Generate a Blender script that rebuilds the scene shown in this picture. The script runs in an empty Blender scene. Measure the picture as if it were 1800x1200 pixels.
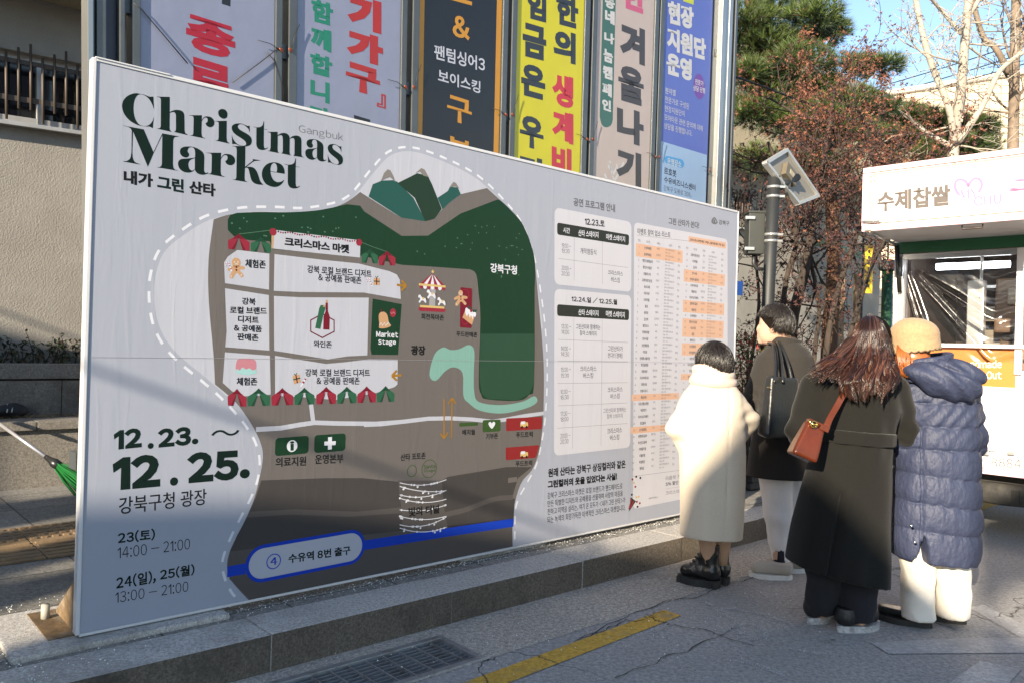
import bpy, bmesh, math, random
import numpy as np
from mathutils import Vector, Matrix, geometry
rnd = random.Random(7)
npr = np.random.RandomState(7)
SC = bpy.context.scene
COL = SC.collection

# ------------------------------------------------------------------ camera
FPX, ROLL, PITCH, CAMH = 1400.0, 0.0285, 0.0029, 1.45      # focal length in photo pixels, roll, pitch, eye height
cam_d = bpy.data.cameras.new('camera'); cam = bpy.data.objects.new('camera', cam_d); COL.objects.link(cam)
cam_d.sensor_width = 36.0; cam_d.lens = 36.0 * FPX / 1800.0
cam_d.clip_start = 0.05; cam_d.clip_end = 2000.0
cam.matrix_world = Matrix.Translation((0, 0, CAMH)) @ Matrix.Rotation(math.radians(90) + PITCH, 4, 'X') @ Matrix.Rotation(ROLL, 4, 'Z')
SC.camera = cam

# ------------------------------------------------------------------ world, sun, exposure
SUN_EL, SUN_AZ = math.radians(18), math.radians(210)
SDIR = Vector((math.sin(SUN_AZ) * math.cos(SUN_EL), math.cos(SUN_AZ) * math.cos(SUN_EL), math.sin(SUN_EL)))
world = bpy.data.worlds.new('World'); SC.world = world; world.use_nodes = True
wn = world.node_tree.nodes; wl = world.node_tree.links
sky = wn.new('ShaderNodeTexSky'); sky.sky_type = 'NISHITA'; sky.sun_disc = False
sky.sun_elevation = SUN_EL; sky.sun_rotation = SUN_AZ
sky.air_density = 1.0; sky.dust_density = 0.4; sky.ozone_density = 1.6
wn['Background'].inputs['Strength'].default_value = 0.11
wl.new(sky.outputs[0], wn['Background'].inputs['Color'])
sun_d = bpy.data.lights.new('sun', 'SUN'); sun_d.energy = 5.0; sun_d.angle = math.radians(0.45); sun_d.color = (1.0, 0.86, 0.66)
sun = bpy.data.objects.new('sun', sun_d); COL.objects.link(sun)
sun.rotation_euler = SDIR.to_track_quat('Z', 'Y').to_euler(); sun.location = SDIR * 60
SC.view_settings.view_transform = 'Standard'; SC.view_settings.look = 'None'
SC.view_settings.exposure = 1.5; SC.view_settings.gamma = 1.0
try: SC.cycles.max_bounces = 6; SC.cycles.transparent_max_bounces = 12; SC.cycles.use_denoising = True
except Exception: pass

# ------------------------------------------------------------------ measuring helpers
_c, _s = math.cos(ROLL), math.sin(ROLL)
_R = np.array([_c, 0, _s]); _Fw = np.array([0, math.cos(PITCH), math.sin(PITCH)])
_U = np.array([-_s, 0, _c]); _U = _U - _Fw * (_U @ _Fw); _U /= np.linalg.norm(_U)
CAMP = np.array([0, 0, CAMH])
def ray(x, y): return _R * ((x - 900) / FPX) + _U * (-(y - 600) / FPX) + _Fw
def gz(x, y, z=0.0):
    d = ray(x, y); return CAMP + d * ((z - CAMH) / d[2])
def dep(x, y, Y):
    d = ray(x, y); return CAMP + d * (Y / d[1])
GUP = np.array([-0.0045, -0.052, 0.9986])               # true plumb direction: the street falls away from the viewer
class Plane:
    """a flat surface in the place: origin o, axis e1 (along), e2 (up), normal n towards the viewer"""
    def __init__(s, o, e1, e2):
        s.o = np.array(o, float); s.e1 = np.array(e1, float); s.e1 /= np.linalg.norm(s.e1)
        s.n = np.cross(s.e1, np.array(e2, float)); s.n /= np.linalg.norm(s.n)
        s.e2 = np.cross(s.n, s.e1)
    def uv(s, x, y):
        d = ray(x, y); p = CAMP + d * (np.dot(s.o - CAMP, s.n) / np.dot(d, s.n)) - s.o
        return np.array([p @ s.e1, p @ s.e2])
    def P(s, u, v, w=0.0): return s.o + s.e1 * u + s.e2 * v + s.n * w

# ------------------------------------------------------------------ materials
MATS = {}
def nodes_of(m): return m.node_tree.nodes, m.node_tree.links
def mat(name, col, rough=0.6, metal=0.0, var=0.12, vs=6.0, bump=0.0, bs=80.0, col2=None, spec=0.5, coat=0.0, sheen=0.0, dirt=None, ds=2.0, dth=(0.5, 0.75), trans=0.0, island=0.0, stretch=(1, 1, 1), bdist=0.01):
    if name in MATS: return MATS[name]
    m = bpy.data.materials.new(name); m.use_nodes = True; MATS[name] = m
    N, L = nodes_of(m); b = N['Principled BSDF']
    b.inputs['Roughness'].default_value = rough; b.inputs['Metallic'].default_value = metal
    b.inputs['Specular IOR Level'].default_value = spec
    if coat: b.inputs['Coat Weight'].default_value = coat; b.inputs['Coat Roughness'].default_value = 0.08
    if sheen: b.inputs['Sheen Weight'].default_value = sheen; b.inputs['Sheen Roughness'].default_value = 0.5
    if trans: b.inputs['Transmission Weight'].default_value = trans
    tc = N.new('ShaderNodeTexCoord'); mp = N.new('ShaderNodeMapping'); L.new(tc.outputs['Object'], mp.inputs[0]); mp.inputs['Scale'].default_value = stretch
    c1 = tuple(col) + (1,)
    c2 = tuple(col2) + (1,) if col2 else tuple(max(0, c * (1 - var)) for c in col) + (1,)
    nz = N.new('ShaderNodeTexNoise'); nz.inputs['Scale'].default_value = vs; nz.inputs['Detail'].default_value = 5; nz.inputs['Roughness'].default_value = 0.65
    L.new(mp.outputs[0], nz.inputs['Vector'])
    rp = N.new('ShaderNodeValToRGB'); rp.color_ramp.elements[0].position = 0.35; rp.color_ramp.elements[1].position = 0.65
    rp.color_ramp.elements[0].color = c2; rp.color_ramp.elements[1].color = c1
    L.new(nz.outputs['Fac'], rp.inputs[0]); out = rp.outputs[0]
    if dirt:
        n2 = N.new('ShaderNodeTexNoise'); n2.inputs['Scale'].default_value = ds; n2.inputs['Detail'].default_value = 8; n2.inputs['Roughness'].default_value = 0.7
        L.new(mp.outputs[0], n2.inputs['Vector'])
        r2 = N.new('ShaderNodeValToRGB'); r2.color_ramp.elements[0].position = dth[0]; r2.color_ramp.elements[1].position = dth[1]
        L.new(n2.outputs['Fac'], r2.inputs[0])
        mx = N.new('ShaderNodeMixRGB'); L.new(r2.outputs[0], mx.inputs[0]); L.new(out, mx.inputs[1]); mx.inputs[2].default_value = tuple(dirt) + (1,); out = mx.outputs[0]
    if island:
        ge = N.new('ShaderNodeNewGeometry'); hs = N.new('ShaderNodeHueSaturation'); mr = N.new('ShaderNodeMapRange')
        mr.inputs[3].default_value = 1 - island; mr.inputs[4].default_value = 1 + island
        L.new(ge.outputs['Random Per Island'], mr.inputs[0]); L.new(mr.outputs[0], hs.inputs['Value']); L.new(out, hs.inputs['Color']); out = hs.outputs[0]
    L.new(out, b.inputs['Base Color'])
    if bump:
        n3 = N.new('ShaderNodeTexNoise'); n3.inputs['Scale'].default_value = bs; n3.inputs['Detail'].default_value = 4
        L.new(mp.outputs[0], n3.inputs['Vector'])
        bp = N.new('ShaderNodeBump'); bp.inputs['Strength'].default_value = bump; bp.inputs['Distance'].default_value = bdist
        L.new(n3.outputs['Fac'], bp.inputs['Height']); L.new(bp.outputs[0], b.inputs['Normal'])
    return m
def emit(name, col, strength):
    m = bpy.data.materials.new(name); m.use_nodes = True; N, L = nodes_of(m); b = N['Principled BSDF']
    b.inputs['Base Color'].default_value = tuple(col) + (1,); b.inputs['Emission Color'].default_value = tuple(col) + (1,); b.inputs['Emission Strength'].default_value = strength
    return m

# ------------------------------------------------------------------ mesh building
ORG = {}
class MB:
    def __init__(s): s.v = []; s.f = []; s.m = []; s.sm = []; s.mats = []; s.n = 0
    def mi(s, m):
        if m not in s.mats: s.mats.append(m)
        return s.mats.index(m)
    def add(s, verts, faces, m, smooth=False):
        verts = np.asarray(verts, float).reshape(-1, 3); k = s.mi(m)
        s.v.append(verts)
        for f in faces: s.f.append(tuple(int(i) + s.n for i in f)); s.m.append(k); s.sm.append(smooth)
        s.n += len(verts); return s
    def box(s, c, size, m, e=None, bev=0.0):
        """box centred at c; e = 3x3 rows of axes"""
        c = np.array(c, float); hx, hy, hz = [q / 2 for q in size]
        e = np.eye(3) if e is None else np.array(e, float)
        if bev <= 0:
            vs = [c + e[0] * x * hx + e[1] * y * hy + e[2] * z * hz for x in (-1, 1) for y in (-1, 1) for z in (-1, 1)]
            return s.add(vs, [(0, 1, 3, 2), (4, 6, 7, 5), (0, 4, 5, 1), (2, 3, 7, 6), (0, 2, 6, 4), (1, 5, 7, 3)], m)
        bm = bmesh.new(); bmesh.ops.create_cube(bm, size=1)
        for v in bm.verts: v.co = Vector((v.co.x * size[0], v.co.y * size[1], v.co.z * size[2]))
        bmesh.ops.bevel(bm, geom=list(bm.edges), offset=bev, segments=2, affect='EDGES', profile=0.7)
        bm.verts.index_update()
        vs = [c + e[0] * v.co.x + e[1] * v.co.y + e[2] * v.co.z for v in bm.verts]; fs = [[v.index for v in f.verts] for f in bm.faces]; bm.free()
        return s.add(vs, fs, m)
    def tube(s, pts, rad, m, n=8, cap=True, smooth=True, sq=None):
        pts = np.asarray(pts, float); k = len(pts)
        rad = np.full(k, rad) if np.isscalar(rad) else np.asarray(rad, float)
        t = np.gradient(pts, axis=0); t /= np.maximum(np.linalg.norm(t, axis=1, keepdims=True), 1e-9)
        ref = np.array([0, 0, 1.0]) if abs(t[0][2]) < 0.9 else np.array([1.0, 0, 0])
        vs = []; a = np.cross(t[0], ref); a /= np.linalg.norm(a)
        ang = np.arange(n) * 2 * math.pi / n + (math.pi / n)
        for i in range(k):
            a = a - t[i] * (a @ t[i]); a /= max(np.linalg.norm(a), 1e-9); b = np.cross(t[i], a)
            vs.append(pts[i] + rad[i] * (np.outer(np.cos(ang), a) + np.outer(np.sin(ang), b)))
        fs = [(i * n + j, i * n + (j + 1) % n, (i + 1) * n + (j + 1) % n, (i + 1) * n + j) for i in range(k - 1) for j in range(n)]
        if cap: fs += [tuple(range(n))[::-1], tuple((k - 1) * n + j for j in range(n))]
        return s.add(np.concatenate(vs), fs, m, smooth)
    def prism(s, poly3, ext, m, holes=(), cap_back=True):
        """extrude the flat polygon poly3 (list of 3-D points) by vector ext"""
        ext = np.array(ext, float); loops = [np.asarray(poly3, float)] + [np.asarray(h, float) for h in holes]
        allp = np.concatenate(loops); n = len(allp)
        tri = geometry.tessellate_polygon([[Vector(p) for p in lp] for lp in loops])
        fs = [tuple(t) for t in tri] + ([tuple(i + n for i in t[::-1]) for t in tri] if cap_back else [])
        o = 0
        for lp in loops:
            k = len(lp)
            fs += [(o + i, o + (i + 1) % k, o + (i + 1) % k + n, o + i + n) for i in range(k)]; o += k
        return s.add(np.concatenate([allp, allp + ext]), fs, m)
    def flat(s, poly3, m, holes=()):
        loops = [np.asarray(poly3, float)] + [np.asarray(h, float) for h in holes]
        tri = geometry.tessellate_polygon([[Vector(p) for p in lp] for lp in loops])
        return s.add(np.concatenate(loops), [tuple(t) for t in tri], m)
    def build(s, name, parent=None, org=None, loc=None):
        V = np.concatenate(s.v) if s.v else np.zeros((0, 3))
        o = np.array(ORG[parent.name]) if parent is not None else (np.array(loc, float) if loc is not None else np.zeros(3))
        V = V - o
        me = bpy.data.meshes.new(name); me.from_pydata(V.tolist(), [], s.f)
        for m in s.mats: me.materials.append(m)
        me.polygons.foreach_set('material_index', s.m); me.polygons.foreach_set('use_smooth', s.sm)
        me.update()
        ob = bpy.data.objects.new(name, me); COL.objects.link(ob)
        if parent is not None: ob.parent = parent
        else: ob.location = o
        ORG[ob.name] = o
        return ob
def thing(name, label, cat, loc, group=None):
    o = bpy.data.objects.new(name, None); COL.objects.link(o); o.location = loc; o.empty_display_size = 0.2
    ORG[o.name] = np.array(loc, float); o['label'] = label; o['category'] = cat
    if group: o['group'] = group
    return o
def tag(o, label, cat, group=None):
    o['label'] = label; o['category'] = cat
    if group: o['group'] = group
    return o
def struct(o): o['kind'] = 'structure'; return o
def fixn(ob, ang=None):
    bm = bmesh.new(); bm.from_mesh(ob.data); bmesh.ops.recalc_face_normals(bm, faces=bm.faces); bm.to_mesh(ob.data); bm.free(); return ob

# ------------------------------------------------------------------ lettering
_TX = {}; _CH = {}
def _char(ch):
    """outline of one character, filled; Latin letters and figures in their full-width sans form"""
    if ch in _CH: return _CH[ch]
    if ch == '1': V, Fs = np.array([[.17, 0], [.27, 0], [.27, .72], [.19, .72], [0, .585], [0, .48], [.17, .595]]), [(0, 1, 2, 6), (2, 3, 6), (3, 4, 5, 6)]
    else:
        wide = chr(ord(ch) + 0xFEE0) if '!' <= ch <= '~' else ch
        cu = bpy.data.curves.new('letters', 'FONT'); cu.body = wide; cu.size = 1.0; cu.resolution_u = 3; cu.fill_mode = 'FRONT'
        ob = bpy.data.objects.new('letters', cu); me = ob.to_mesh()
        V = np.array([v.co[:2] for v in me.vertices]).reshape(-1, 2); Fs = [tuple(p.vertices) for p in me.polygons]
        ob.to_mesh_clear(); bpy.data.objects.remove(ob); bpy.data.curves.remove(cu)
    if '!' <= ch <= '~' and len(V): x0, x1 = V[:, 0].min(), V[:, 0].max(); V[:, 0] += .055 - x0; adv = x1 - x0 + .11
    else: adv = .92
    # outward direction of the outline at every corner, for heavier or lighter weights
    ed = {}; N_ = np.zeros_like(V)
    for f in Fs:
        a = sum(V[f[i]][0] * V[f[(i + 1) % len(f)]][1] - V[f[(i + 1) % len(f)]][0] * V[f[i]][1] for i in range(len(f)))
        g = f if a > 0 else f[::-1]
        for i in range(len(g)): ed[(g[i], g[(i + 1) % len(g)])] = 1
    acc = {}
    for (a, b) in ed:
        if (b, a) in ed: continue
        d = V[b] - V[a]; l = np.hypot(*d)
        if l < 1e-9: continue
        n = np.array([d[1], -d[0]]) / l; acc.setdefault(a, []).append(n); acc.setdefault(b, []).append(n)
    for k, ns in acc.items():
        m = np.mean(ns, axis=0); q = m @ m
        N_[k] = m / max(q, .3)
    _CH[ch] = (V, Fs, adv, N_); return _CH[ch]
def glyphs(body, off):
    k = (body, off)
    if k in _TX: return _TX[k]
    x = 0; vs = []; Fs = []; n = 0
    for ch in body:
        if ch == ' ': x += .26; continue
        V, F_, adv, N_ = _char(ch)
        if len(V): vs.append(V + N_ * off + [x, 0]); Fs += [tuple(i + n for i in f) for f in F_]; n += len(V)
        x += adv + (off * .7 if ch < '\u0100' else 0)
    V = np.concatenate(vs) if vs else np.zeros((0, 2))
    if len(V): V = V - V.min(0)
    _TX[k] = (V, Fs); return _TX[k]
LAY = 0.00012
class Sheet:
    """printing on a Plane; every print is a sheet of ink LAY metres above the one below"""
    def __init__(s, plane, base=1): s.p = plane; s.mb = MB(); s.base = base
    def _w(s, lay): return (s.base + lay) * LAY
    def uvpoly(s, uv, m, lay=0, holes=()):
        f = lambda lp: [s.p.P(u, v, s._w(lay)) for u, v in lp]
        s.mb.flat(f(uv), m, [f(h) for h in holes]); return s
    def poly(s, px, m, lay=0, holes=()):
        return s.uvpoly([s.p.uv(*q) for q in px], m, lay, [[s.p.uv(*q) for q in h] for h in holes])
    def curve(s, px, m, lay=0, n=6): return s.poly(smooth(px, n), m, lay)
    def text(s, body, lb, rb, lt, m, lay=5, off=0.0, rt=None):
        """ink box of the words: left-bottom, right-bottom and left-top corners as seen in the photograph, measured on the plane"""
        V, Fs = glyphs(body, off)
        if not len(V): return s
        a, b, c = s.p.uv(*lb), s.p.uv(*rb), s.p.uv(*lt); ex, ey = V.max(0)
        uv = a + np.outer(V[:, 0] / ex, b - a) + np.outer(V[:, 1] / ey, c - a)
        s.mb.add([s.p.P(u, v, s._w(lay)) for u, v in uv], Fs, m); return s
    def textc(s, body, cx, cy, h, m, lay=5, off=0.0, w=None, ang=0.0, asp=1.0):
        """words centred at photo point (cx, cy), h = ink height in metres"""
        V, Fs = glyphs(body, off)
        if not len(V): return s
        ex, ey = V.max(0); k = h / ey; kx = (w / ex) if w else k * asp
        c = s.p.uv(cx, cy); q = (V - [ex / 2, ey / 2]) * [kx, k]
        if ang: q = q @ np.array([[math.cos(ang), math.sin(ang)], [-math.sin(ang), math.cos(ang)]])
        s.mb.add([s.p.P(u, v, s._w(lay)) for u, v in q + c], Fs, m); return s
    def line(s, px, w, m, lay=0):
        uv = [s.p.uv(*q) for q in px]; return s.uvline(uv, w, m, lay)
    def uvline(s, uv, w, m, lay=0, closed=False):
        uv = np.asarray(uv, float); 
        if closed: t = np.roll(uv, -1, 0) - np.roll(uv, 1, 0)
        else: t = np.gradient(uv, axis=0)
        t /= np.maximum(np.linalg.norm(t, axis=1, keepdims=True), 1e-9)
        nn = np.stack([-t[:, 1], t[:, 0]], 1) * w / 2; A = uv + nn; B = uv - nn; k = len(uv)
        vs = [s.p.P(u, v, s._w(lay)) for u, v in np.concatenate([A, B])]
        r = range(k if closed else k - 1)
        s.mb.add(vs, [(i, (i + 1) % k, k + (i + 1) % k, k + i) for i in r], m); return s
    def ell(s, cx, cy, ru, rv, m, lay=0, n=24, ang=0.0):
        c = s.p.uv(cx, cy); t = np.arange(n) * 2 * math.pi / n; x = ru * np.cos(t); y = rv * np.sin(t)
        return s.uvpoly([c + (a * math.cos(ang) - b * math.sin(ang), a * math.sin(ang) + b * math.cos(ang)) for a, b in zip(x, y)], m, lay)
    def ring(s, cx, cy, r, w, m, lay=0, n=32):
        c = s.p.uv(cx, cy); t = np.arange(n) * 2 * math.pi / n
        return s.uvline([c + (r * math.cos(a), r * math.sin(a)) for a in t], w, m, lay, True)
    def rrect(s, px4, r, m, lay=0):
        """rounded rectangle through four photo corners tl, tr, br, bl"""
        q = [s.p.uv(*p) for p in px4]; out = []
        for i in range(4):
            a, b, c = q[i - 1], q[i], q[(i + 1) % 4]
            d1 = (a - b) / np.linalg.norm(a - b); d2 = (c - b) / np.linalg.norm(c - b)
            for k in range(7):
                t = k / 6; p0 = b + d1 * r; p2 = b + d2 * r
                out.append((1 - t) ** 2 * p0 + 2 * t * (1 - t) * b + t * t * p2)
        return s.uvpoly(out, m, lay)
def smooth(px, n=6, closed=True):
    p = np.asarray(px, float); k = len(p); out = []
    for i in range(k if closed else k - 1):
        g = lambda j: p[j % k] if closed else p[min(max(j, 0), k - 1)]
        a, b, c, d = g(i - 1), g(i), g(i + 1), g(i + 2)
        for q in range(n):
            t = q / n
            out.append(0.5 * (2 * b + (c - a) * t + (2 * a - 5 * b + 4 * c - d) * t * t + (3 * b - a - 3 * c + d) * t ** 3))
    if not closed: out.append(p[-1])
    return [tuple(q) for q in out]
def Z(ox, oy, sc, *pts): return [(ox + x / sc, oy + y / sc) for x, y in pts]   # points read in an enlarged part of the photograph
# ================================================================== SETTING
BL = gz(132, 1116, 0.2); BR = gz(1284, 884, 0.2)
BE = (BR - BL) / np.linalg.norm(BR - BL); BLEN = np.linalg.norm(BR - BL)
BN = np.array([BE[1], -BE[0], 0.0]); UP = np.array([0, 0, 1.0])
KZ = 0.165
def st(s, t, z=0.0): return BL * [1, 1, 0] + BE * s - BN * t + UP * z     # s along the kerb line, t away from the road
E3 = np.array([BE, -BN, UP])
def stof(p): d = np.array(p) - BL; return d @ BE, -(d @ BN)

def ground_mat(name, base, alt, patch, crack=True, scale=1.0, speck=0.25, joint=None):
    m = bpy.data.materials.new(name); m.use_nodes = True; N, L = nodes_of(m); b = N['Principled BSDF']
    b.inputs['Roughness'].default_value = 0.85; b.inputs['Specular IOR Level'].default_value = 0.35
    tc = N.new('ShaderNodeTexCoord'); co = tc.outputs['Object']
    def noise(s, d=6, r=0.65):
        n = N.new('ShaderNodeTexNoise'); n.inputs['Scale'].default_value = s; n.inputs['Detail'].default_value = d; n.inputs['Roughness'].default_value = r
        L.new(co, n.inputs['Vector']); return n.outputs['Fac']
    def ramp(f, a, c, ca=(0, 0, 0, 1), cb=(1, 1, 1, 1)):
        r = N.new('ShaderNodeValToRGB'); r.color_ramp.elements[0].position = a; r.color_ramp.elements[1].position = c
        r.color_ramp.elements[0].color = ca; r.color_ramp.elements[1].color = cb; L.new(f, r.inputs[0]); return r.outputs[0]
    def mix(f, x, y):
        k = N.new('ShaderNodeMixRGB'); L.new(f, k.inputs[0]); L.new(x, k.inputs[1])
        if isinstance(y, tuple): k.inputs[2].default_value = y
        else: L.new(y, k.inputs[2])
        return k.outputs[0]
    col = ramp(noise(1.3 * scale), .36, .64, tuple(base) + (1,), tuple(alt) + (1,))
    fine = ramp(noise(170 * scale, 3, .8), .42, .72)
    sp = N.new('ShaderNodeMath'); sp.operation = 'MULTIPLY'; L.new(fine, sp.inputs[0]); sp.inputs[1].default_value = speck
    col = mix(sp.outputs[0], col, tuple(min(1, c * 2.6) for c in alt) + (1,))
    col = mix(ramp(noise(.55 * scale, 8, .7), .53, .66), col, tuple(patch) + (1,))
    dk = ramp(noise(420 * scale, 2, .6), .6, .75); col = mix(dk, col, tuple(c * .35 for c in base) + (1,))
    mid = ramp(noise(48 * scale, 6, .8), .4, .62); mm_ = N.new('ShaderNodeMath'); mm_.operation = 'MULTIPLY'; L.new(mid, mm_.inputs[0]); mm_.inputs[1].default_value = .85
    col = mix(mm_.outputs[0], col, tuple(c * .52 for c in base) + (1,))
    big = ramp(noise(2.6 * scale, 7, .8), .57, .7); mb_ = N.new('ShaderNodeMath'); mb_.operation = 'MULTIPLY'; L.new(big, mb_.inputs[0]); mb_.inputs[1].default_value = .45
    col = mix(mb_.outputs[0], col, tuple(c * .45 for c in base) + (1,))
    h = noise(140 * scale, 3, .7)
    if crack:
        vo = N.new('ShaderNodeTexVoronoi'); vo.feature = 'DISTANCE_TO_EDGE'; vo.inputs['Scale'].default_value = .8
        nd = N.new('ShaderNodeTexNoise'); nd.inputs['Scale'].default_value = 3.5; nd.inputs['Detail'].default_value = 6; L.new(co, nd.inputs['Vector'])
        ad = N.new('ShaderNodeMixRGB'); ad.blend_type = 'LINEAR_LIGHT'; ad.inputs[0].default_value = .22; L.new(co, ad.inputs[1]); L.new(nd.outputs['Color'], ad.inputs[2]); L.new(ad.outputs[0], vo.inputs['Vector'])
        ck = ramp(vo.outputs['Distance'], .0, .007, (1, 1, 1, 1), (0, 0, 0, 1))
        gate = ramp(noise(.5, 2), .5, .56); mm = N.new('ShaderNodeMath'); mm.operation = 'MULTIPLY'; L.new(ck, mm.inputs[0]); L.new(gate, mm.inputs[1])
        col = mix(mm.outputs[0], col, (.016, .016, .016, 1))
        salt = N.new('ShaderNodeTexVoronoi'); salt.feature = 'DISTANCE_TO_EDGE'; salt.inputs['Scale'].default_value = 1.9; L.new(ad.outputs[0], salt.inputs['Vector'])
        s2 = ramp(salt.outputs['Distance'], .0, .035, (1, 1, 1, 1), (0, 0, 0, 1)); g2 = ramp(noise(1.1, 4), .6, .68)
        m2 = N.new('ShaderNodeMath'); m2.operation = 'MULTIPLY'; L.new(s2, m2.inputs[0]); L.new(g2, m2.inputs[1])
        m3 = N.new('ShaderNodeMath'); m3.operation = 'MULTIPLY'; L.new(m2.outputs[0], m3.inputs[0]); L.new(ramp(noise(26, 4), .45, .62), m3.inputs[1])
        col = mix(m3.outputs[0], col, (.34, .34, .35, 1))
    L.new(col, b.inputs['Base Color'])
    bp = N.new('ShaderNodeBump'); bp.inputs['Strength'].default_value = .55; bp.inputs['Distance'].default_value = .008; L.new(h, bp.inputs['Height']); L.new(bp.outputs[0], b.inputs['Normal'])
    return m
ASPHALT = ground_mat('asphalt', (.27, .262, .255), (.35, .338, .325), (.42, .405, .39))
GUTTER = ground_mat('gutter_concrete', (.29, .262, .23), (.38, .345, .3), (.22, .2, .175), crack=False, speck=.7)
GRANITE = ground_mat('granite', (.38, .355, .32), (.48, .45, .41), (.28, .26, .23), crack=False, scale=1.4, speck=.6)
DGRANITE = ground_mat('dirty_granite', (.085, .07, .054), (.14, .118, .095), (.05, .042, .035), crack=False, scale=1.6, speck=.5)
# road sheet with the drain pit cut out
kf = [stof(gz(473, 1188)), stof(gz(1000, 1040)), stof(gz(1340, 944))]
KT = float(np.mean([q[1] for q in kf]))                     # kerb face line (t) ; negative = on the road side of the board
KBT = KT + 0.27
gq = [gz(772, 1117), gz(858, 1155), None, None]
g_s1 = stof(gq[0])[0]; g_t1 = stof(gq[0])[1]; g_t0 = stof(gq[1])[1]; g_s1 = (g_s1 + stof(gq[1])[0]) / 2; g_s0 = g_s1 - 1.35
rd = MB(); hole = [st(g_s0, g_t0), st(g_s1, g_t0), st(g_s1, g_t1), st(g_s0, g_t1)]
rd.flat([(-300, -120, 0), (300, -120, 0), (300, 400, 0), (-300, 400, 0)], ASPHALT, [hole]); struct(rd.build('road'))
gm = MB(); GT = stof(gz(700, 1200))[1]
jl = [stof(gz(990, 1113)), stof(gz(1220, 1045))]; GT = (jl[0][1] + jl[1][1]) / 2
gs = lambda s, t: st(s, t, .002)
gm.flat([gs(-9, KT), gs(30, KT), gs(30, GT), gs(-9, GT)], GUTTER, [[st(g_s0, max(g_t0, GT + .01), .002), st(g_s1, max(g_t0, GT + .01), .002), st(g_s1, g_t1, .002), st(g_s0, g_t1, .002)]]); struct(gm.build('gutter'))
# drain grate: pit, frame and bars
PITM = mat('pit_wall', (.05, .05, .05), .9); STEELG = mat('galvanised_grate', (.32, .33, .34), .45, .6, bump=.2, dirt=(.16, .12, .09), ds=9)
dg = thing('drain_grate', 'galvanised steel drain grate set in the gutter below the kerb', 'drain grate', st((g_s0 + g_s1) / 2, (g_t0 + g_t1) / 2, 0))
p = MB(); H = .16
for a, c in ((0, 1), (1, 2), (2, 3), (3, 0)):
    A, B = hole[a], hole[c]; p.add([A, B, B - UP * H, A - UP * H], [(0, 1, 2, 3)], PITM)
p.add([q - UP * H for q in hole], [(0, 1, 2, 3)], mat('pit_floor', (.2, .2, .2), .7, var=.7, vs=14, dirt=(.06, .05, .03), ds=7)); p.build('pit', dg)
p = MB(); w = .035
cs, ct = (g_s0 + g_s1) / 2, (g_t0 + g_t1) / 2; LS, LT = g_s1 - g_s0, g_t1 - g_t0
for t in (g_t0 + w / 2, g_t1 - w / 2): p.box(st(cs, t, -.012), (LS, w, .036), STEELG, E3, .003)
for s in (g_s0 + w / 2, g_s1 - w / 2): p.box(st(s, ct, -.0125), (w, LT - 2 * w, .035), STEELG, E3, .003)
p.build('frame', dg)
p = MB(); n = int(LT / .032)
for i in range(1, n): p.box(st(cs, g_t0 + LT * i / n, -.02), (LS - 2 * w, .005, .03), STEELG, E3)
k = int(LS / .085)
for i in range(1, k): p.box(st(g_s0 + LS * i / k, ct, -.016), (.006, LT - 2 * w, .03), STEELG, E3)
p.build('bars', dg)
# kerb of granite blocks
p = MB(); j0 = stof(gz(476, 1113, KZ))[0]; j1 = stof(gz(790, 1037, KZ))[0]; bl_ = abs(j1 - j0)
s = j0 - bl_ * 6
while s < 24:
    dz = rnd.uniform(-.004, .004)
    p.box(st(s + bl_ / 2, KT + .135, (KZ + dz) / 2 - .05), (bl_ - .004, .27 + rnd.uniform(-.006, .006), KZ + dz + .1), GRANITE, E3, .005); s += bl_
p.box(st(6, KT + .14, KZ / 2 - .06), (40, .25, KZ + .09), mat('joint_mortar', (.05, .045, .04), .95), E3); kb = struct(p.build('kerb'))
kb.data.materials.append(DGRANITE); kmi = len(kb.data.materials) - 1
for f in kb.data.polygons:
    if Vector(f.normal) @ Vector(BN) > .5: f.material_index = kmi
# pavement flags behind the kerb
def flag_mat():
    m = ground_mat('pavement_flags', (.21, .2, .18), (.27, .255, .235), (.17, .16, .15), crack=False, speck=.5)
    N, L = nodes_of(m); b = N['Principled BSDF']; lk = b.inputs['Base Color'].links[0]; src = lk.from_socket
    tc = N.new('ShaderNodeTexCoord'); mp = N.new('ShaderNodeMapping'); mp.inputs['Rotation'].default_value = (0, 0, -math.atan2(BE[1], BE[0])); L.new(tc.outputs['Object'], mp.inputs[0])
    br = N.new('ShaderNodeTexBrick'); br.offset = 0.0; br.inputs['Scale'].default_value = 1.0; br.inputs['Brick Width'].default_value = .6; br.inputs['Row Height'].default_value = .6; br.inputs['Mortar Size'].default_value = .006
    br.inputs['Color1'].default_value = (1, 1, 1, 1); br.inputs['Color2'].default_value = (.72, .72, .7, 1); br.inputs['Mortar'].default_value = (.3, .3, .3, 1); L.new(mp.outputs[0], br.inputs['Vector'])
    mx = N.new('ShaderNodeMixRGB'); mx.blend_type = 'MULTIPLY'; mx.inputs[0].default_value = 1; L.new(src, mx.inputs[1]); L.new(br.outputs['Color'], mx.inputs[2]); L.new(mx.outputs[0], b.inputs['Base Color']); return m
FLAGS = flag_mat()
p = MB(); p.prism([st(-40, KT + .268, KZ - .004), st(60, KT + .268, KZ - .004), st(60, 9, KZ - .004), st(-40, 9, KZ - .004)], (0, 0, -.1), FLAGS); struct(p.build('pavement'))
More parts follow.
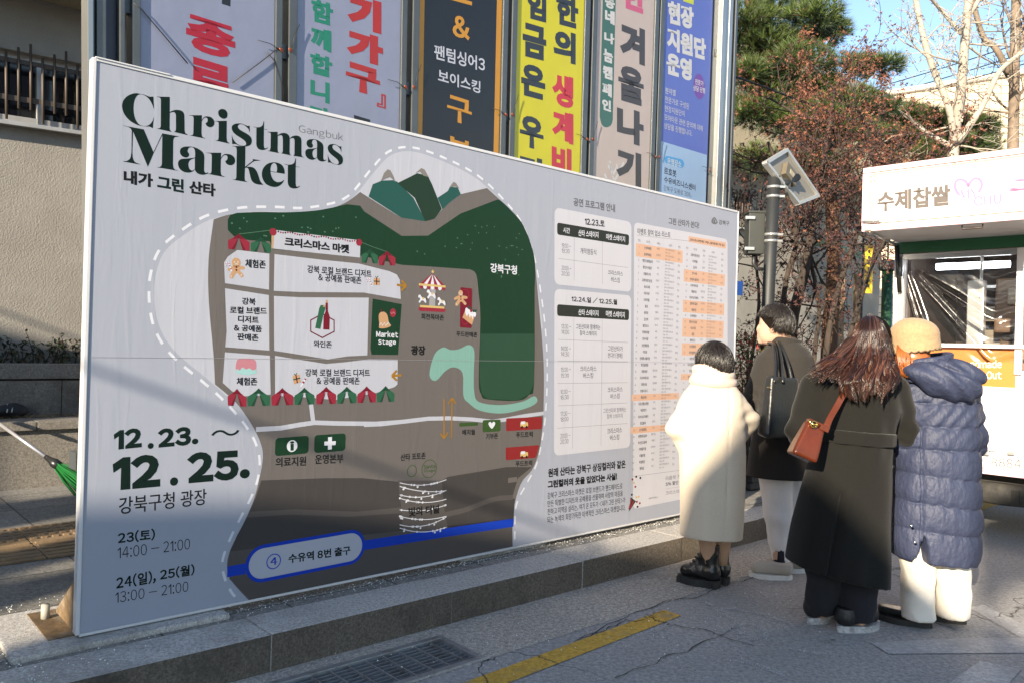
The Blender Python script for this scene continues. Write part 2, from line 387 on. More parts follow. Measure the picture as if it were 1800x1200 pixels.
# ochre tactile paving behind the board
TACT = mat('tactile_tile', (.24, .16, .085), .85, var=.35, vs=9, dirt=(.15, .12, .09), ds=4, bump=.3)
ta, tb = stof(gz(60, 925, KZ)), stof(gz(60, 985, KZ))
p = MB(); t0, t1 = tb[1], ta[1]
tl_ = .3; s = -7.0
while s < 7:
    for r in range(2):
        tt = t0 + (t1 - t0) * (r + .5) / 2; hh = (t1 - t0) / 2
        p.box(st(s + tl_ / 2, tt, KZ + .004), (tl_ - .006, hh - .006, .012), TACT, E3, .003)
        for i in range(5):
            if r == 0 or s < -.6:
                p.box(st(s + tl_ / 2, tt + hh * (i - 2) / 5.5, KZ + .012), (tl_ - .03, hh * .07, .01), TACT, E3, .003)
            else:
                for k in range(5): p.box(st(s + tl_ * (k + .5) / 5, tt + hh * (i - 2) / 5.5, KZ + .012), (.035, .035, .01), TACT, E3, .004)
    s += tl_
struct(p.build('tactile_paving'))
# painted markings
def paint(name, col, worn, th):
    m = ground_mat(name, col, tuple(min(1, c * 1.15) for c in col), tuple(c * .8 for c in col), crack=True, speck=.06)
    N, L = nodes_of(m); b = N['Principled BSDF']; src = b.inputs['Base Color'].links[0].from_socket
    tc = N.new('ShaderNodeTexCoord'); nz = N.new('ShaderNodeTexNoise'); nz.inputs['Scale'].default_value = 4; nz.inputs['Detail'].default_value = 10; nz.inputs['Roughness'].default_value = .75
    L.new(tc.outputs['Object'], nz.inputs['Vector']); rp = N.new('ShaderNodeValToRGB'); rp.color_ramp.elements[0].position = th; rp.color_ramp.elements[1].position = th + .12; L.new(nz.outputs['Fac'], rp.inputs[0])
    mx = N.new('ShaderNodeMixRGB'); L.new(rp.outputs[0], mx.inputs[0]); L.new(src, mx.inputs[1]); mx.inputs[2].default_value = tuple(worn) + (1,); L.new(mx.outputs[0], b.inputs['Base Color']); return m
YEL = paint('yellow_road_paint', (.56, .33, .05), (.24, .2, .15), .55)
PALE = paint('worn_white_paint', (.44, .43, .425), (.30, .292, .288), .47)
def marks(name, quads, m):
    p = MB()
    for q in quads: p.flat([gz(x, y, .004) for x, y in q], m)
    struct(p.build(name))
a, b = gz(1167, 1072), gz(1197.5, 1082); dv = gz(900, 1169) - a; dv = dv / np.linalg.norm(dv); dv2 = gz(900, 1198) - b; dv2 /= np.linalg.norm(dv2)
p = MB(); z8 = np.array([0, 0, .004]); p.flat([a + z8, b + z8, b + dv2 * 4.5 + z8, a + dv * 4.5 + z8], YEL); struct(p.build('yellow_line'))
marks('faded_marking', [[(1530, 1128), (1700, 1120), (1840, 1120), (1840, 1146), (1562, 1148)], [(1668, 1200), (1723, 1160), (1795, 1176), (1768, 1205)], [(1703, 1066), (1730, 1062), (1840, 1118), (1795, 1120)]], PALE)
marks('yellow_corner_patch', [[(1712, 879), (1754, 886), (1713, 900), (1680, 907), (1690, 884)]], YEL)  # flat yellow patch on the road by the truck
# gravel grit and salt specks along the foot of the board
SPK = mat('white_grit', (.6, .6, .58), .8, island=.5); p = MB()
for k in range(2600):
    if rnd.random() < .62: s, t = rnd.uniform(-.8, 4.9), rnd.gauss(.02, .05) - .03
    else: s, t = rnd.gauss(-.35, .3), rnd.uniform(KT + .05, .7)
    z = KZ + .002; c = st(s, t, z); r = rnd.uniform(.0016, .0046); a = rnd.uniform(0, 6.28)
    q = [c + r * np.array([math.cos(a + i * 2.09), math.sin(a + i * 2.09), 0]) for i in range(3)] + [c + UP * r]
    p.add(q, [(0, 1, 3), (1, 2, 3), (2, 0, 3)], SPK)
for k in range(500):
    c = st(rnd.uniform(-1, 5), rnd.uniform(GT - .8, KT), .012); r = rnd.uniform(.0014, .0038); a = rnd.uniform(0, 6.28); p.add([c + r * np.array([math.cos(a + i * 2.09), math.sin(a + i * 2.09), -.8]) for i in range(3)] + [c + UP * r], [(0, 1, 3), (1, 2, 3), (2, 0, 3)], SPK)
o = p.build('white_grit'); o['kind'] = 'stuff'; o['label'] = 'white grit and salt specks scattered along the foot of the board'
# fine cracks in the asphalt and a chalky dried outline
zk = lambda *q: Z(880, 844, 2.555, *q); TARR = mat('crack_dark', (.02, .02, .02), .95)
def crack(name, lines, w):
    p = MB()
    for ln in lines:
        pts = [gz(x, y, .0055) for x, y in ln]; g = []
        for a, b in zip(pts[:-1], pts[1:]):
            for f in np.linspace(0, 1, 6, endpoint=False): g.append(a + (b - a) * f + np.array([rnd.gauss(0, .012), rnd.gauss(0, .012), 0]))
        g = np.array(g + [pts[-1]]); t = np.gradient(g, axis=0); t /= np.maximum(np.linalg.norm(t, axis=1, keepdims=True), 1e-9); nn = np.stack([-t[:, 1], t[:, 0], 0 * t[:, 0]], 1); wd = np.array([[w * rnd.uniform(.25, 1)] for _ in g]); k = len(g)
        p.add(np.concatenate([g + nn * wd, g - nn * wd]), [(i, i + 1, k + i + 1, k + i) for i in range(k - 1)], TARR)
    struct(p.build(name))
crack('road_crack', [zk((330, 720), (420, 690), (480, 662), (560, 632), (625, 622), (680, 600), (740, 588)), zk((680, 600), (690, 622), (735, 640), (810, 655), (900, 665), (985, 690), (1050, 716), (1140, 740)), zk((340, 715), (560, 610), (740, 540), (880, 520), (1010, 470), (1140, 430)), [(1290, 1105), (1180, 1150), (1080, 1190)]], .004)
CHK = mat('chalk_dust', (.5, .5, .5), .95, island=.3); p = MB()
for ln in (zk((975, 580), (1050, 572), (1130, 590), (1200, 602), (1265, 632)), zk((985, 588), (1040, 620), (1078, 660), (1092, 700), (1150, 712), (1192, 690), (1170, 660), (1110, 640), (1050, 652), (1012, 680)), zk((620, 690), (680, 680), (735, 655), (760, 640)), zk((920, 548), (960, 556)), [(1385, 1138), (1430, 1146), (1470, 1150)], [(1300, 1160), (1345, 1172), (1380, 1186)]):
    pts = [gz(x, y, .0062) for x, y in ln]
    for a, b in zip(pts[:-1], pts[1:]):
        for k in range(int(np.linalg.norm(b - a) * 900)):
            f = rnd.random(); c = a + (b - a) * f + np.array([rnd.gauss(0, .013), rnd.gauss(0, .013), 0]); r = rnd.uniform(.001, .004); an = rnd.uniform(0, 6.28); p.add([c + r * np.array([math.cos(an + i * 1.571), math.sin(an + i * 1.571), 0]) for i in range(4)], [(0, 1, 2, 3)], CHK)
struct(p.build('chalk_outline'))
# ================================================================== THE MARKET BOARD
BP = Plane(BL, BE, UP)
TLv = BP.uv(157, 101)[1]; TRv = BP.uv(1293, 370)[1]; BH = (TLv + TRv) / 2
def print_mat(name, col, rough=.5):
    """ink on a stretched banner cloth: soft vertical creases that run through every colour alike"""
    m = bpy.data.materials.new(name); m.use_nodes = True; N, L = nodes_of(m); b = N['Principled BSDF']
    b.inputs['Base Color'].default_value = tuple(col) + (1,); b.inputs['Roughness'].default_value = rough; b.inputs['Specular IOR Level'].default_value = .12
    tc = N.new('ShaderNodeTexCoord')
    def nz(sc, rot, scale, det=3, st_=.0):
        mp = N.new('ShaderNodeMapping'); mp.inputs['Rotation'].default_value = rot; mp.inputs['Scale'].default_value = scale; L.new(tc.outputs['Object'], mp.inputs[0])
        n = N.new('ShaderNodeTexNoise'); n.inputs['Scale'].default_value = sc; n.inputs['Detail'].default_value = det; n.inputs['Distortion'].default_value = st_; L.new(mp.outputs[0], n.inputs[0]); return n.outputs['Fac']
    n1 = nz(1.0, (0, 0, 0), (7, 7, .55), 3, .6); n2 = nz(1.0, (.0, .5, .0), (16, 16, 2.2), 2, 1.0)
    r = N.new('ShaderNodeValToRGB'); r.color_ramp.elements[0].position = .52; r.color_ramp.elements[1].position = .78; L.new(n2, r.inputs[0])
    ad = N.new('ShaderNodeMath'); ad.operation = 'MULTIPLY_ADD'; L.new(r.outputs[0], ad.inputs[0]); ad.inputs[1].default_value = .25; L.new(n1, ad.inputs[2])
    bp = N.new('ShaderNodeBump'); bp.inputs['Strength'].default_value = .15; bp.inputs['Distance'].default_value = .012; L.new(ad.outputs[0], bp.inputs['Height'])
    n4 = nz(900, (0, 0, 0), (1, 1, 1), 1); b2 = N.new('ShaderNodeBump'); b2.inputs['Strength'].default_value = .12; b2.inputs['Distance'].default_value = .002; L.new(n4, b2.inputs['Height']); L.new(bp.outputs[0], b2.inputs['Normal'])
    L.new(b2.outputs[0], b.inputs['Normal']); return m
PI = {k: print_mat('print_' + k, c if k in ('page', 'white', 'dash', 'card') else tuple(q * .62 for q in c)) for k, c in dict(
    page=(.275, .292, .345), white=(.35, .36, .41), dash=(.5, .51, .56), ink=(.006, .019, .014), black=(.012, .012, .013), grey=(.17, .17, .19), taupe=(.175, .158, .15),
    green=(.012, .05, .024), pine=(.03, .085, .05), teal=(.025, .105, .09), peak=(.25, .235, .22), darkg=(.022, .052, .032), red=(.33, .03, .055), redd=(.2, .014, .03),
    tentg=(.035, .135, .075), tentd=(.018, .075, .04), asph=(.075, .068, .066), asph2=(.115, .103, .098), blue=(.012, .06, .55), card=(.42, .42, .46), head=(.033, .04, .034), peach=(.78, .5, .36),
    mint=(.24, .46, .40), amber=(.40, .2, .03), tan=(.62, .37, .2), gold=(.72, .52, .2), pink=(.6, .25, .3), foam=(.4, .68, .68), rule=(.4, .4, .42), moss=(.05, .105, .03), dot=(.09, .2, .13), maroon=(.16, .012, .03), truckred=(.3, .028, .03)).items()}
FRAMEW = mat('white_frame_paint', (.5, .5, .51), .35, var=.03, bump=.05)
brd = thing('notice_board', 'large white Christmas market map board standing along the kerb', 'notice board', BL + BE * BLEN / 2 - UP * (BL[2] - KZ))
TH = .05
p = MB()
p.box(BP.P(BLEN / 2, BH / 2, -.028), (BLEN - .03, .04, BH - .03), FRAMEW, E3)
# canvas: a fine grid that bellies very slightly and puckers at the edge
nu, nv = 180, 90; fr = .017
us = np.linspace(fr, BLEN - .004, nu); vs_ = np.linspace(.003, BH - .012, nv); vv = []
for v in vs_:
    for u in us: vv.append(BP.P(u, v, 0.0))
p.add(vv, [(j * nu + i, j * nu + i + 1, (j + 1) * nu + i + 1, (j + 1) * nu + i) for j in range(nv - 1) for i in range(nu - 1)], PI['page'])
p.build('canvas', brd)
p = MB()
p.box(BP.P(.008, BH / 2, -.02), (.016, TH, BH), FRAMEW, E3, .003); p.box(BP.P(BLEN - .0015, BH / 2, -.02), (.012, TH, BH), FRAMEW, E3, .003)
p.box(BP.P(BLEN / 2, BH - .005, -.02), (BLEN - .03, TH, .016), FRAMEW, E3, .003); p.box(BP.P(BLEN / 2, -.004, -.022), (BLEN - .03, TH, .012), FRAMEW, E3, .003)
p.box(BP.P(.16, BH + .001, -.015), (.3, .05, .006), FRAMEW, E3, .002)
p.build('frame', brd)
S = lambda: Sheet(BP, 1)
# ---- the drawn map
M = S()
DASH = [(418, 1052), (407, 1040), (395, 1015), (391, 985), (405, 945), (425, 905), (445, 865), (456, 825), (452, 785), (430, 745), (390, 700), (350, 665), (325, 645), (300, 622), (280, 595), (267, 562), (262, 520), (265, 480), (280, 440), (311, 411), (362, 380), (420, 366), (478, 364), (532, 366), (583, 358), (609, 347), (626, 331), (654, 296), (685, 266), (727, 260), (788, 281), (844, 312), (895, 362), (921, 400), (940, 456), (951, 517), (959, 582), (962, 647), (960, 712), (955, 760), (943, 815), (925, 850), (908, 885), (905, 925), (905, 955)]
uvd = np.array([BP.uv(*q) for q in smooth(DASH, 10, False)])
t = np.gradient(uvd, axis=0); t /= np.linalg.norm(t, axis=1, keepdims=True); nrm = np.stack([t[:, 1], -t[:, 0]], 1)
i0, i1 = 10 * 10, 36 * 10
inner = uvd[i0:i1] + nrm[i0:i1] * .022
M.uvpoly(list(inner) + [BP.uv(900, 640), BP.uv(600, 700), BP.uv(420, 700)], PI['white'], 0)
L_ = np.concatenate([[0], np.cumsum(np.linalg.norm(np.diff(uvd, axis=0), axis=1))]); q = 0.02
while q < L_[-1] - .06:
    ss = np.linspace(q, q + .05, 5); M.uvline(np.stack([np.interp(ss, L_, uvd[:, 0]), np.interp(ss, L_, uvd[:, 1])], 1), .012, PI['dash'], 1); q += .094
base = smooth([(437, 1054), (407, 1020), (399, 995), (405, 965), (425, 925), (445, 880), (457, 835), (462, 800), (457, 775), (442, 745), (415, 707), (378, 675)], 6, False) + \
    smooth([(378, 675), (375, 620), (367, 530), (366.6, 456), (375.6, 386)], 4, False) + smooth([(375.6, 386), (390, 381), (408, 377), (450, 373), (510, 374), (555, 371), (588, 364.5), (612, 354), (633, 338)], 4, False) + \
    [(666, 359), (705, 383), (748, 389), (763, 385), (787, 357), (809, 342)] + smooth([(856, 331), (880, 353), (902, 374), (917, 392), (930, 420), (939, 452), (942, 482), (949.6, 560), (953.5, 608), (956, 656), (955, 730), (952.5, 760), (947, 795), (935, 825), (915, 850), (902, 900), (901, 959)], 4, False)
M.poly(base, PI['taupe'], 2)
z7 = lambda *q: Z(360, 360, 3.3325, *q); z8 = lambda *q: Z(640, 240, 2.309, *q); zb = lambda *q: Z(360, 680, 3.0, *q); zc = lambda *q: Z(640, 660, 4.0, *q); zh = lambda *q: Z(690, 460, 6.667, *q)
M.poly(smooth(z7((135, 150), (150, 60), (300, 45), (500, 45), (650, 35), (760, 15), (832, -2)), 3, False) + [(633, 362), (640, 372), (706, 415), (752.6, 414.5), (809, 376)] + smooth([(872, 352), (880, 353), (902, 374), (917, 392), (930, 420), (939, 452), (941, 482)], 3, False) +
       smooth(z8((692, 620), (690, 1000), (670, 1045), (625, 1070), (500, 1065), (475, 1045), (465, 985), (472, 740), (465, 640), (455, 560), (430, 540)), 3, False) + z8((290, 530), (155, 522)) + z7((920, 300), (400, 262), (380, 215), (270, 210), (180, 195)), PI['green'], 3)
M.poly(z8((468, 985), (472, 800), (690, 800), (690, 1000), (670, 1043), (625, 1068), (500, 1063), (478, 1043)), PI['pine'], 4)
for pts, c, l in ((((200, 250), (135, 185), (120, 178), (72, 180), (35, 195), (18, 245), (60, 272), (150, 330), (250, 345)), 'teal', 4), (((298, 250), (340, 222), (348, 205), (380, 208), (392, 235), (345, 270), (318, 297)), 'teal', 4),
                  (((135, 190), (190, 163), (215, 150), (258, 160), (275, 195), (315, 295), (285, 335), (248, 345), (205, 250)), 'darkg', 5),
                  (((68, 182), (80, 150), (95, 134), (106, 138), (120, 165), (127, 186), (105, 166), (88, 172)), 'peak', 6), (((208, 150), (232, 129), (245, 135), (262, 166), (240, 160), (225, 143)), 'peak', 6), (((345, 208), (362, 185), (373, 190), (386, 212), (368, 204)), 'peak', 6)):
    M.poly(z8(*pts), PI[c], l)
r2 = random.Random(3)
for k in range(230):
    x, y = r2.uniform(405, 932), r2.uniform(368, 540)
    if (x < 640 and 374 < y < 412 + (x - 400) * .05) or (690 < x < 790 and 425 < y < 455) or (800 < x < 930 and 395 < y < 440) or (870 < x < 935 and 445 < y < 490):
        M.ell(x, y, .004 + r2.random() * .003, .004, PI['dot'], 5, 6)
W = PI['white']
for pts in (((190, 266), (378, 288), (376, 498), (118, 460), (113, 340), (135, 305)), ((408, 290), (700, 325), (900, 345), (1080, 390), (1125, 410), (1142, 440), (1148, 553), (930, 515), (560, 512), (404, 505)), ((118, 490), (375, 530), (378, 852), (120, 832), (128, 740)),
            ((405, 535), (560, 543), (960, 545), (952, 880), (840, 885), (720, 903), (520, 870), (406, 853)), ((118, 862), (381, 882), (386, 1108), (300, 1118), (230, 1118), (160, 1090), (105, 1040)), ((411, 882), (520, 900), (710, 930), (820, 920), (960, 903), (1130, 905), (1128, 1050), (1110, 1065), (1000, 1100), (760, 1140), (600, 1125), (412, 1115))):
    M.poly(z7(*pts), W, 3)
M.poly(z7((983, 550), (1153, 583), (1132, 878), (976, 876), (970, 840)), PI['green'], 3)
M.poly(z7((405, 148), (912, 210), (908, 310), (400, 258)), W, 5); M.poly(z7((391, 170), (405, 172), (402, 258), (390, 256)), PI['tan'], 5)
for x, y in ((400, 160), (903, 222)): M.ell(*z7((x, y))[0], .018, .018, PI['red'], 6)
for k in range(34):
    q = z7((430 + k * 14, 158 + k * 1.75 + 4 * math.sin(k * .9)))[0]; M.ell(q[0], q[1], .005, .005, PI['red' if k % 3 else 'ink'], 6, 5)
M.line(z7((200, 172), (290, 162), (385, 150)), .003, PI['dot'], 5); M.line(z7((915, 220), (990, 250), (1065, 275)), .003, PI['dot'], 5)
def tent(x0, y0, x1, y1, top, red):
    """two-flap pavilion between photo points (x0,y0) and (x1,y1), peak at top"""
    a, b = ('red', 'redd') if red else ('tentg', 'tentd'); X, Y = top; w = x1 - x0; h = ((y0 + y1) / 2 - Y); sl = (y1 - y0) / w
    f = lambda u, v: (x0 + u * w, Y + v * h + (u - .5) * w * sl)
    M.poly([f(.49, .05), f(.2, .32), f(.02, .45), f(0, .55), f(.02, 1), f(.3, 1)], PI[a], 6); M.poly([f(.51, .05), f(.8, .32), f(.98, .45), f(1, .55), f(.98, 1), f(.68, 1)], PI[a], 6)
    M.poly([f(.5, 0), f(.22, .34), f(.5, .3), f(.78, .34)], PI[b], 7); M.poly([f(.48, .3), f(.3, 1), f(.16, 1)], PI[b], 7); M.poly([f(.52, .3), f(.68, 1), f(.83, 1)], PI[b], 7)
for i, (a, b, c) in enumerate((((135, 260), (262, 271), (200, 170)), ((268, 274), (387, 283), (328, 190)), ((917, 340), (1014, 345), (968, 258)), ((1018, 355), (1116, 357), (1068, 270)), ((133, 1172), (243, 1180), (175, 1075)), ((249, 1176), (381, 1174), (317, 1072)), ((390, 1173), (517, 1170), (455, 1070)), ((524, 1168), (642, 1166), (586, 1068)), ((652, 1166), (769, 1162), (711, 1063)), ((775, 1162), (888, 1158), (829, 1062)), ((893, 1158), (1002, 1153), (946, 1060)), ((1007, 1153), (1110, 1150), (1057, 1058)))):
    q = z7(a, b, c); tent(*q[0], *q[1], q[2], (i % 2 == 0) if i not in (2, 3) else i == 3)
# lower roads
M.poly(zb((297, 490), (640, 478), (830, 478), (1020, 497), (1037, 632), (800, 655), (480, 642), (235, 655), (270, 575)), PI['asph'], 3)
M.poly(zb((222, 686), (450, 670), (750, 682), (1041, 662), (1046, 755), (700, 792), (133, 865), (170, 780)), PI['asph'], 3)
M.poly(zb((133, 865), (700, 792), (1046, 755), (1200, 740), (1620, 690), (1622, 838), (238, 1120), (130, 1010), (118, 950)), PI['asph2'], 3)
M.poly(zb((235, 655), (480, 642), (800, 655), (1037, 632), (1041, 662), (750, 682), (450, 670), (222, 686)), PI['asph2'], 3)
M.poly(zc((545, 735), (590, 708), (1000, 640), (1180, 640), (1080, 720), (1040, 860), (900, 880), (760, 930), (565, 962)), PI['asph'], 3)
M.poly(zc((565, 962), (760, 930), (900, 880), (1060, 860), (1050, 1010), (590, 1075)), PI['asph'], 3)
M.line(zc((568, 975), (700, 945), (880, 875), (960, 857), (1045, 852)), .03, PI['asph2'], 4); M.line(zc((1012, 735), (1075, 725)), .03, PI['taupe'], 4)
M.poly(zc((240, 735), (545, 735), (568, 975), (590, 1085), (272, 1110), (262, 900)), PI['asph2'], 4)
# pale path and the blue metro line
M.line(zb((270, 222), (400, 215), (500, 197), (580, 186), (700, 190), (900, 192), (1020, 183)), .023, PI['white'], 4.4); M.line(zb((560, 90), (572, 186)), .023, PI['white'], 4)
M.line(zc((0, 343), (120, 338), (300, 318), (450, 300), (600, 297), (760, 305), (900, 320), (1000, 305), (1130, 280), (1262, 262)), .023, PI['white'], 4)
M.line(zb((118, 972), (215, 955)), .05, PI['blue'], 5); M.line(zc((-20, 1192), (590, 1098), (1050, 1030)), .05, PI['blue'], 5)
def pill(a, b, r, m, lay):
    a, b = np.array(BP.uv(*a)), np.array(BP.uv(*b)); an = math.atan2(*(b - a)[::-1]); out = []
    for k in range(17): out.append(a + r * np.array([math.cos(an + math.pi / 2 + math.pi * k / 16), math.sin(an + math.pi / 2 + math.pi * k / 16)]))
    for k in range(17): out.append(b + r * np.array([math.cos(an - math.pi / 2 + math.pi * k / 16), math.sin(an - math.pi / 2 + math.pi * k / 16)]))
    M.uvpoly(out, m, lay)
pill((463, 989), (615, 961), .09, PI['blue'], 6); pill((463, 989), (615, 961), .073, PI['white'], 7)
M.ring(*zb((363, 917))[0], .035, .005, PI['blue'], 8); M.text('4', *zb((345, 937), (381, 934), (345, 897)), PI['blue'], 8, .03)
M.text('수유역 8번 출구', *zb((440, 928), (768, 880), (440, 879)), PI['ink'], 8, .035)
# string of lights tunnel
for x0, y0, x1, y1, sg in ((250, 750, 578, 728, 30), (250, 775, 578, 805, 22), (250, 835, 578, 803, 34), (250, 858, 578, 865, 30), (250, 940, 578, 905, 24), (250, 985, 578, 985, 26), (250, 1045, 578, 990, 40), (250, 1068, 578, 1062, 34)):
    tt = np.linspace(0, 1, 12); pts = [(x0 + (x1 - x0) * a, y0 + (y1 - y0) * a + sg * 4 * a * (1 - a) * .9) for a in tt]; M.line(zc(*pts), .004, PI['dash'], 6)
    for k in range(9):
        a = r2.random(); M.ell(*zc((x0 + (x1 - x0) * a, y0 + (y1 - y0) * a + sg * 3.6 * a * (1 - a) + r2.choice((0, 0, 12))))[0], .005 + .003 * r2.random(), .006, PI['dash'], 7, 8)
M.text('빛의 터널', *zc((312, 990), (527, 965), (312, 925)), PI['black'], 8, .035)
# mint stream
M.curve(z8((265, 965), (285, 885), (320, 855), (350, 865), (385, 862), (425, 845), (447, 870), (445, 960), (447, 1035), (465, 1075), (550, 1088), (640, 1075), (690, 1052), (702, 1075), (660, 1100), (560, 1122), (470, 1110), (425, 1080), (403, 1050), (400, 960), (365, 935), (330, 950), (290, 990)), PI['mint'], 4, 4)
# arrows
def arrow(a, b, w, hd, m='amber'):
    a, b = np.array(BP.uv(*a)), np.array(BP.uv(*b)); d = (b - a) / np.linalg.norm(b - a); n = np.array([-d[1], d[0]])
    M.uvline([a, b - d * w * .5], w, PI[m], 7); M.uvline([b - d * hd + n * hd * .85, b], w, PI[m], 8); M.uvline([b - d * hd - n * hd * .85, b], w, PI[m], 9)
q = z7((1125, 470), (1180, 477), (1152, 996), (1095, 999)); arrow(q[0], q[1], .013, .032); arrow(q[2], q[3], .013, .032)
q = zc((562, 160), (562, 440), (614, 435), (618, 155)); arrow(q[0], q[1], .009, .032); arrow(q[2], q[3], .009, .032)
# map pictures: biscuit figure, bottles, bell and bauble, soap, gifts, canes, roundabout, cake
def biscuit(cx, cy, k):
    c = lambda x, y: (cx + x * k, cy + y * k)
    M.ell(*c(0, -9), .021 * k, .023 * k, PI['tan'], 6)
    M.curve([c(-4, -4), c(4, -4), c(14, -2), c(14, 3), c(6, 4), c(13, 13), c(9, 17), c(1, 9), c(-7, 19), c(-12, 15), c(-6, 4), c(-13, 6), c(-14, 1)], PI['tan'], 6, 4)
    M.ell(*c(-3, -10), .003, .003, PI['dash'], 7, 6); M.ell(*c(3, -10), .003, .003, PI['dash'], 7, 6); M.ell(*c(.5, -1), .005, .005, PI['maroon'], 7, 6); M.ell(*c(.5, 4), .005, .005, PI['maroon'], 7, 6)
    M.line([c(-2, -6), c(1, -7), c(3, -6)], .003, PI['dash'], 7); M.line([c(-10, 14), c(-8, 16)], .003, PI['dash'], 7); M.line([c(10, 12), c(8, 14)], .003, PI['dash'], 7)
biscuit(415, 471, 1.0); biscuit(809.5, 523, .8)
def cane(x, y, k, fl=1):
    P_ = [(x + fl * a * k, y + b * k) for a, b in ((0, 4), (-1, 1), (1, -2), (4, -1), (5, 3), (7, 8), (9, 13))]
    M.line(smooth(P_, 3, False), .007 * k, PI['dash'], 7)
    sm_ = smooth(P_, 3, False)
    for i in range(0, len(sm_) - 2, 3): M.line([sm_[i], sm_[i + 1]], .007 * k, PI['red'], 8)
cane(398, 464, 1.0); cane(646, 492, .9); q = z7((592, 1012), (562, 1062)); M.line(q, .010, PI['dash'], 7); M.line([(q[0][0] * .6 + q[1][0] * .4, q[0][1] * .6 + q[1][1] * .4), (q[0][0] * .4 + q[1][0] * .6, q[0][1] * .4 + q[1][1] * .6)], .010, PI['red'], 8); M.line([(q[0][0] * .95 + q[1][0] * .05, q[0][1] * .95 + q[1][1] * .05), (q[0][0] * .8 + q[1][0] * .2, q[0][1] * .8 + q[1][1] * .2)], .010, PI['red'], 8)
M.poly(z7((990, 430), (1024, 432), (1024, 472), (988, 470)), PI['tan'], 6); M.line(z7((1006, 430), (1006, 470)), .006, PI['maroon'], 7); M.line(z7((989, 448), (1024, 450)), .006, PI['pine'], 7); M.line(z7((998, 420), (1006, 430), (1014, 418)), .004, PI['pine'], 7)
M.poly(z7((513, 998), (553, 990), (562, 1036), (522, 1047)), PI['tan'], 6); M.line(z7((533, 994), (542, 1042)), .006, PI['maroon'], 7); M.line(z7((517, 1022), (558, 1012)), .006, PI['pine'], 7); M.line(z7((522, 988), (533, 994), (538, 982)), .004, PI['pine'], 7)
hx = z7((688, 640), (757, 676), (757, 742), (688, 778), (620, 742), (620, 676)); uvh = [BP.uv(*a) for a in hx]; M.uvline(uvh, .007, PI['maroon'], 5, True)
M.poly(z7((670, 606), (678, 588), (705, 588), (705, 610), (692, 655), (676, 728), (646, 722), (660, 655)), PI['tentg'], 6); M.poly(z7((696, 586), (705, 588), (703, 600), (692, 598)), PI['tan'], 7)
M.poly(z7((707, 575), (720, 575), (721, 625), (731, 655), (729, 732), (693, 730), (695, 655), (707, 625)), PI['redd'], 7); M.poly(z7((708, 558), (719, 559), (719, 575), (708, 575)), PI['tan'], 7)
M.curve(z7((1018, 650), (1030, 630), (1050, 628), (1068, 645), (1078, 690), (1090, 708), (1060, 722), (1022, 722), (1022, 700)), PI['tan'], 6, 4); M.line(z7((1022, 705), (1032, 690), (1040, 708), (1052, 690), (1060, 708), (1075, 688), (1082, 702)), .004, PI['dash'], 7); M.line(z7((1042, 628), (1026, 618), (1040, 612)), .004, PI['maroon'], 7)
M.ell(*z7((1102, 633))[0], .019, .023, PI['red'], 6); M.line(z7((1088, 630), (1096, 640), (1104, 628), (1114, 640)), .004, PI['pink'], 7)
M.curve(z7((182, 935), (192, 905), (225, 898), (275, 900), (298, 915), (300, 955), (285, 985), (200, 985), (182, 965)), PI['pink'], 6, 4); M.curve(z7((178, 980), (190, 960), (205, 968), (220, 950), (240, 962), (262, 955), (280, 968), (296, 962), (300, 985), (240, 994)), PI['foam'], 7, 3)
# roundabout
cols = ('red', 'dash')
for k in range(7):
    a, b = (315 + k * 43.5, 265 + k * 4.0), (315 + (k + 1) * 43.5, 265 + (k + 1) * 4.0); M.poly(zh((465, 140), (472, 140), b, a), PI[cols[k % 2]], 6); M.ell(*zh(((a[0] + b[0]) / 2, (a[1] + b[1]) / 2 + 18))[0], .0135, .016, PI[cols[k % 2]], 6, 10)
M.line(zh((308, 268), (620, 294)), .012, PI['gold'], 7); M.poly(zh((470, 92), (477, 110), (492, 112), (480, 122), (484, 140), (470, 130), (456, 140), (460, 122), (448, 112), (463, 110)), PI['gold'], 7)
M.poly(zh((440, 310), (505, 315), (498, 525), (428, 520)), PI['rule'], 5); M.rrect(zh((308, 530), (620, 548), (617, 594), (306, 578)), .01, PI['red'], 6); M.line(zh((320, 522), (605, 540)), .012, PI['gold'], 7)
for hx_, hy_, k, mn in ((350, 440, 1.0, 'pine'), (455, 385, 1.1, 'maroon'), (575, 470, 1.0, 'pine')):
    c = lambda x, y: zh((hx_ + x * k, hy_ + y * k))[0]
    M.curve([c(-50, -20), c(-45, -45), c(-25, -50), c(-5, -20), c(30, -10), c(42, 10), c(42, 45), c(30, 40), c(10, 18), c(-15, 20), c(-30, 45), c(-45, 30), c(-28, 5), c(-35, -18)], PI['dash'], 8, 3)
    M.poly([c(-25, -52), c(-5, -30), c(-2, -16), c(-16, -34)], PI[mn], 9); M.poly([c(38, -16), c(52, 4), c(48, 24), c(40, 8)], PI[mn], 9); M.rrect([c(-4, -20), c(20, -18), c(20, 4), c(-4, 2)], .004, PI['gold'], 9)
M.rrect(zh((795, 300), (933, 316), (926, 780), (788, 770)), .008, PI['redd'], 4)
q = zh((850, 385))[0]; M.ring(*q, .028, .004, PI['red'], 5); q = zh((850, 690))[0]; M.ring(*q, .022, .004, PI['red'], 5)
M.poly(zh((862, 545), (975, 600), (930, 742), (818, 655)), PI['tan'], 7); M.curve(zh((862, 540), (905, 570), (975, 600), (968, 650), (945, 640), (938, 680), (920, 630), (905, 660), (890, 610), (870, 640), (850, 590)), PI['dash'], 8, 3); M.poly(zh((885, 512), (918, 545), (915, 565), (885, 545)), PI['pine'], 9); M.poly(zh((930, 565), (985, 562), (980, 590), (940, 595)), PI['pine'], 9); M.ell(*zh((920, 578))[0], .009, .009, PI['red'], 9, 8)
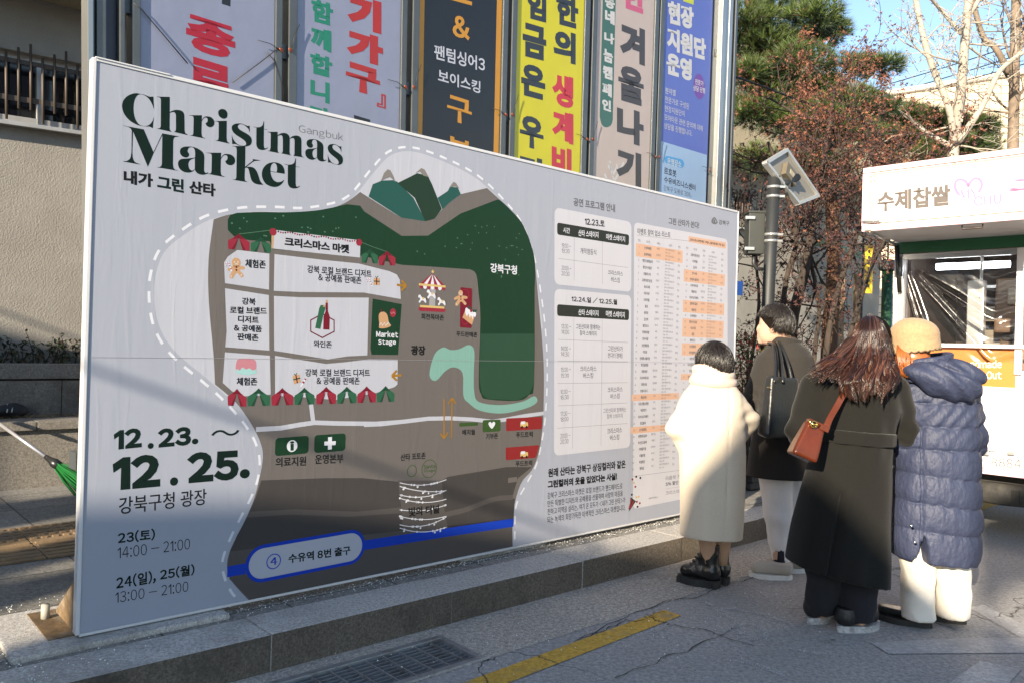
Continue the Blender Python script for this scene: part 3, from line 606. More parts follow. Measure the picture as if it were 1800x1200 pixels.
# facility boxes
for pts, c in (((372, 268), (548, 254), (546, 347), (369, 363)), 'green'), (((578, 252), (743, 242), (740, 333), (576, 346)), 'green'): M.rrect(zb(*pts), .02, PI[c], 5)
M.ell(*zb((460, 309))[0], .028, .029, PI['dash'], 6); M.text('i', *zb((449, 334), (471, 332), (449, 284)), PI['green'], 7, .05); M.line(zb((630, 296), (690, 293)), .02, PI['dash'], 6); M.line(zb((660, 262), (659, 327)), .022, PI['dash'], 7)
M.rrect(zc((668, 330), (800, 324), (800, 348), (668, 356)), .01, PI['moss'], 5); M.rrect(zc((833, 310), (960, 305), (958, 388), (833, 396)), .012, PI['moss'], 5); M.rrect(zc((998, 298), (1252, 286), (1250, 372), (998, 388)), .012, PI['truckred'], 5); M.rrect(zc((995, 503), (1232, 485), (1208, 574), (995, 592)), .012, PI['truckred'], 5)
M.curve(zc((897, 370), (876, 345), (876, 328), (888, 322), (897, 332), (908, 321), (920, 327), (918, 345)), PI['dash'], 7, 4)
for y in (340, 550):
    M.rrect(zc((1098, y - 15), (1152, y - 15), (1152, y + 18), (1098, y + 18)), .008, PI['gold'], 6); M.rrect(zc((1102, y - 20), (1132, y - 22), (1132, y - 2), (1102, y)), .004, PI['dash'], 7); M.ell(*zc((1110, y + 20))[0], .009, .009, PI['black'], 7, 8); M.ell(*zc((1142, y + 18))[0], .009, .009, PI['black'], 7, 8)
M.ring(*zc((336, 668))[0], .031, .004, PI['moss'], 5); M.ring(*zc((457, 652))[0], .05, .004, PI['moss'], 5)
M.text('Santa', *zc((418, 652), (500, 645), (418, 626)), PI['moss'], 6, .02); M.text('Stage', *zc((418, 682), (500, 676), (418, 658)), PI['moss'], 6, .02)
B_ = PI['black']
for body, pts, c, o in (('크리스마스 마켓', ((467, 243), (846, 288), (467, 188)), 'black', .05), ('체험존', ((236, 368), (356, 376), (236, 318)), 'black', .03),
        ('강북', ((217, 585), (297, 590), (217, 543)), 'black', .03), ('로컬 브랜드', ((146, 637), (362, 643), (146, 595)), 'black', .03), ('디저트', ((194, 690), (314, 696), (194, 648)), 'black', .03), ('& 공예품', ((170, 740), (333, 747), (170, 700)), 'black', .03), ('판매존', ((190, 793), (313, 800), (190, 750)), 'black', .03), ('체험존', ((185, 1055), (306, 1055), (185, 1008)), 'black', .03),
        ('강북 로컬 브랜드 디저트', ((600, 400), (976, 428), (600, 354)), 'black', .02), ('& 공예품 판매존', ((664, 446), (916, 466), (664, 402)), 'black', .02), ('와인존', ((637, 832), (743, 838), (637, 794)), 'black', .02), ('Market', ((1003, 774), (1132, 778), (1003, 738)), 'dash', .035), ('Stage', ((1014, 826), (1119, 826), (1014, 788)), 'dash', .035), ('광장', ((1207, 878), (1291, 880), (1207, 822)), 'black', .04),
        ('강북 로컬 브랜드 디저트', ((588, 1003), (966, 1003), (588, 958)), 'black', .02), ('& 공예품 판매존', ((654, 1050), (906, 1050), (654, 1005)), 'black', .02)):
    M.text(body, *z7(*pts), PI[c], 8, o)
M.text('강북구청', *z8((512, 552), (620, 562), (512, 514)), PI['dash'], 8, .03); M.text('회전목마존', *zh((334, 676), (600, 692), (334, 606)), B_, 8, .02); M.text('푸드판매존', *zh((745, 875), (993, 888), (745, 812)), B_, 8, .02)
M.text('의료지원', *zb((373, 420), (533, 412), (373, 370)), B_, 8, .02); M.text('운영본부', *zb((581, 405), (730, 398), (581, 355)), B_, 8, .02); M.text('산타 포토존', *zc((255, 597), (432, 583), (255, 548)), B_, 8, .02)
for body, pts in (('배치월', ((690, 416), (778, 414), (690, 376))), ('기부존', ((855, 446), (940, 440), (855, 406))), ('푸드트럭', ((1067, 436), (1185, 430), (1067, 394))), ('푸드트럭', ((1064, 638), (1181, 630), (1064, 598)))): M.text(body, *zc(*pts), B_, 8, .02)
M.mb.build('map_print', brd)
# ---- title and dates
T = S(); zt = lambda *q: Z(205, 155, 8.5714, *q); zr = lambda *q: Z(400, 190, 8.5714, *q); zl = lambda *q: Z(205, 220, 8.5714, *q); IK = PI['ink']
def bez(pts, n=7):
    """points tagged 'c' are controls of a quadratic span, the rest are corners"""
    out = []; i = 0; k = len(pts)
    while i < k:
        a = pts[i]; out.append(a[:2]); b = pts[(i + 1) % k]
        if len(b) == 3:
            c = pts[(i + 2) % k]
            for q in range(1, n):
                t = q / n; out.append(((1 - t) ** 2 * a[0] + 2 * t * (1 - t) * b[0] + t * t * c[0], (1 - t) ** 2 * a[1] + 2 * t * (1 - t) * b[1] + t * t * c[1]))
            i += 2
        else: i += 1
    return out
_c = 'c'
def G(zf, *loops): T.poly(zf(*loops[0]), IK, 3, [zf(*h) for h in loops[1:]])
G(zt, smooth([(355, 92), (300, 80), (240, 88), (170, 118), (110, 175), (84, 240), (84, 300), (105, 375), (150, 445), (220, 510), (300, 553), (360, 572), (425, 580)], 4, False) + [(495, 583), (546, 608), (548, 560), (563, 422), (552, 470)] + smooth([(540, 500), (500, 550), (450, 573), (400, 575), (350, 558), (310, 520), (280, 465), (262, 400), (254, 320), (258, 240), (272, 180), (300, 125), (330, 102), (365, 96)], 4, False) + smooth([(420, 112), (470, 150), (510, 200), (545, 270)], 4, False) + [(563, 325), (553, 132), (505, 134), (480, 128), (420, 103)])
hST = [(602, 132), (800, 136), (799, 365)] + smooth([(830, 348), (880, 333), (920, 332), (970, 342), (1005, 370), (1020, 415)], 4, False) + [(1023, 640)] + smooth([(1032, 680), (1075, 708)], 3, False) + [(1060, 710), (858, 662)] + smooth([(872, 660), (888, 645), (893, 620)], 3, False) + [(893, 420)] + smooth([(886, 385), (868, 368), (845, 364), (800, 376)], 4, False) + [(797, 600)] + smooth([(802, 635), (830, 660)], 3, False) + [(810, 660), (602, 612)] + smooth([(640, 610), (658, 598), (665, 570)], 3, False) + [(667, 185)] + smooth([(660, 155), (640, 142), (602, 136)], 3, False)
G(zt, hST)
def r_(zf, dx, dy, k=1.0, xs=1.0):
    f = lambda x, y: (dx + (x - 1090) * k * xs, dy + (y - 410) * k)
    pts = [(1090, 412), (1284, 412), (1282, 490)] + smooth([(1300, 455), (1330, 433), (1370, 430), (1420, 442), (1460, 480), (1472, 525), (1462, 565), (1430, 590), (1390, 590), (1355, 568), (1340, 532)], 4, False) + smooth([(1362, 518), (1372, 490), (1366, 460), (1345, 446)], 3, False) + smooth([(1325, 448), (1300, 472), (1281, 510)], 3, False) + [(1278, 680)] + smooth([(1284, 725), (1300, 745), (1340, 760)], 3, False) + [(1320, 762), (1098, 716)] + smooth([(1130, 715), (1150, 702), (1156, 670)], 3, False) + [(1160, 460)] + smooth([(1155, 435), (1140, 422), (1090, 416)], 3, False)
    G(zf, [f(*q) for q in pts])
r_(zt, 1090, 410); r_(zl, 1355, 418, 1.04, 1.08)
G(zt, [(1478, 500), (1658, 496), (1656, 740)] + smooth([(1660, 790), (1672, 815), (1704, 835)], 3, False) + [(1690, 838), (1482, 792)] + smooth([(1515, 790), (1530, 780), (1536, 750)], 3, False) + [(1538, 545)] + smooth([(1534, 520), (1518, 508), (1478, 504)], 3, False))
T.poly(zt(*smooth([(1530, 370), (1545, 335), (1580, 318), (1625, 325), (1658, 355), (1670, 400), (1658, 445), (1620, 465), (1580, 455), (1545, 425)], 4)), IK, 3)
def s_(zf, dx, dy, k=1.0, xs=1.0, sh=0.0):
    f = lambda x, y: (dx + (x - 62) * k * xs, dy + (y - 235) * k + (x - 62) * sh)
    pts = smooth([(70, 340), (62, 300), (75, 265), (110, 243), (160, 236), (215, 240), (270, 262)], 4, False) + [(305, 275), (332, 268), (334, 375), (325, 350)] + smooth([(315, 320), (280, 285), (235, 255), (190, 247), (160, 262), (155, 290), (175, 322), (220, 352)], 4, False) + smooth([(280, 385), (330, 420), (360, 465), (362, 520), (340, 560), (290, 580), (250, 578), (180, 570)], 4, False) + [(115, 545), (70, 546), (62, 410)] + smooth([(72, 440), (95, 490), (140, 540), (190, 565), (240, 572), (275, 560), (278, 530), (255, 495), (200, 455)], 4, False) + smooth([(130, 410), (90, 375)], 3, False)
    G(zf, [f(*q) for q in pts])
s_(zr, 62, 235); s_(zr, 1508, 543, .905, .84, .02)
def t_(zf, dx, dy, k=1.0):
    f = lambda x, y: (dx + (x - 390) * k, dy + (y - 200) * k)
    pts = [(390, 284), (440, 296)] + smooth([(490, 290), (525, 265), (545, 200)], 3, False) + [(550, 200), (547, 320), (600, 327), (600, 332), (546, 325), (545, 560)] + smooth([(550, 600), (570, 612), (610, 595)], 3, False) + smooth([(600, 612), (560, 632), (510, 635), (465, 620), (440, 585)], 3, False) + [(432, 545), (434, 300), (390, 290)]
    G(zf, [f(*q) for q in pts])
t_(zr, 390, 200); t_(zr, 862, 758, 1.05)
G(zr, [(597, 363), (752, 362), (754, 415)] + smooth([(790, 390), (840, 378), (890, 388), (925, 420), (935, 462)], 3, False) + smooth([(975, 428), (1030, 418), (1080, 430), (1108, 465), (1113, 520)], 3, False) + [(1113, 690)] + smooth([(1118, 730), (1155, 750)], 3, False) + [(982, 722)] + smooth([(1000, 720), (1008, 690)], 2, False) + [(1010, 510)] + smooth([(1005, 475), (985, 455), (936, 466)], 3, False) + [(933, 660)] + smooth([(938, 700), (962, 718)], 2, False) + [(800, 685)] + smooth([(822, 680), (832, 650)], 2, False) + [(832, 470)] + smooth([(826, 430), (805, 412), (756, 424)], 3, False) + [(753, 620)] + smooth([(758, 665), (782, 685)], 2, False) + [(597, 648)] + smooth([(635, 645), (648, 600)], 2, False) + [(650, 400)] + smooth([(645, 375), (597, 367)], 2, False))
def a_(zf, dx, dy, k=1.0, xs=1.0):
    f = lambda x, y: (dx + (x - 925) * k * xs, dy + (y - 325) * k)
    pts = smooth([(952, 400), (965, 360), (1010, 332), (1070, 326), (1140, 330), (1210, 352), (1280, 395), (1312, 440), (1320, 490)], 4, False) + [(1316, 680)] + smooth([(1325, 712), (1345, 724), (1382, 714)], 3, False) + smooth([(1370, 735), (1320, 750), (1270, 750), (1215, 728), (1185, 690), (1180, 668)], 3, False) + smooth([(1150, 700), (1100, 718), (1040, 715), (980, 690), (940, 645), (925, 590), (935, 545), (975, 515), (1060, 508), (1130, 500), (1180, 492)], 4, False) + [(1183, 430)] + smooth([(1178, 385), (1160, 350), (1125, 336), (1090, 345), (1072, 375), (1070, 405), (1090, 435)], 3, False) + smooth([(1090, 465), (1065, 488), (1030, 490), (990, 475), (960, 440)], 3, False)
    hl = smooth([(1178, 500), (1130, 518), (1095, 545), (1080, 590), (1090, 650), (1115, 680), (1145, 688), (1178, 664)], 4, False)
    G(zf, [f(*q) for q in pts], [f(*q) for q in hl])
a_(zl, 925, 325); a_(zr, 1170, 472, .79, .88)
G(zl, [(95, 10), (408, 68), (555, 412), (688, 128), (935, 174), (930, 180)] + smooth([(885, 182), (862, 200), (852, 240)], 3, False) + [(848, 590)] + smooth([(855, 645), (880, 675), (930, 688)], 3, False) + [(900, 688), (602, 638)] + smooth([(645, 636), (672, 618), (682, 580)], 3, False) + [(688, 150), (560, 420), (470, 630), (245, 95), (236, 400)] + smooth([(240, 480), (270, 555), (360, 595)], 4, False) + [(330, 594), (88, 550)] + smooth([(150, 545), (200, 510), (220, 440), (224, 380)], 4, False) + [(228, 90)] + smooth([(215, 60), (170, 30), (95, 14)], 3, False))
G(zr, [(70, 577), (268, 577), (264, 890), (375, 800)] + smooth([(385, 785), (370, 772), (330, 764)], 3, False) + [(500, 793)] + smooth([(430, 800), (400, 805), (372, 820)], 3, False) + [(285, 890)] + smooth([(340, 888), (395, 905), (440, 960), (470, 1040), (495, 1110), (540, 1160)], 4, False) + smooth([(480, 1158), (410, 1140), (360, 1090), (335, 1000), (315, 925), (290, 903), (262, 905)], 4, False) + [(256, 1050)] + smooth([(262, 1095), (300, 1118)], 3, False) + [(285, 1118), (70, 1082)] + smooth([(110, 1080), (128, 1060), (132, 1020)], 3, False) + [(138, 640)] + smooth([(132, 600), (110, 585), (70, 581)], 3, False))
G(zr, smooth([(860, 995), (855, 930), (820, 865), (760, 830), (680, 822), (600, 845), (540, 905), (517, 980), (525, 1060), (570, 1140), (640, 1180), (710, 1193), (780, 1175), (830, 1130), (855, 1085)], 4, False) + smooth([(845, 1090), (800, 1115), (740, 1118), (690, 1085), (660, 1030), (645, 962)], 3, False), smooth([(650, 955), (645, 920), (660, 860), (695, 832), (725, 845), (742, 880), (746, 935)], 4, False) + [(738, 970)])
T.mb.build('title_words', brd); T = S()
T.text('Gangbuk', *zr((1072, 398), (1740, 530), (1072, 248)), PI['grey'], 4, -.012)
for body, lb, rb, lt, c in (('내가', (105, 880), (547, 945), (105, 672), 'black'), ('그린', (612, 960), (1012, 1025), (612, 755), 'ink'), ('산타', (1090, 1030), (1490, 1085), (1090, 833), 'black')): T.text(body, *zl(lb, rb, lt), PI[c], 3, .045)
T.mb.build('subtitle', brd); T = S(); zd = lambda *q: Z(0, 600, 2.0, *q)
for body, pts, o, c in (('12', ((400, 380), (498, 370), (400, 310)), .055, 'ink'), ('.', ((519, 377), (540, 375), (519, 356)), .02, 'ink'), ('23.', ((554, 373), (697, 360), (554, 306)), .055, 'ink'), ('~', ((742, 336), (842, 327), (742, 312)), .0, 'ink'),
        ('12', ((396, 523), (563, 508), (396, 404)), .06, 'ink'), ('.', ((597, 507), (626, 504), (597, 477)), .02, 'ink'), ('25.', ((657, 499), (878, 480), (657, 390)), .06, 'ink'), ('강북구청 광장', ((418, 607), (726, 572), (418, 546)), .008, 'black'),
        ('23(토)', ((414, 712), (545, 697), (414, 668)), .03, 'ink'), ('14:00 - 21:00', ((414, 762), (668, 728), (414, 722)), -.008, 'black'), ('24(일),', ((408, 873), (548, 848), (408, 824)), .03, 'ink'), ('25(월)', ((562, 840), (684, 820), (562, 798)), .03, 'ink'), ('13:00 - 21:00', ((406, 918), (662, 877), (406, 880)), -.008, 'black')):
    if body in ('23(토)', '24(일),'): T.mb.build('date_lettering' if body == '23(토)' else 'hours_lettering', brd); T = S()
    T.text(body, *zd(*pts), PI[c], 3, o)
T.mb.build('hours_lettering', brd)
# ---- programme tables
Q = S(); za = lambda *q: Z(940, 330, 3.872, *q); ze = lambda *q: Z(940, 620, 3.871, *q); GR = PI['grey']
Q.rrect(za((135, 135), (658, 235), (657, 710), (133, 658)), .05, PI['card'], 2)
Q.rrect([*za((134, 688), (657, 735)), *ze((650, 640), (130, 698))], .05, PI['card'], 2)
Q.rrect(za((152, 238), (642, 322), (640, 395), (152, 320)), .02, PI['head'], 3); Q.rrect(za((152, 794), (642, 830), (640, 903), (152, 873)), .02, PI['head'], 3)
for a, b in (((160, 482), (635, 545)), ((158, 1032), (634, 1052)), ((156, 1176), (634, 1182))): Q.line(za(a, b), .003, PI['rule'], 3)
for a, b in (((268, 335), (268, 636)), ((460, 368), (460, 658))): Q.line(za(a, b), .003, PI['rule'], 3)
Q.line([*za((266, 880)), *ze((256, 650))], .003, PI['rule'], 3); Q.line([*za((459, 895)), *ze((450, 630))], .003, PI['rule'], 3)
for a, b in (((155, 206), (632, 200)), ((155, 358), (630, 338)), ((152, 510), (630, 478))): Q.line(ze(a, b), .003, PI['rule'], 3)
for f, body, pts, c, o in ((za, '공연 프로그램 안내', ((263, 125), (546, 170), (263, 68)), 'grey', .03), (za, '12.23.토', ((340, 252), (475, 270), (340, 208)), 'black', .035), (za, '시간', ((193, 308), (239, 314), (193, 270)), 'dash', .02), (za, '산타 스테이지', ((296, 330), (433, 345), (296, 286)), 'dash', .02), (za, '마켓 스테이지', ((486, 354), (614, 372), (486, 314)), 'dash', .02),
        (za, '19:00 -', ((183, 408), (247, 416), (183, 378)), 'grey', 0), (za, '19:30', ((183, 444), (236, 450), (183, 414)), 'grey', 0), (za, '개막점등식', ((310, 450), (418, 462), (310, 410)), 'black', .0), (za, '20:00 -', ((181, 560), (248, 568), (181, 530)), 'grey', 0), (za, '20:30', ((181, 598), (236, 604), (181, 568)), 'grey', 0), (za, '크리스마스', ((498, 592), (600, 604), (498, 560)), 'grey', .01), (za, '버스킹', ((519, 642), (578, 650), (519, 606)), 'grey', .01),
        (za, '12.24.일 / 12.25.월', ((250, 778), (560, 800), (250, 736)), 'black', .035), (za, '산타 스테이지', ((296, 868), (433, 876), (296, 826)), 'dash', .02), (za, '마켓 스테이지', ((484, 878), (612, 888), (484, 836)), 'dash', .02), (za, '13:30 -', ((181, 958), (247, 962), (181, 928)), 'grey', 0), (za, '14:00', ((181, 996), (233, 998), (181, 966)), 'grey', 0), (za, '그린산타와 함께하는', ((280, 962), (446, 968), (280, 926)), 'black', 0), (za, '참여 스테이지', ((306, 1004), (419, 1010), (306, 970)), 'black', 0), (za, '14:00 -', ((178, 1108), (245, 1110), (178, 1076)), 'grey', 0), (za, '14:30', ((178, 1144), (233, 1146), (178, 1114)), 'grey', 0), (za, '그린산타가', ((497, 1110), (598, 1114), (497, 1072)), 'grey', .01), (za, '쏜다!! (경매)', ((497, 1156), (597, 1160), (497, 1118)), 'grey', .01),
        (ze, '15:00 -', ((178, 128), (245, 126), (178, 98)), 'grey', 0), (ze, '15:30', ((178, 166), (231, 165), (178, 138)), 'grey', 0), (ze, '크리스마스', ((308, 125), (419, 124), (308, 88)), 'grey', .01), (ze, '버스킹', ((328, 172), (397, 170), (328, 134)), 'grey', .01), (ze, '16:00 -', ((175, 278), (243, 274), (175, 248)), 'grey', 0), (ze, '16:30', ((175, 316), (231, 312), (175, 286)), 'grey', 0), (ze, '크리스마스', ((495, 268), (597, 262), (495, 232)), 'grey', .01), (ze, '버스킹', ((515, 312), (577, 308), (515, 276)), 'grey', .01),
        (ze, '17:30 -', ((175, 428), (241, 422), (175, 398)), 'grey', 0), (ze, '18:00', ((175, 466), (229, 461), (175, 436)), 'grey', 0), (ze, '그린산타와 함께하는', ((466, 408), (622, 398), (466, 376)), 'grey', 0), (ze, '참여 스테이지', ((490, 446), (596, 440), (490, 414)), 'grey', 0), (ze, '20:00 -', ((173, 580), (242, 573), (173, 548)), 'grey', 0), (ze, '20:30', ((173, 618), (229, 612), (173, 586)), 'grey', 0), (ze, '크리스마스', ((492, 550), (593, 540), (492, 512)), 'grey', .01), (ze, '버스킹', ((511, 594), (574, 588), (511, 556)), 'grey', .01),
        (ze, '원래 산타는 강북구 상징컬러와 같은', ((90, 845), (617, 780), (90, 785)), 'black', .035), (ze, '그린컬러의 옷을 입었다는 사실!', ((88, 920), (558, 862), (88, 866)), 'black', .05), (ze, '강북구 크리스마스 마켓은 로컬 브랜드가 핸드메이드로', ((86, 992), (596, 922), (86, 948)), 'black', .0), (ze, '만든 특별한 디저트와 공예품을 선물하며 사랑의 마음을', ((86, 1046), (598, 970), (86, 1004)), 'black', .0), (ze, '전하고 지역을 살리는, 여기 온 모두가 <내가 그린 산타>가', ((86, 1102), (616, 1018), (86, 1058)), 'black', .0), (ze, '되는 녹색의 희망가득한 이색적인 크리스마스 마켓입니다.', ((84, 1158), (616, 1070), (84, 1112)), 'black', .0)):
    Q.text(body, *f(*pts), PI[c], 5, o)
Q.mb.build('programme_print', brd)
# ---- participating shops list
R_ = S()
R_.rrect([*za((676, 236), (1312, 352)), (1279, 860), ze((668, 1060))[0]], .045, PI['card'], 2)
R_.text('그린 산타가 쏜다!', *za((910, 250), (1118, 282), (910, 202)), PI['grey'], 5, .03); R_.text('강북구', *za((1252, 252), (1324, 262), (1252, 218)), PI['grey'], 5, .025)
R_.curve(za((1203, 222), (1212, 208), (1222, 202), (1232, 210), (1240, 225), (1244, 238), (1232, 250), (1212, 247), (1203, 238)), PI['grey'], 4, 3); R_.curve(za((1214, 225), (1222, 212), (1228, 222), (1236, 232), (1226, 242), (1214, 238)), PI['page'], 5, 3); R_.ell(*za((1222, 232))[0], .014, .017, PI['grey'], 6)
R_.text('이벤트 참여 업소 리스트', *za((697, 318), (923, 345), (697, 275)), PI['grey'], 5, .02); R_.line(za((694, 324), (1060, 366)), .003, PI['rule'], 3)
R_.rrect(za((1046, 330), (1302, 374), (1300, 418), (1046, 370)), .012, PI['peach'], 3); R_.text('크리스마스마켓 확인 구매시, 콜라겐(1병) 무료 업소', *za((1056, 364), (1292, 404), (1056, 344)), PI['black'], 5, .02)
# rows follow straight lines on the board: left block 35 rows, right block from 36
u = lambda P_: BP.uv(*P_)
lt0, rt0 = u(za((698, 380))[0]), u(za((1004, 430))[0]); vb = u(ze((690, 810))[0])[1]; rh = (lt0[1] - vb) / 35
xs0 = [u(za((x, 400))[0])[0] for x in (710, 770, 842, 922, 984)]; xs1 = [u(za((x, 480))[0])[0] for x in (1036, 1090, 1150, 1212, 1276)]
shops = ['근성떡볶당', '호랑떡볶당', '행진도량철순대', '황인수유곱창', '유월파스타', '고향의정다운집', '속초지례', '서로식당', '서로마을', '풍경', '생목로', '군산역', '별천도사', '가향마라탕', '연수식당', '선연꽃향점', '이로운', '언제꽃나올마당', '화인설렁탕', '토청옥관', '수유야채식당', '대전식당', '호평시오니', '매살식당', '지조전통삼계탕', '옥천면기', '이보석오미베이', '반갑원추', '신서점꽃집', '번한돼지갈비', '부산진오봉바', '가제갈주점', '시월분점', '목청원인', '행복집']
menu = ['떡볶이', '육회', '보쌈', '찜닭,전골', '파스타', '한정식', '국수', '김치찌개', '치킨', '돈까스']
HI0 = {0, 1, 23, 28}; HI1 = {3, 4, 8, 9, 11, 12, 13, 15, 16, 20}
def cell(x, y, body, h, off=0.0):
    V, Fs = glyphs(body, off); ex, ey = V.max(0); k = h / ey; R_.mb.add([BP.P(*(np.array([x, y]) + (q - [ex / 2, ey / 2]) * [k * .8, k]), R_._w(5)) for q in V], Fs, PI['grey'])
for col, (xs, hi, start) in enumerate(((xs0, HI0, 0), (xs1, HI1, 35))):
    x0, x1 = xs[0] - .035, xs[4] + .045; top = lt0[1] if col == 0 else u(za((1030, 440))[0])[1] + rh * .2
    for r in range(35 if col == 0 else 33):
        yc = top - rh * (r + .5)
        if r in hi: R_.uvpoly([(x0, yc - rh * .5), (x1, yc - rh * .5), (x1, yc + rh * .5), (x0, yc + rh * .5)], PI['peach'], 3)
        cell(xs[0], yc, str(r + 1 + start), .014); cell(xs[1], yc, shops[(r * 3 + col * 5) % 35] if col else shops[r], .022, .03); cell(xs[2], yc + .008, menu[(r * 7 + col) % 10], .016)
        cell(xs[3], yc + .011, '강북구 한천로%d길 %d,' % (130 + r % 9, 3 + r * 2 % 40), .014); cell(xs[3] - .03, yc - .012, '(번동/수유)', .013); cell(xs[4], yc, '5%' if r % 4 else '10%', .017)
    for x, b in zip(xs, ('번호', '업소명', '주메뉴', '소재지', '할인')): cell(x, top + rh * .5, b, .018)
R_.line(ze((668, 838), (995, 795)), .003, PI['rule'], 3)
for body, pts, o in (('<리플렛지원업소>', ((767, 995), (842, 982), (767, 984)), 0), ('리플렛 가지고 방문시', ((890, 865), (1110, 830), (890, 838)), .0), ('5% 할인 or 생맥주', ((890, 905), (1080, 875), (890, 878)), .03), ('크리스마스 마켓', ((890, 965), (1060, 940), (890, 938)), .0)): R_.text(body, *ze(*pts), PI['grey'], 5, o)
R_.line(ze((892, 922), (1000, 906)), .002, PI['rule'], 4)
R_.poly(ze((652, 978), (688, 1006), (640, 1078)), PI['green'], 4); R_.line(ze((658, 990), (640, 1060)), .012, PI['red'], 5); R_.line(ze((674, 1000), (650, 1055)), .012, PI['red'], 5)
for x, y, c in ((664, 858, 'red'), (675, 882, 'gold'), (718, 848, 'black'), (684, 908, 'red'), (660, 962, 'black'), (690, 980, 'gold'), (706, 976, 'gold'), (714, 1020, 'red'), (694, 1010, 'red'), (699, 1044, 'black'), (690, 840, 'black')): R_.ell(*ze((x, y))[0], .012, .009, PI[c], 5, 5)
R_.mb.build('shop_list_print', brd)
# seam across the cloth and back braces
p = MB(); a = BP.uv(135, 627)[1]; p.box(BP.P(BLEN / 2, a, .0016), (BLEN - .04, .0008, .0012), mat('seam_thread', (.3, .3, .32), .7), E3); p.build('seam', brd)
RUST = mat('rusty_steel', (.17, .11, .055), .75, .3, var=.5, vs=14, bump=.3, bs=60, dirt=(.33, .27, .2), ds=5)
for sx in (.0, BLEN * .5, BLEN - .12):
    p = MB(); p.prism([BP.P(sx, .01, -.05), BP.P(sx, .21, -.05), BP.P(sx, .01, -.34)], BE * .008, RUST); p.box(BP.P(sx + .06, -.017, -.24), (.3, .4, .012), RUST, E3, .002)
    p.tube([BP.P(sx - .04, -.015, -.33), BP.P(sx - .04, .05, -.33)], .018, mat('bolt_cap', (.3, .28, .24), .7), 10); fixn(p.build('back_brace', brd))
# granite footing slabs the board stands on
for k, (s0, s1, hz, t0, t1) in enumerate(((-.24, .62, .02, -.08, .5), (2.05, 2.75, .014, .03, .5), (4.2, 5.0, .014, .02, .5))):
    p = MB(); p.box(st((s0 + s1) / 2, (t0 + t1) / 2, KZ + hz / 2 - .003), (s1 - s0, t1 - t0, hz + .006), GRANITE, E3, .012)
    tag(p.build('footing_slab', loc=st((s0 + s1) / 2, (t0 + t1) / 2, KZ)), ['worn granite slab under the left end of the map board', 'granite slab under the middle of the map board', 'granite slab under the right end of the map board'][k], 'stone slab', 'granite slabs under the map board')
# ================================================================== BUILDINGS
def stucco(name, col, dirt, bump=.5):
    return mat(name, col, .9, var=.1, vs=3, bump=bump, bs=70, dirt=dirt, ds=.9, dth=(.45, .8), spec=.2, bdist=.02)
CREAM = stucco('cream_stucco', (.29, .272, .245), (.22, .205, .185), .3); CREAM2 = stucco('upper_stucco', (.4, .35, .25), (.3, .26, .18), .9)
WE1 = BE - GUP * (BE @ GUP); WP = Plane(BL * [1, 1, 0] - BN * 5.0, WE1, GUP)
wuv = WP.uv
HALL_END = wuv(1542, 600)[0]
hall = thing('hall_building', 'long cream stucco hall with barred windows behind the map board and banners', 'building', WP.P(HALL_END / 2, 0))
vb0 = .0; v_lo = (wuv(0, 210)[1] + wuv(144, 236)[1]) / 2; v_hi = (wuv(0, 78)[1] + wuv(144, 118)[1]) / 2; v_ov = v_hi + .5
x0w, x1w = wuv(-70, 150)[0], wuv(150, 150)[0] + .9
u2a, u2b = wuv(1280, 400)[0] - .6, wuv(1311, 410)[0]
def holes(ws): return [[WP.P(a, v_lo), WP.P(b, v_lo), WP.P(b, v_hi), WP.P(a, v_hi)] for a, b in ws]
WINS = [(x0w, x1w), (x0w - 4.2, x0w - 1.0), (u2a - 1.4, u2b)]
p = MB(); A, B = -14, HALL_END
p.prism([WP.P(A, -.5), WP.P(B, -.5), WP.P(B, v_ov), WP.P(A, v_ov)], -WP.n * .25, CREAM, holes(WINS)); fixn(p.build('wall', hall))
p = MB(); E_W = np.array([WP.e1, -WP.n, WP.e2]); OV = .65
p.box(WP.P((A + B) / 2 - .1, v_ov + 1.0, OV / 2 - 2.5), (B - A + .2, OV + 5, 2.0 - .004), CREAM2, E_W); p.build('upper_storey', hall)
p = MB(); p.box(WP.P((A + B) / 2, v_ov + 2.1, -2.4), (B - A + .7, 6.0, .2), mat('roof_edge', (.3, .29, .27), .8), E_W, .02); p.build('roof', hall)
p = MB(); p.box(WP.P(B - .1, v_ov / 2 - .2, -2.5), (.2, 4.48, v_ov + .4), CREAM, E_W); p.build('end_wall', hall)
ALU = mat('aluminium_sash', (.5, .5, .5), .4, .5); BARM = mat('grille_paint', (.075, .06, .05), .6, .2, dirt=(.1, .06, .04), ds=8)
DARKGL = mat('window_glass', (.012, .013, .015), .05, spec=.8)
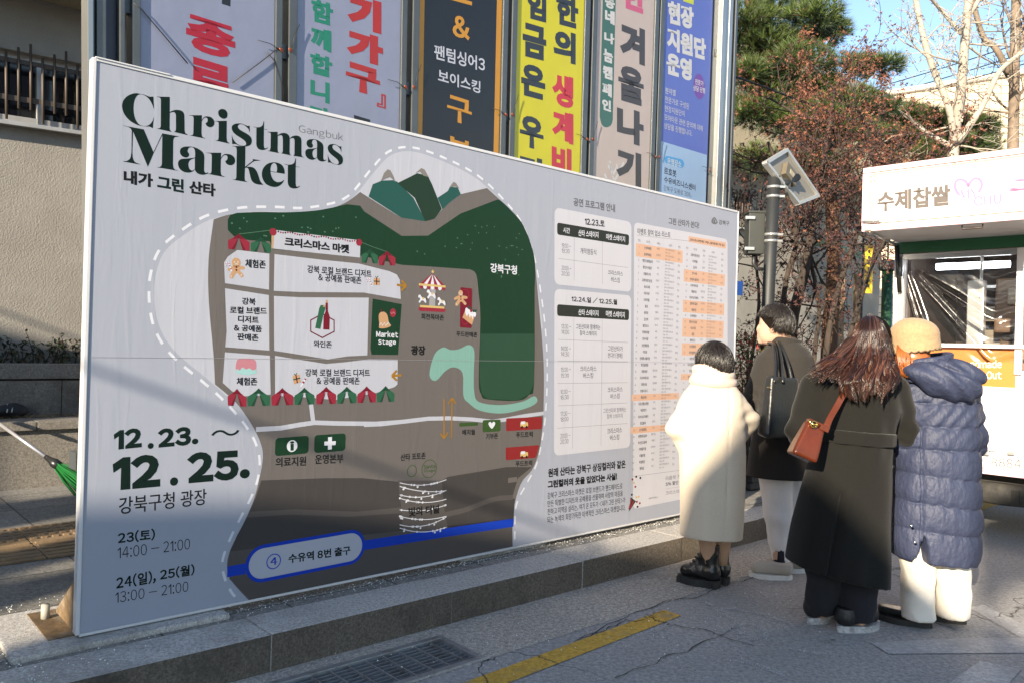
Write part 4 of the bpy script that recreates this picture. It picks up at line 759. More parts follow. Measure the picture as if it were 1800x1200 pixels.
for k, (a, b) in enumerate(WINS):
    f = MB(); w = .06; mid = wuv(76, 160)[0] if k == 0 else (a + b) / 2
    for uu in (a + w / 2, mid, b - w / 2): f.box(WP.P(uu, (v_lo + v_hi) / 2, -.13), (w, .06, v_hi - v_lo), ALU, E_W, .004)
    for vv in (v_lo + .05, v_hi - .03): f.box(WP.P((a + b) / 2, vv, -.131), (b - a - .12, .05, .07), ALU, E_W, .004)
    wf = f.build('window', hall)
    g = MB(); g.box(WP.P((a + b) / 2, (v_lo + v_hi) / 2, -.15), (b - a, .01, v_hi - v_lo), DARKGL, E_W); g.build('pane', wf)
    g = MB(); g.box(WP.P((a + b) / 2, v_lo - .02, .03), (b - a + .12, .14, .035), ALU, E_W, .004); g.build('sill', wf)
    g = MB(); sp = (wuv(132, 170)[0] - wuv(7.6, 140)[0]) / 6; uu = wuv(7.6, 140)[0] if k == 0 else a + .1
    while uu - sp > a: uu -= sp
    j = 0
    while uu < b:
        lo = v_lo + (.12 if j % 3 else .01); g.tube([WP.P(uu, lo, .09), WP.P(uu, v_hi - .04 + .05 * (j % 3), .09)], .013, BARM, 6); uu += sp; j += 1
    for vv, hh in ((v_lo + (v_hi - v_lo) * .32, .045), (v_lo + (v_hi - v_lo) * .83, .04)): g.box(WP.P((a + b) / 2, vv, .075), (b - a + .1, .012, hh), BARM, E_W)
    g.build('grille', wf)
# granite planters at the foot of the hall, with a hedge strip and dry straw
PL1 = MB(); q = [gz(-260, 886, KZ), gz(0, 859, KZ)]; tf = stof(gz(60, 856, KZ))[1]
PG = ground_mat('planter_granite', (.17, .155, .135), (.23, .21, .185), (.1, .09, .08), crack=False, scale=1.3, speck=.4)
def wall_row(p, t, th, z0, h0, h1, s0, s1, step, capw=0.0):
    s = s0
    while s < s1 - .01:
        e = min(s + step, s1); hh = h0 + (h1 - h0) * ((s + e) / 2 - s0) / (s1 - s0); p.box(st((s + e) / 2, t + th / 2, z0 + hh / 2), (e - s - .006, th, hh), PG, E3, .006); s = e
hf = dep(60, 765, 1)[2]; fr_ = gz(60, 856, KZ); h1 = (856 - 757) * fr_[1] / FPX
pw = thing('granite_planter', 'two step granite planter wall along the foot of the cream hall', 'planter', st(0, tf, KZ))
wall_row(PL1, tf, .3, KZ - .02, h1 + .03, h1 + .03, -9, 16, .62); PL1.build('lower_wall', pw)
p = MB(); s = -9.0
while s < 16: p.box(st(s + .6, tf + .14, KZ + h1 + .045), (1.194, .36, .07), PG, E3, .01); s += 1.2
p.build('coping', pw)
zl1 = KZ + h1 + .06; t2 = tf + .62; d2 = st(0, t2)[1]; h2 = .37
p = MB(); wall_row(p, t2, .22, zl1 - .05, h2, h2, -9, 16, .62); s = -9.0
while s < 16: p.box(st(s + .52, t2 + .11, zl1 + h2 + .03), (1.034, .25, .13), PG, E3, .008); s += 1.04
p.build('upper_wall', pw)
p = MB(); p.box(st(3.5, tf + .45, zl1 - .03), (25, .32, .06), mat('planter_soil', (.06, .045, .03), .95), E3); p.box(st(3.5, t2 + .8, zl1 + h2 - .1), (25, 1.2, .2), MATS['planter_soil'], E3); p.build('soil', pw)
STRAW = mat('dry_straw', (.32, .22, .1), .8, var=.4, vs=40, island=.5)
p = MB(); 
for k in range(2600):
    s, t = rnd.uniform(-5, 3), tf + rnd.uniform(.28, .64); a = rnd.uniform(0, 6.28); l = rnd.uniform(.05, .16); c = st(s, t, zl1 + .005 + abs(rnd.gauss(0, .012))); d = np.array([math.cos(a), math.sin(a), rnd.uniform(-.1, .3)]) * l; n = np.cross(d, UP); n = n / np.linalg.norm(n) * .004
    p.add([c - n, c + n, c + d + n * .4, c + d - n * .4], [(0, 1, 2, 3)], STRAW)
o = p.build('straw_mulch'); o['kind'] = 'stuff'; o['label'] = 'dry straw mulch on the planter ledge'
def leaf_card(p, c, d, up, L_, W_, m, fold=.25):
    """one leaf: two blades folded along the midrib"""
    d = d / np.linalg.norm(d); s = np.cross(d, up); s /= max(np.linalg.norm(s), 1e-6); u = np.cross(s, d)
    p.add([c, c + d * L_ * .45 + s * W_ * .5 + u * W_ * fold, c + d * L_, c + d * L_ * .45 - s * W_ * .5 + u * W_ * fold, c + d * L_ * .5], [(0, 1, 4), (1, 2, 4), (2, 3, 4), (3, 0, 4)], m)
def rdir(zb=0.0):
    v = np.array([rnd.gauss(0, 1), rnd.gauss(0, 1), rnd.gauss(0, 1) + zb]); return v / max(np.linalg.norm(v), 1e-6)
HEDGE = mat('hedge_leaf', (.028, .045, .014), .55, var=.5, vs=3, island=.6); HEDGER = mat('hedge_red_leaf', (.09, .03, .015), .6, island=.5); TWIG = mat('twig_bark', (.06, .045, .035), .9)
for k in range(12):
    s0 = -4.6 + k * .62; hp = thing('hedge_plant', 'low dark evergreen hedge plant above the granite planter', 'plant', st(s0 + .3, t2 + .38, zl1 + h2), 'hedge plants on the granite planter')
    p = MB(); w = MB()
    for i in range(420):
        c = st(s0 + rnd.uniform(-.05, .68), t2 + .38 + rnd.uniform(-.2, .22), zl1 + h2 + .03 + rnd.random() ** 1.2 * .26); leaf_card(p, c, rdir(.3), UP, rnd.uniform(.04, .07), .028, HEDGER if rnd.random() < .12 else HEDGE)
    for i in range(10):
        b = st(s0 + rnd.uniform(0, .6), t2 + .38, zl1 + h2 - .02); e = b + np.array([rnd.uniform(-.1, .1), rnd.uniform(-.1, .1), rnd.uniform(.25, .42)]); w.tube([b, (b + e) / 2 + .02, e], [.006, .005, .002], TWIG, 4)
        for q in range(5): leaf_card(p, e - np.array([0, 0, q * .03]), rdir(), UP, .05, .025, HEDGE)
    p.build('foliage', hp); w.build('stem', hp)
# ---- things at the far left: broom and black shoulder bag
bb = dep(135, 846, 6.0); hb = dep(82, 803, 6.02); he = dep(-70, 695, 6.3)
br = thing('broom', 'green bristled broom leaning on the granite planter wall', 'broom', bb)
p = MB(); dd = (hb - he); p.tube([he, he + dd * .43], .017, mat('black_grip', (.02, .02, .02), .5), 10); p.tube([he + dd * .43, hb], .0135, mat('grey_tube', (.45, .45, .48), .35, .6), 10); p.build('handle', br)
p = MB(); dn = dd / np.linalg.norm(dd); p.tube([hb - dn * .01, hb + dn * .05, hb + dn * .08, hb + dn * .14], [.018, .024, .036, .034], mat('black_plastic', (.015, .015, .016), .35), 10); p.build('clamp', br)
GB = mat('green_bristle', (.008, .13, .025), .45, island=.35); p = MB(); r3 = random.Random(5); side = np.cross(dn, UP); side /= np.linalg.norm(side); oth = np.cross(dn, side)
for k in range(170):
    a, b = r3.uniform(-1, 1), r3.uniform(-1, 1); q0 = hb + dn * .13 + side * a * .025 + oth * b * .025; q1 = q0 + dn * r3.uniform(.24, .3) + side * a * .03 + oth * b * .045 + np.array([0, 0, -.05]) * r3.random()
    p.tube([q0, (q0 + q1) / 2 + side * a * .01, q1], 0.0026, GB, 4, smooth=False)
p.build('bristles', br)
bgc = dep(12, 722, 6.8)
kb_ = thing('duffel_bag', 'black bag with two white stripes lying on the planter ledge', 'bag', bgc - UP * .06); p = MB(); BAGM = mat('bag_nylon', (.012, .012, .014), .6, bump=.4, bs=20); n = 18; rows = []
for i in range(15):
    t = i / 14; x = -.2 + .36 * t; r = .05 * (1 - abs(2 * t - 1) ** 3.5) ** .5 + .012; rows.append([bgc + BE * x + (-BN) * math.cos(a) * r * 1.1 + UP * (math.sin(a) * r * (.95 if math.sin(a) > 0 else .95) + .012 * math.sin(t * 9 + a)) for a in np.arange(n) * 2 * math.pi / n])
p.add(np.concatenate(rows), [(i * n + k, i * n + (k + 1) % n, (i + 1) * n + (k + 1) % n, (i + 1) * n + k) for i in range(14) for k in range(n)] + [tuple(range(n))[::-1], tuple(14 * n + k for k in range(n))], BAGM, True); fixn(p.build('bag', kb_))
p = MB(); STRP = mat('white_stripe', (.5, .5, .5), .6)
for dx in (-.01, .025): p.tube([bgc + BE * (dx + .01 * math.sin(a)) + BN * math.cos(a) * .066 + UP * (math.sin(a) * .062) for a in np.linspace(-.1, 1.3, 8)], .006, STRP, 5)
p.build('stripe', kb_)
# ================================================================== unseen street behind the viewer: outlines shaped to shade the lower part of the scene
SH = np.array([SDIR.x, SDIR.y, 0]); SH /= np.linalg.norm(SH); SU = np.array([-SH[1], SH[0], 0]); TE = math.tan(SUN_EL); ES = np.array([SU, SH, UP])
def roofline(D, pts, name, label, cat, depth, base=0.0, m=None, gap=()):
    """an unseen building D metres behind the viewer on the sunny side, shaped to cast shade; pts = (distance across the sun, shade height at the viewer) of its roofline"""
    top = [SU * u + SH * D + UP * (w + D * TE) for u, w in pts]; lo = [SU * pts[-1][0] + SH * D + UP * base, SU * pts[0][0] + SH * D + UP * base]
    t = thing(name, label, cat, SU * ((pts[0][0] + pts[-1][0]) / 2) + SH * D); p = MB()
    hl = [[SU * u + SH * D + UP * (w + D * TE) for u, w in g] for g in gap]
    p.prism(top + lo, SH * depth, m or mat('grey_render', (.22, .22, .23), .9), hl); fixn(p.build('wall', t)); return t
SHADE_LINE = [(-16, 2.6), (-9.5, 2.6), (-9.4, 2.75), (-6.75, 2.75), (-6.7, 1.25), (-6.2, 1.25), (-6.1, 1.45), (-5.42, 1.45), (-5.40, 1.0), (-5.26, 1.0), (-5.24, 1.3), (-4.97, 1.3), (-4.95, .98), (-4.78, .98), (-4.76, 1.2), (-4.38, 1.2), (-4.36, .93), (-4.2, .93), (-4.18, 1.1), (-3.86, 1.1), (-3.82, .72), (-3.3, .72), (-3.24, 1.33), (-3.18, 1.37), (-2.93, 1.54), (-2.43, 1.66), (-2.18, 1.68), (-1.75, 1.72), (-1.55, 1.8), (-1.45, 2.15), (-1.29, 2.36), (-1.11, 2.65), (-.97, 2.75), (-.77, 2.28), (-.55, 2.11), (-.34, 1.91), (-.29, 1.86), (.01, 1.64), (.05, 1.62)]  # steps and notches shaped for the shade and sun patches they cast
rl = roofline(15, SHADE_LINE, 'shade_row', 'unseen row of buildings behind the viewer, roof outline shaped to cast the shade', 'building', 6)
q_ = lambda u, w, D: SU * u + SH * D + UP * (w + D * TE)
p = MB(); a_, b_ = q_(-3.17, 1.947, 7), q_(-2.9, 1.89, 7); a_ = a_ + (a_ - b_) * 20; b_ = b_ + (b_ - a_) * .16; p.tube([a_, (a_ + b_) / 2, b_], .016, mat('cable_rubber', (.015, .015, .016), .6), 6); tag(p.build('street_cable', loc=a_), 'overhead street cable behind the viewer casting a thin line over the board', 'cable')
gt = thing('shade_canopy', 'added canopy unseen behind the viewer, shaped to cast shade with a sunlit gap', 'canopy', SU * 2 + SH * 15); GRD = MATS['grey_render']  # added unseen blocker; the slot between its parts lets a sun patch through
for nm, pl_ in (('fascia', [(.06, 2.3), (.06, 2.6), (.09, 2.66), (.47, 2.98), (.9, 3.2), (3, 3.3), (3, 2.24), (.95, 2.2), (.32, 2.09), (.25, 2.05), (.11, 1.84), (.06, 1.8)]), ('low_wall', [(.06, 1.64), (.10, 1.69), (.2, 1.65), (.27, 1.6), (.6, 1.42), (.95, 1.3), (3, 1.3), (3, -4.85), (.06, -4.85)])):
    p = MB(); p.prism([q_(u, w, 15) for u, w in pl_], SH * .35, GRD); fixn(p.build(nm, gt))
p = MB()
for u in (2.2, 2.9): p.box(q_(u, -1.4, 15) + SH * .6, (.12, .12, 6.9), GRD, ES)
p.build('pillar', gt)
# ================================================================== BANNER STAND
re1 = np.array([.676, .737, 0]); re1 = re1 - GUP * (re1 @ GUP); RO = dep(1270, 620, 8.0); RP = Plane(RO, re1, GUP); ruv = RP.uv
E_R = np.array([RP.e1, -RP.n, RP.e2]); vtop = ruv(900, 0)[1] + 1.1; vbot = -2.0
base_v = -((RO[2] - KZ) / GUP[2]) - .05
stand = thing('banner_stand', 'tall grey steel banner stand rising behind the map board', 'banner stand', RP.P(ruv(700, 600)[0], base_v))
GS = mat('grey_steel', (.11, .12, .125), .45, .55, var=.15, bump=.05); DS = mat('dark_steel', (.07, .08, .09), .4, .4); LS_ = mat('bare_aluminium', (.36, .36, .35), .35, .75, var=.1, stretch=(1, 1, .1))
NAVY = mat('navy_panel', (.02, .028, .05), .4); WIRE = mat('tie_wire', (.3, .07, .03), .5); BWIRE = mat('black_wire', (.02, .02, .02), .5)
def vbar(p, x0, x1, w0, w1, m, y=100, lo=None, hi=None, bev=.004):
    a, b = ruv(x0, y)[0], ruv(x1, y)[0]; lo = base_v if lo is None else lo; hi = vtop if hi is None else hi
    p.box(RP.P((a + b) / 2, (lo + hi) / 2, (w0 + w1) / 2), (b - a, abs(w1 - w0), hi - lo), m, E_R, bev)
p = MB(); vbar(p, 150, 160, -.05, .03, LS_, 50); vbar(p, 160.6, 167, -.06, .005, DS, 50); vbar(p, 167.5, 184, -.05, .02, GS, 50); vbar(p, 184.5, 208, -.06, -.02, NAVY, 50); vbar(p, 208.4, 217, -.05, .02, GS, 50); p.build('end_post', stand)
p = MB(); vbar(p, 1253.5, 1259, -.05, -.01, DS, 150); vbar(p, 1259.4, 1266, -.05, .04, LS_, 150); vbar(p, 1266.4, 1273, -.06, .025, LS_, 150); vbar(p, 1273.4, 1279, -.05, .03, LS_, 150); vbar(p, 1279.4, 1284, -.06, .01, GS, 150); vbar(p, 1284.4, 1288, -.05, .03, DS, 150); p.build('end_post', stand)
BX = [((246, 482.3), 60), ((521, 703), 110), ((734.5, 880), 130), ((905.5, 1023), 150), ((1045.5, 1145.3), 160), ((1163, 1247), 170)]
TUB = [(231, 245.6), (482.8, 494), (506, 520.4), (703.5, 712.5), (723, 734), (880.5, 889), (896.5, 905), (1023.5, 1032), (1037.5, 1045), (1145.8, 1152.5), (1155.5, 1162.5)]
for k, (a, b) in enumerate(TUB):
    p = MB(); vbar(p, a, b, -.06, .012, GS, BX[(k + 1) // 2][1] if k < 11 else 170); p.build('upright', stand)
p = MB(); va = ruv(494, 91)[1]; vb_ = ruv(1248, 300)[1]; vc = (va + vb_) / 2
gaps = [(217.3, 230.6, 7), (494, 506, 90), (712.5, 723, 155), (889, 896.5, 203), (1032, 1037.5, 246), (1152.5, 1155.5, 277), (1247.5, 1253, 300)]
for a, b, y in gaps:
    for y2 in (y, y - 210 if a > 1100 else y - 330): ua, ub = ruv(a, y)[0], ruv(b, y)[0]; p.box(RP.P((ua + ub) / 2, ruv((a + b) / 2, y2)[1], -.03), (ub - ua + .0, .04, .075), DS, E_R)
u0, u1 = ruv(150, 50)[0], ruv(1288, 150)[0]
for vv, hh in ((vtop + .05, .09), (base_v + 1.0, .08)): p.box(RP.P((u0 + u1) / 2, vv, -.03), (u1 - u0 + .1, .09, hh), GS, E_R, .005)
p.build('crossbar', stand)
for a, b, y in gaps[1:]:
    p = MB()
    for x in (a - 2, b + 2):
        c = RP.P(*ruv(x, y), .016); p.tube([c + RP.e2 * .009 * math.sin(t * 1.0) + RP.e1 * .012 * math.cos(t * 1.3) for t in np.linspace(0, 9, 12)], .003, WIRE, 4)
    c = RP.P(*ruv(a - 4, y), .016); p.tube([c, c - RP.e1 * .06 + RP.e2 * .02, c - RP.e1 * .13 + RP.e2 * .02], .002, BWIRE, 4); c = RP.P(*ruv(b + 3, y), .016); p.tube([c, c + RP.e1 * .02 + RP.e2 * .08, c + RP.e1 * .05 + RP.e2 * .15], .002, BWIRE, 4); p.build('tie_wire', stand)
w = lambda pts, d=.012: [RP.P(*ruv(*q), d) for q in pts]
p = MB(); p.tube(w([(233, 7), (247, 18), (290, 68), (328, 113)]), .003, BWIRE, 4); p.build('hanging_wire', stand); p = MB(); p.tube(w([(407, 146), (450, 115), (486, 87), (493, 85)]), .003, BWIRE, 4); p.build('hanging_wire', stand); p = MB(); p.tube(w([(467, 92), (480, 108), (492, 145), (497, 178)]), .003, BWIRE, 4); p.build('hanging_wire', stand)
BV = dict(white=(.34, .37, .52), red=(.5, .012, .035), black=(.02, .022, .028), green=(.02, .27, .17), red2=(.52, .03, .025), ink=(.014, .015, .02), orange=(.75, .34, .025), pale=(.68, .7, .8), yellow=(.80, .72, .012), char=(.035, .04, .05), crimson=(.7, .035, .06), beige=(.66, .54, .49), pillg=(.06, .17, .13), pink=(.72, .12, .25), brown=(.07, .055, .05), blue=(.13, .18, .62), sky=(.42, .6, .88), lime=(.7, .75, .02), violet=(.2, .06, .42), tag=(.1, .42, .85), snow=(.78, .76, .76))
BMt = {k: mat('banner_' + k, tuple(q * .6 for q in v), .38, var=.04, vs=4, bump=.12, bs=5, spec=.45, bdist=.03) for k, v in BV.items()}
fA = lambda *q: Z(140, 0, 5, *q); fB = lambda *q: Z(500, 0, 5, *q); fC = lambda *q: Z(720, 0, 4.444, *q); fD = lambda *q: Z(885, 0, 3.87, *q); fE = lambda *q: Z(1030, 0, 3.53, *q); fF = lambda *q: Z(1140, 0, 3.158, *q)
BLAB = ['white banner with bold red letters, nearest the left end of the stand', 'white banner with green and rounded red letters', 'black banner with orange edges and an orange ampersand', 'yellow banner with black and crimson letters', 'pale beige banner with brown letters and a green pill', 'blue banner with white letters and a light blue foot']
BCOL = ['white', 'white', 'ink', 'yellow', 'beige', 'blue']
banners = []
for k, ((a, b), y) in enumerate(BX):
    ua, ub = ruv(a, y)[0], ruv(b, y)[0]; vt = vtop - .03; vb_ = base_v + 1.2
    p = MB(); 
    nv = 60; vs = []; sg_r = random.Random(20 + k); wph = [sg_r.uniform(0, 6.28) for _ in range(4)]
    for j in range(nv + 1):
        v = vb_ + (vt - vb_) * j / nv
        for i in range(9):
            f = i / 8; vs.append(RP.P(ua + (ub - ua) * f, v, 0.0))
    p.add(vs, [(j * 9 + i, j * 9 + i + 1, (j + 1) * 9 + i + 1, (j + 1) * 9 + i) for j in range(nv) for i in range(8)], BMt[BCOL[k]], True)
    p.add([RP.P(ua, vb_, -.004), RP.P(ub, vb_, -.004), RP.P(ub, vt, -.004), RP.P(ua, vt, -.004)], [(3, 2, 1, 0)], BMt[BCOL[k]])
    t = thing('banner', BLAB[k], 'banner', RP.P((ua + ub) / 2, vb_), 'banners on the steel stand'); p.build('cloth', t); S_ = Sheet(RP, 1); T_ = lambda f, body, lb, rb, lt, c, o=.05: S_.text(body, *f(lb, rb, lt), BMt[c], 5, o)
    if k == 0:
        S_.poly(fA((1250, -60), (1325, -40), (1325, 60), (1250, 36)), BMt['black'], 2); T_(fA, '종', (935, 425), (1365, 544), (935, 112), "red", .055); T_(fA, '로', (955, 800), (1338, 903), (955, 486), "red", .055)
    if k == 1:
        for ch, lb, rb, lt in (('기', (553, 222), (850, 304), (553, -70)), ('가', (546, 502), (865, 590), (546, 240)), ('구', (538, 778), (840, 862), (538, 530)), ('』', (812, 938), (890, 960), (812, 815))): T_(fB, ch, lb, rb, lt, 'red2', .075 if ch != '』' else .02)
        for ch, lb, rb, lt in (('함', (236, 183), (425, 235), (236, -18)), ('께', (230, 415), (410, 466), (230, 222)), ('합', (226, 640), (418, 692), (226, 456)), ('니', (228, 870), (395, 916), (228, 684)), ('다', (225, 1090), (405, 1140), (225, 914))): T_(fB, ch, lb, rb, lt, 'green', .045)
        T_(fB, '를', (590, 1230), (772, 1280), (590, 1006), 'ink', .05)
    if k == 2:
        for xa, xb in ((737, 746.5), (873.5, 882.5)): uu, uw = ruv(xa, 0)[0], ruv(xb, 0)[0]; S_.uvpoly([(max(uu, ua), vb_), (min(uw, ub), vb_), (min(uw, ub), vt), (max(uu, ua), vt)], BMt['orange'], 2)
        for body, lb, rb, lt, c, o in (('스', (290, -8), (487, 46), (290, -190), 'orange', .03), ('&', (335, 285), (470, 322), (335, 110), 'orange', .03), ('팬텀싱어3', (192, 462), (588, 565), (192, 345), 'pale', .02), ('보이스킹', (222, 640), (552, 735), (222, 538), 'pale', .02), ('구', (292, 935), (485, 990), (292, 734), 'orange', .03), ('북', (292, 1240), (485, 1295), (292, 1055), 'orange', .03)): T_(fC, body, lb, rb, lt, c, o)
    if k == 3:
        for ch, lb, rb, lt, c in (('임', (160, 122), (290, 157), (160, -75), 'char'), ('금', (130, 380), (290, 420), (130, 148), 'char'), ('은', (120, 645), (283, 688), (120, 420), 'char'), ('우', (110, 990), (272, 1031), (110, 770), 'char'), ('리', (112, 1240), (262, 1275), (112, 1045), 'char'), ('한', (358, 162), (508, 202), (358, -45), 'char'), ('의', (340, 402), (490, 443), (340, 185), 'char'), ('생', (330, 710), (475, 748), (330, 488), 'crimson'), ('계', (330, 947), (475, 988), (330, 733), 'crimson'), ('비', (328, 1170), (462, 1205), (328, 980), 'crimson')): T_(fD, ch, lb, rb, lt, c, .055)
    if k == 4:
        S_.poly(fE((112, -300), (192, -300), (166, 745)) + smooth(fE((166, 745), (155, 778), (125, 792), (98, 775), (85, 725)), 4, False), BMt['pillg'], 2)
        for ch, lb, rb, lt in (('동', (118, 45), (178, 65), (118, -30)), ('네', (118, 140), (178, 160), (118, 55)), ('나', (113, 262), (175, 282), (113, 195)), ('눔', (108, 380), (168, 400), (108, 300)), ('캠', (104, 482), (164, 502), (104, 402)), ('페', (101, 588), (160, 608), (101, 508)), ('인', (100, 680), (155, 698), (100, 610))): T_(fE, ch, lb, rb, lt, 'snow', .055)
        for ch, lb, rb, lt, c in (('한', (225, 45), (368, 95), (225, -140), 'pink'), ('겨', (210, 358), (365, 412), (210, 124), 'brown'), ('울', (200, 618), (358, 665), (200, 390), 'brown'), ('나', (192, 867), (357, 914), (192, 648), 'brown'), ('기', (187, 1120), (342, 1166), (187, 905), 'brown')): T_(fE, ch, lb, rb, lt, c, .06)
        for q in (((175, 1130), (145, 1000)), ((175, 1130), (235, 1010)), ((175, 1130), (100, 1110)), ((152, 1035), (150, 1000)), ((158, 1060), (138, 1030)), ((165, 1090), (190, 1040)), ((130, 1115), (115, 1080)), ((140, 1120), (105, 1135)), ((200, 1080), (190, 1020)), ((215, 1050), (240, 1045))): S_.line(fE(*q), .022, BMt['snow'], 2)
    if k == 5:
        S_.poly([fF((64, 783))[0], fF((324, 862))[0], fF((300, 1700))[0], fF((40, 1600))[0]], BMt['sky'], 2); S_.poly(fF((195, -60), (252, -45), (250, 28), (192, 8)), BMt['lime'], 3); S_.ell(*fF((281, 482))[0], .105, .115, BMt['violet'], 2)
        for body, lb, rb, lt, c, o in (('현장', (107, 130), (250, 168), (107, 2), 'snow', .06), ('지원단', (102, 275), (318, 340), (102, 147), 'snow', .06), ('운영', (99, 412), (240, 455), (99, 285), 'snow', .06), ('전문가', (258, 469), (305, 483), (258, 438), 'snow', .02), ('상담 진행', (248, 503), (313, 522), (248, 472), 'snow', .02), ('분야별', (93, 520), (150, 536), (93, 484), 'snow', 0), ('전문가로 구성된', (91, 570), (224, 610), (91, 534), 'snow', 0), ('현장지원단이', (90, 619), (200, 651), (90, 584), 'snow', 0), ('모아타운 관련 문의에 대해', (88, 668), (300, 732), (88, 633), 'snow', 0), ('상담을 진행합니다.', (86, 715), (242, 760), (86, 680), 'snow', 0), ('르호봇', (86, 968), (154, 987), (86, 928), 'ink', .02), ('수유비즈니스센터', (86, 1015), (260, 1062), (86, 978), 'ink', .02), ('강북구 도봉로 308,', (83, 1060), (237, 1100), (83, 1028), 'char', -.005)): T_(fF, body, lb, rb, lt, c, o)
        S_.rrect(fF((86, 862), (198, 890), (198, 938), (86, 906)), .06, BMt['tag'], 3); T_(fF, '운영장소', (104, 915), (182, 933), (104, 876), 'snow', .02)
    S_.mb.build('lettering', t)
# ================================================================== FOOD TRUCK
TO = dep(1712, 827, 6.4); te1 = np.array([.713, -.701, 0]); TP = Plane(TO, te1, UP); tuv = TP.uv; E_T = np.array([TP.e1, -TP.n, TP.e2])
WHT = mat('truck_white', (.70, .67, .66), .35, var=.05, vs=2, coat=.3, dirt=(.6, .5, .5), ds=1.6); PNK = mat('truck_pink', (.70, .48, .52), .4, var=.06, coat=.2); GRN = mat('truck_green', (.009, .095, .033), .5, var=.1)
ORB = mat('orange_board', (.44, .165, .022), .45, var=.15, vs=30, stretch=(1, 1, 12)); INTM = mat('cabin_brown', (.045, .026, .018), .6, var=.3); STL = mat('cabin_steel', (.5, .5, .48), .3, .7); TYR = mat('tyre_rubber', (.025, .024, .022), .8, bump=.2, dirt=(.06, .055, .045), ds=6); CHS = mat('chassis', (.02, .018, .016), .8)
TG = {k: mat('truck_' + k, v, .5, var=.03) for k, v in dict(letter=(.085, .07, .063), rose=(.70, .25, .42), blush=(.60, .14, .26), grey=(.09, .09, .095), white=(.8, .78, .76), gold=(.6, .4, .12)).items()}
uL = tuv(1566, 700)[0]; uR = uL + 3.4; vB = 0.0; vT = tuv(1580, 428)[1]; DPT = 1.75
wl_, wr_ = tuv(1588, 520)[0], tuv(1786, 520)[0]; wb_, wt_ = tuv(1700, 605)[1], tuv(1600, 452)[1]
w2l, w2r = tuv(1797, 520)[0], uR - .25
trk = thing('food_truck', 'white food truck with a raised sign flap and clear plastic over its serving window', 'food truck', np.array([*TP.P((uL + uR) / 2, 0, -.9)[:2], 0]))
p = MB(); rc = lambda a, b, c, d, w=0: [TP.P(a, c, w), TP.P(b, c, w), TP.P(b, d, w), TP.P(a, d, w)]
p.prism(rc(uL, uR, vB, vT), -TP.n * .05, WHT, [rc(wl_, wr_, wb_, wt_), rc(w2l, w2r, wb_ - .2, wt_)])
for uu in (uL + .02, uR - .02): p.box(TP.P(uu, (vB + vT) / 2, -DPT / 2 - .03), (.04, DPT - .06, vT - vB), WHT, E_T)
p.box(TP.P((uL + uR) / 2, vT + .021, -DPT / 2), (uR - uL, DPT, .04), WHT, E_T, .01); p.box(TP.P((uL + uR) / 2, (vB + vT) / 2, -DPT), (uR - uL - .08, .04, vT - vB - .01), WHT, E_T)
fixn(p.build('body', trk))
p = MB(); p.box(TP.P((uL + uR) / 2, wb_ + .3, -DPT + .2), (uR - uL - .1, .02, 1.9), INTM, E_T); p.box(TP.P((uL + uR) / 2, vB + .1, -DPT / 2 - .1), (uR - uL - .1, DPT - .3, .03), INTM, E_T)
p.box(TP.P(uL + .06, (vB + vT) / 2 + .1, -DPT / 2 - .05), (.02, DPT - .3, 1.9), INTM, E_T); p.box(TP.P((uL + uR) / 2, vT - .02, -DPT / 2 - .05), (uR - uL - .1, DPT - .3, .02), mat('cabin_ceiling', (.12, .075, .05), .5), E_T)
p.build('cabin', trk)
p = MB(); a, b = tuv(1656, 500)[0] + .12, tuv(1690, 500)[0] + .1; p.box(TP.P((a + b) / 2, (wb_ + tuv(1670, 492)[1]) / 2, -.3), (b - a, .08, tuv(1670, 492)[1] - wb_ + .02), STL, E_T, .01); p.tube([TP.P((a + b) / 2 + .03, tuv(1670, 492)[1], -.3), TP.P((a + b) / 2 + .03, wt_ + .1, -.3)], .012, STL, 8)
for vv in (.12, .4, .62): p.tube([TP.P((a + b) / 2 + .04, wb_ + vv, -.26), TP.P((a + b) / 2 + .04, wb_ + vv, -.245)], .012, STL, 8)
p.build('fryer_column', trk)
p = MB(); rs = random.Random(4)
for k in range(16):
    uu = rs.uniform(wl_ + .3, wr_ + .5); vv = rs.uniform(wb_ + .0, wt_ - .25); q = mat('cabin_item%s' % 'abcd'[k % 4], [(.10, .06, .035), (.2, .17, .13), (.05, .05, .06), (.16, .1, .05)][k % 4], .4, var=.3)
    p.box(TP.P(uu, vv, rs.uniform(-1.4, -.9)), (rs.uniform(.1, .35), .2, rs.uniform(.08, .4)), q, E_T, .02)
for vv in (wb_ + .28, wb_ + .55): p.box(TP.P((wl_ + wr_) / 2 + .3, vv, -1.3), (wr_ - wl_, .3, .025), STL, E_T)
p.build('shelf', trk)
LED = emit('tube_light', (.9, .95, 1.0), 8.0)
for a, b, w, r in ((tuv(1605, 470), tuv(1735, 465), -.35, .028), (tuv(1792, 470), tuv(1845, 468), -.3, .05)):
    p = MB(); p.tube([TP.P(a[0] + .08, a[1] + .03, w), TP.P(b[0] + .08, b[1] + .03, w)], r, LED, 10); p.build('tube_lamp', trk)
p = MB(); a, b = tuv(1785, 512), tuv(1815, 510); p.tube([TP.P(a[0] + .2, a[1], -.8), TP.P(b[0] + .2, b[1], -.8)], .035, emit('warm_lamp', (1.0, .55, .15), 2.5), 10); p.build('warm_lamp', trk)
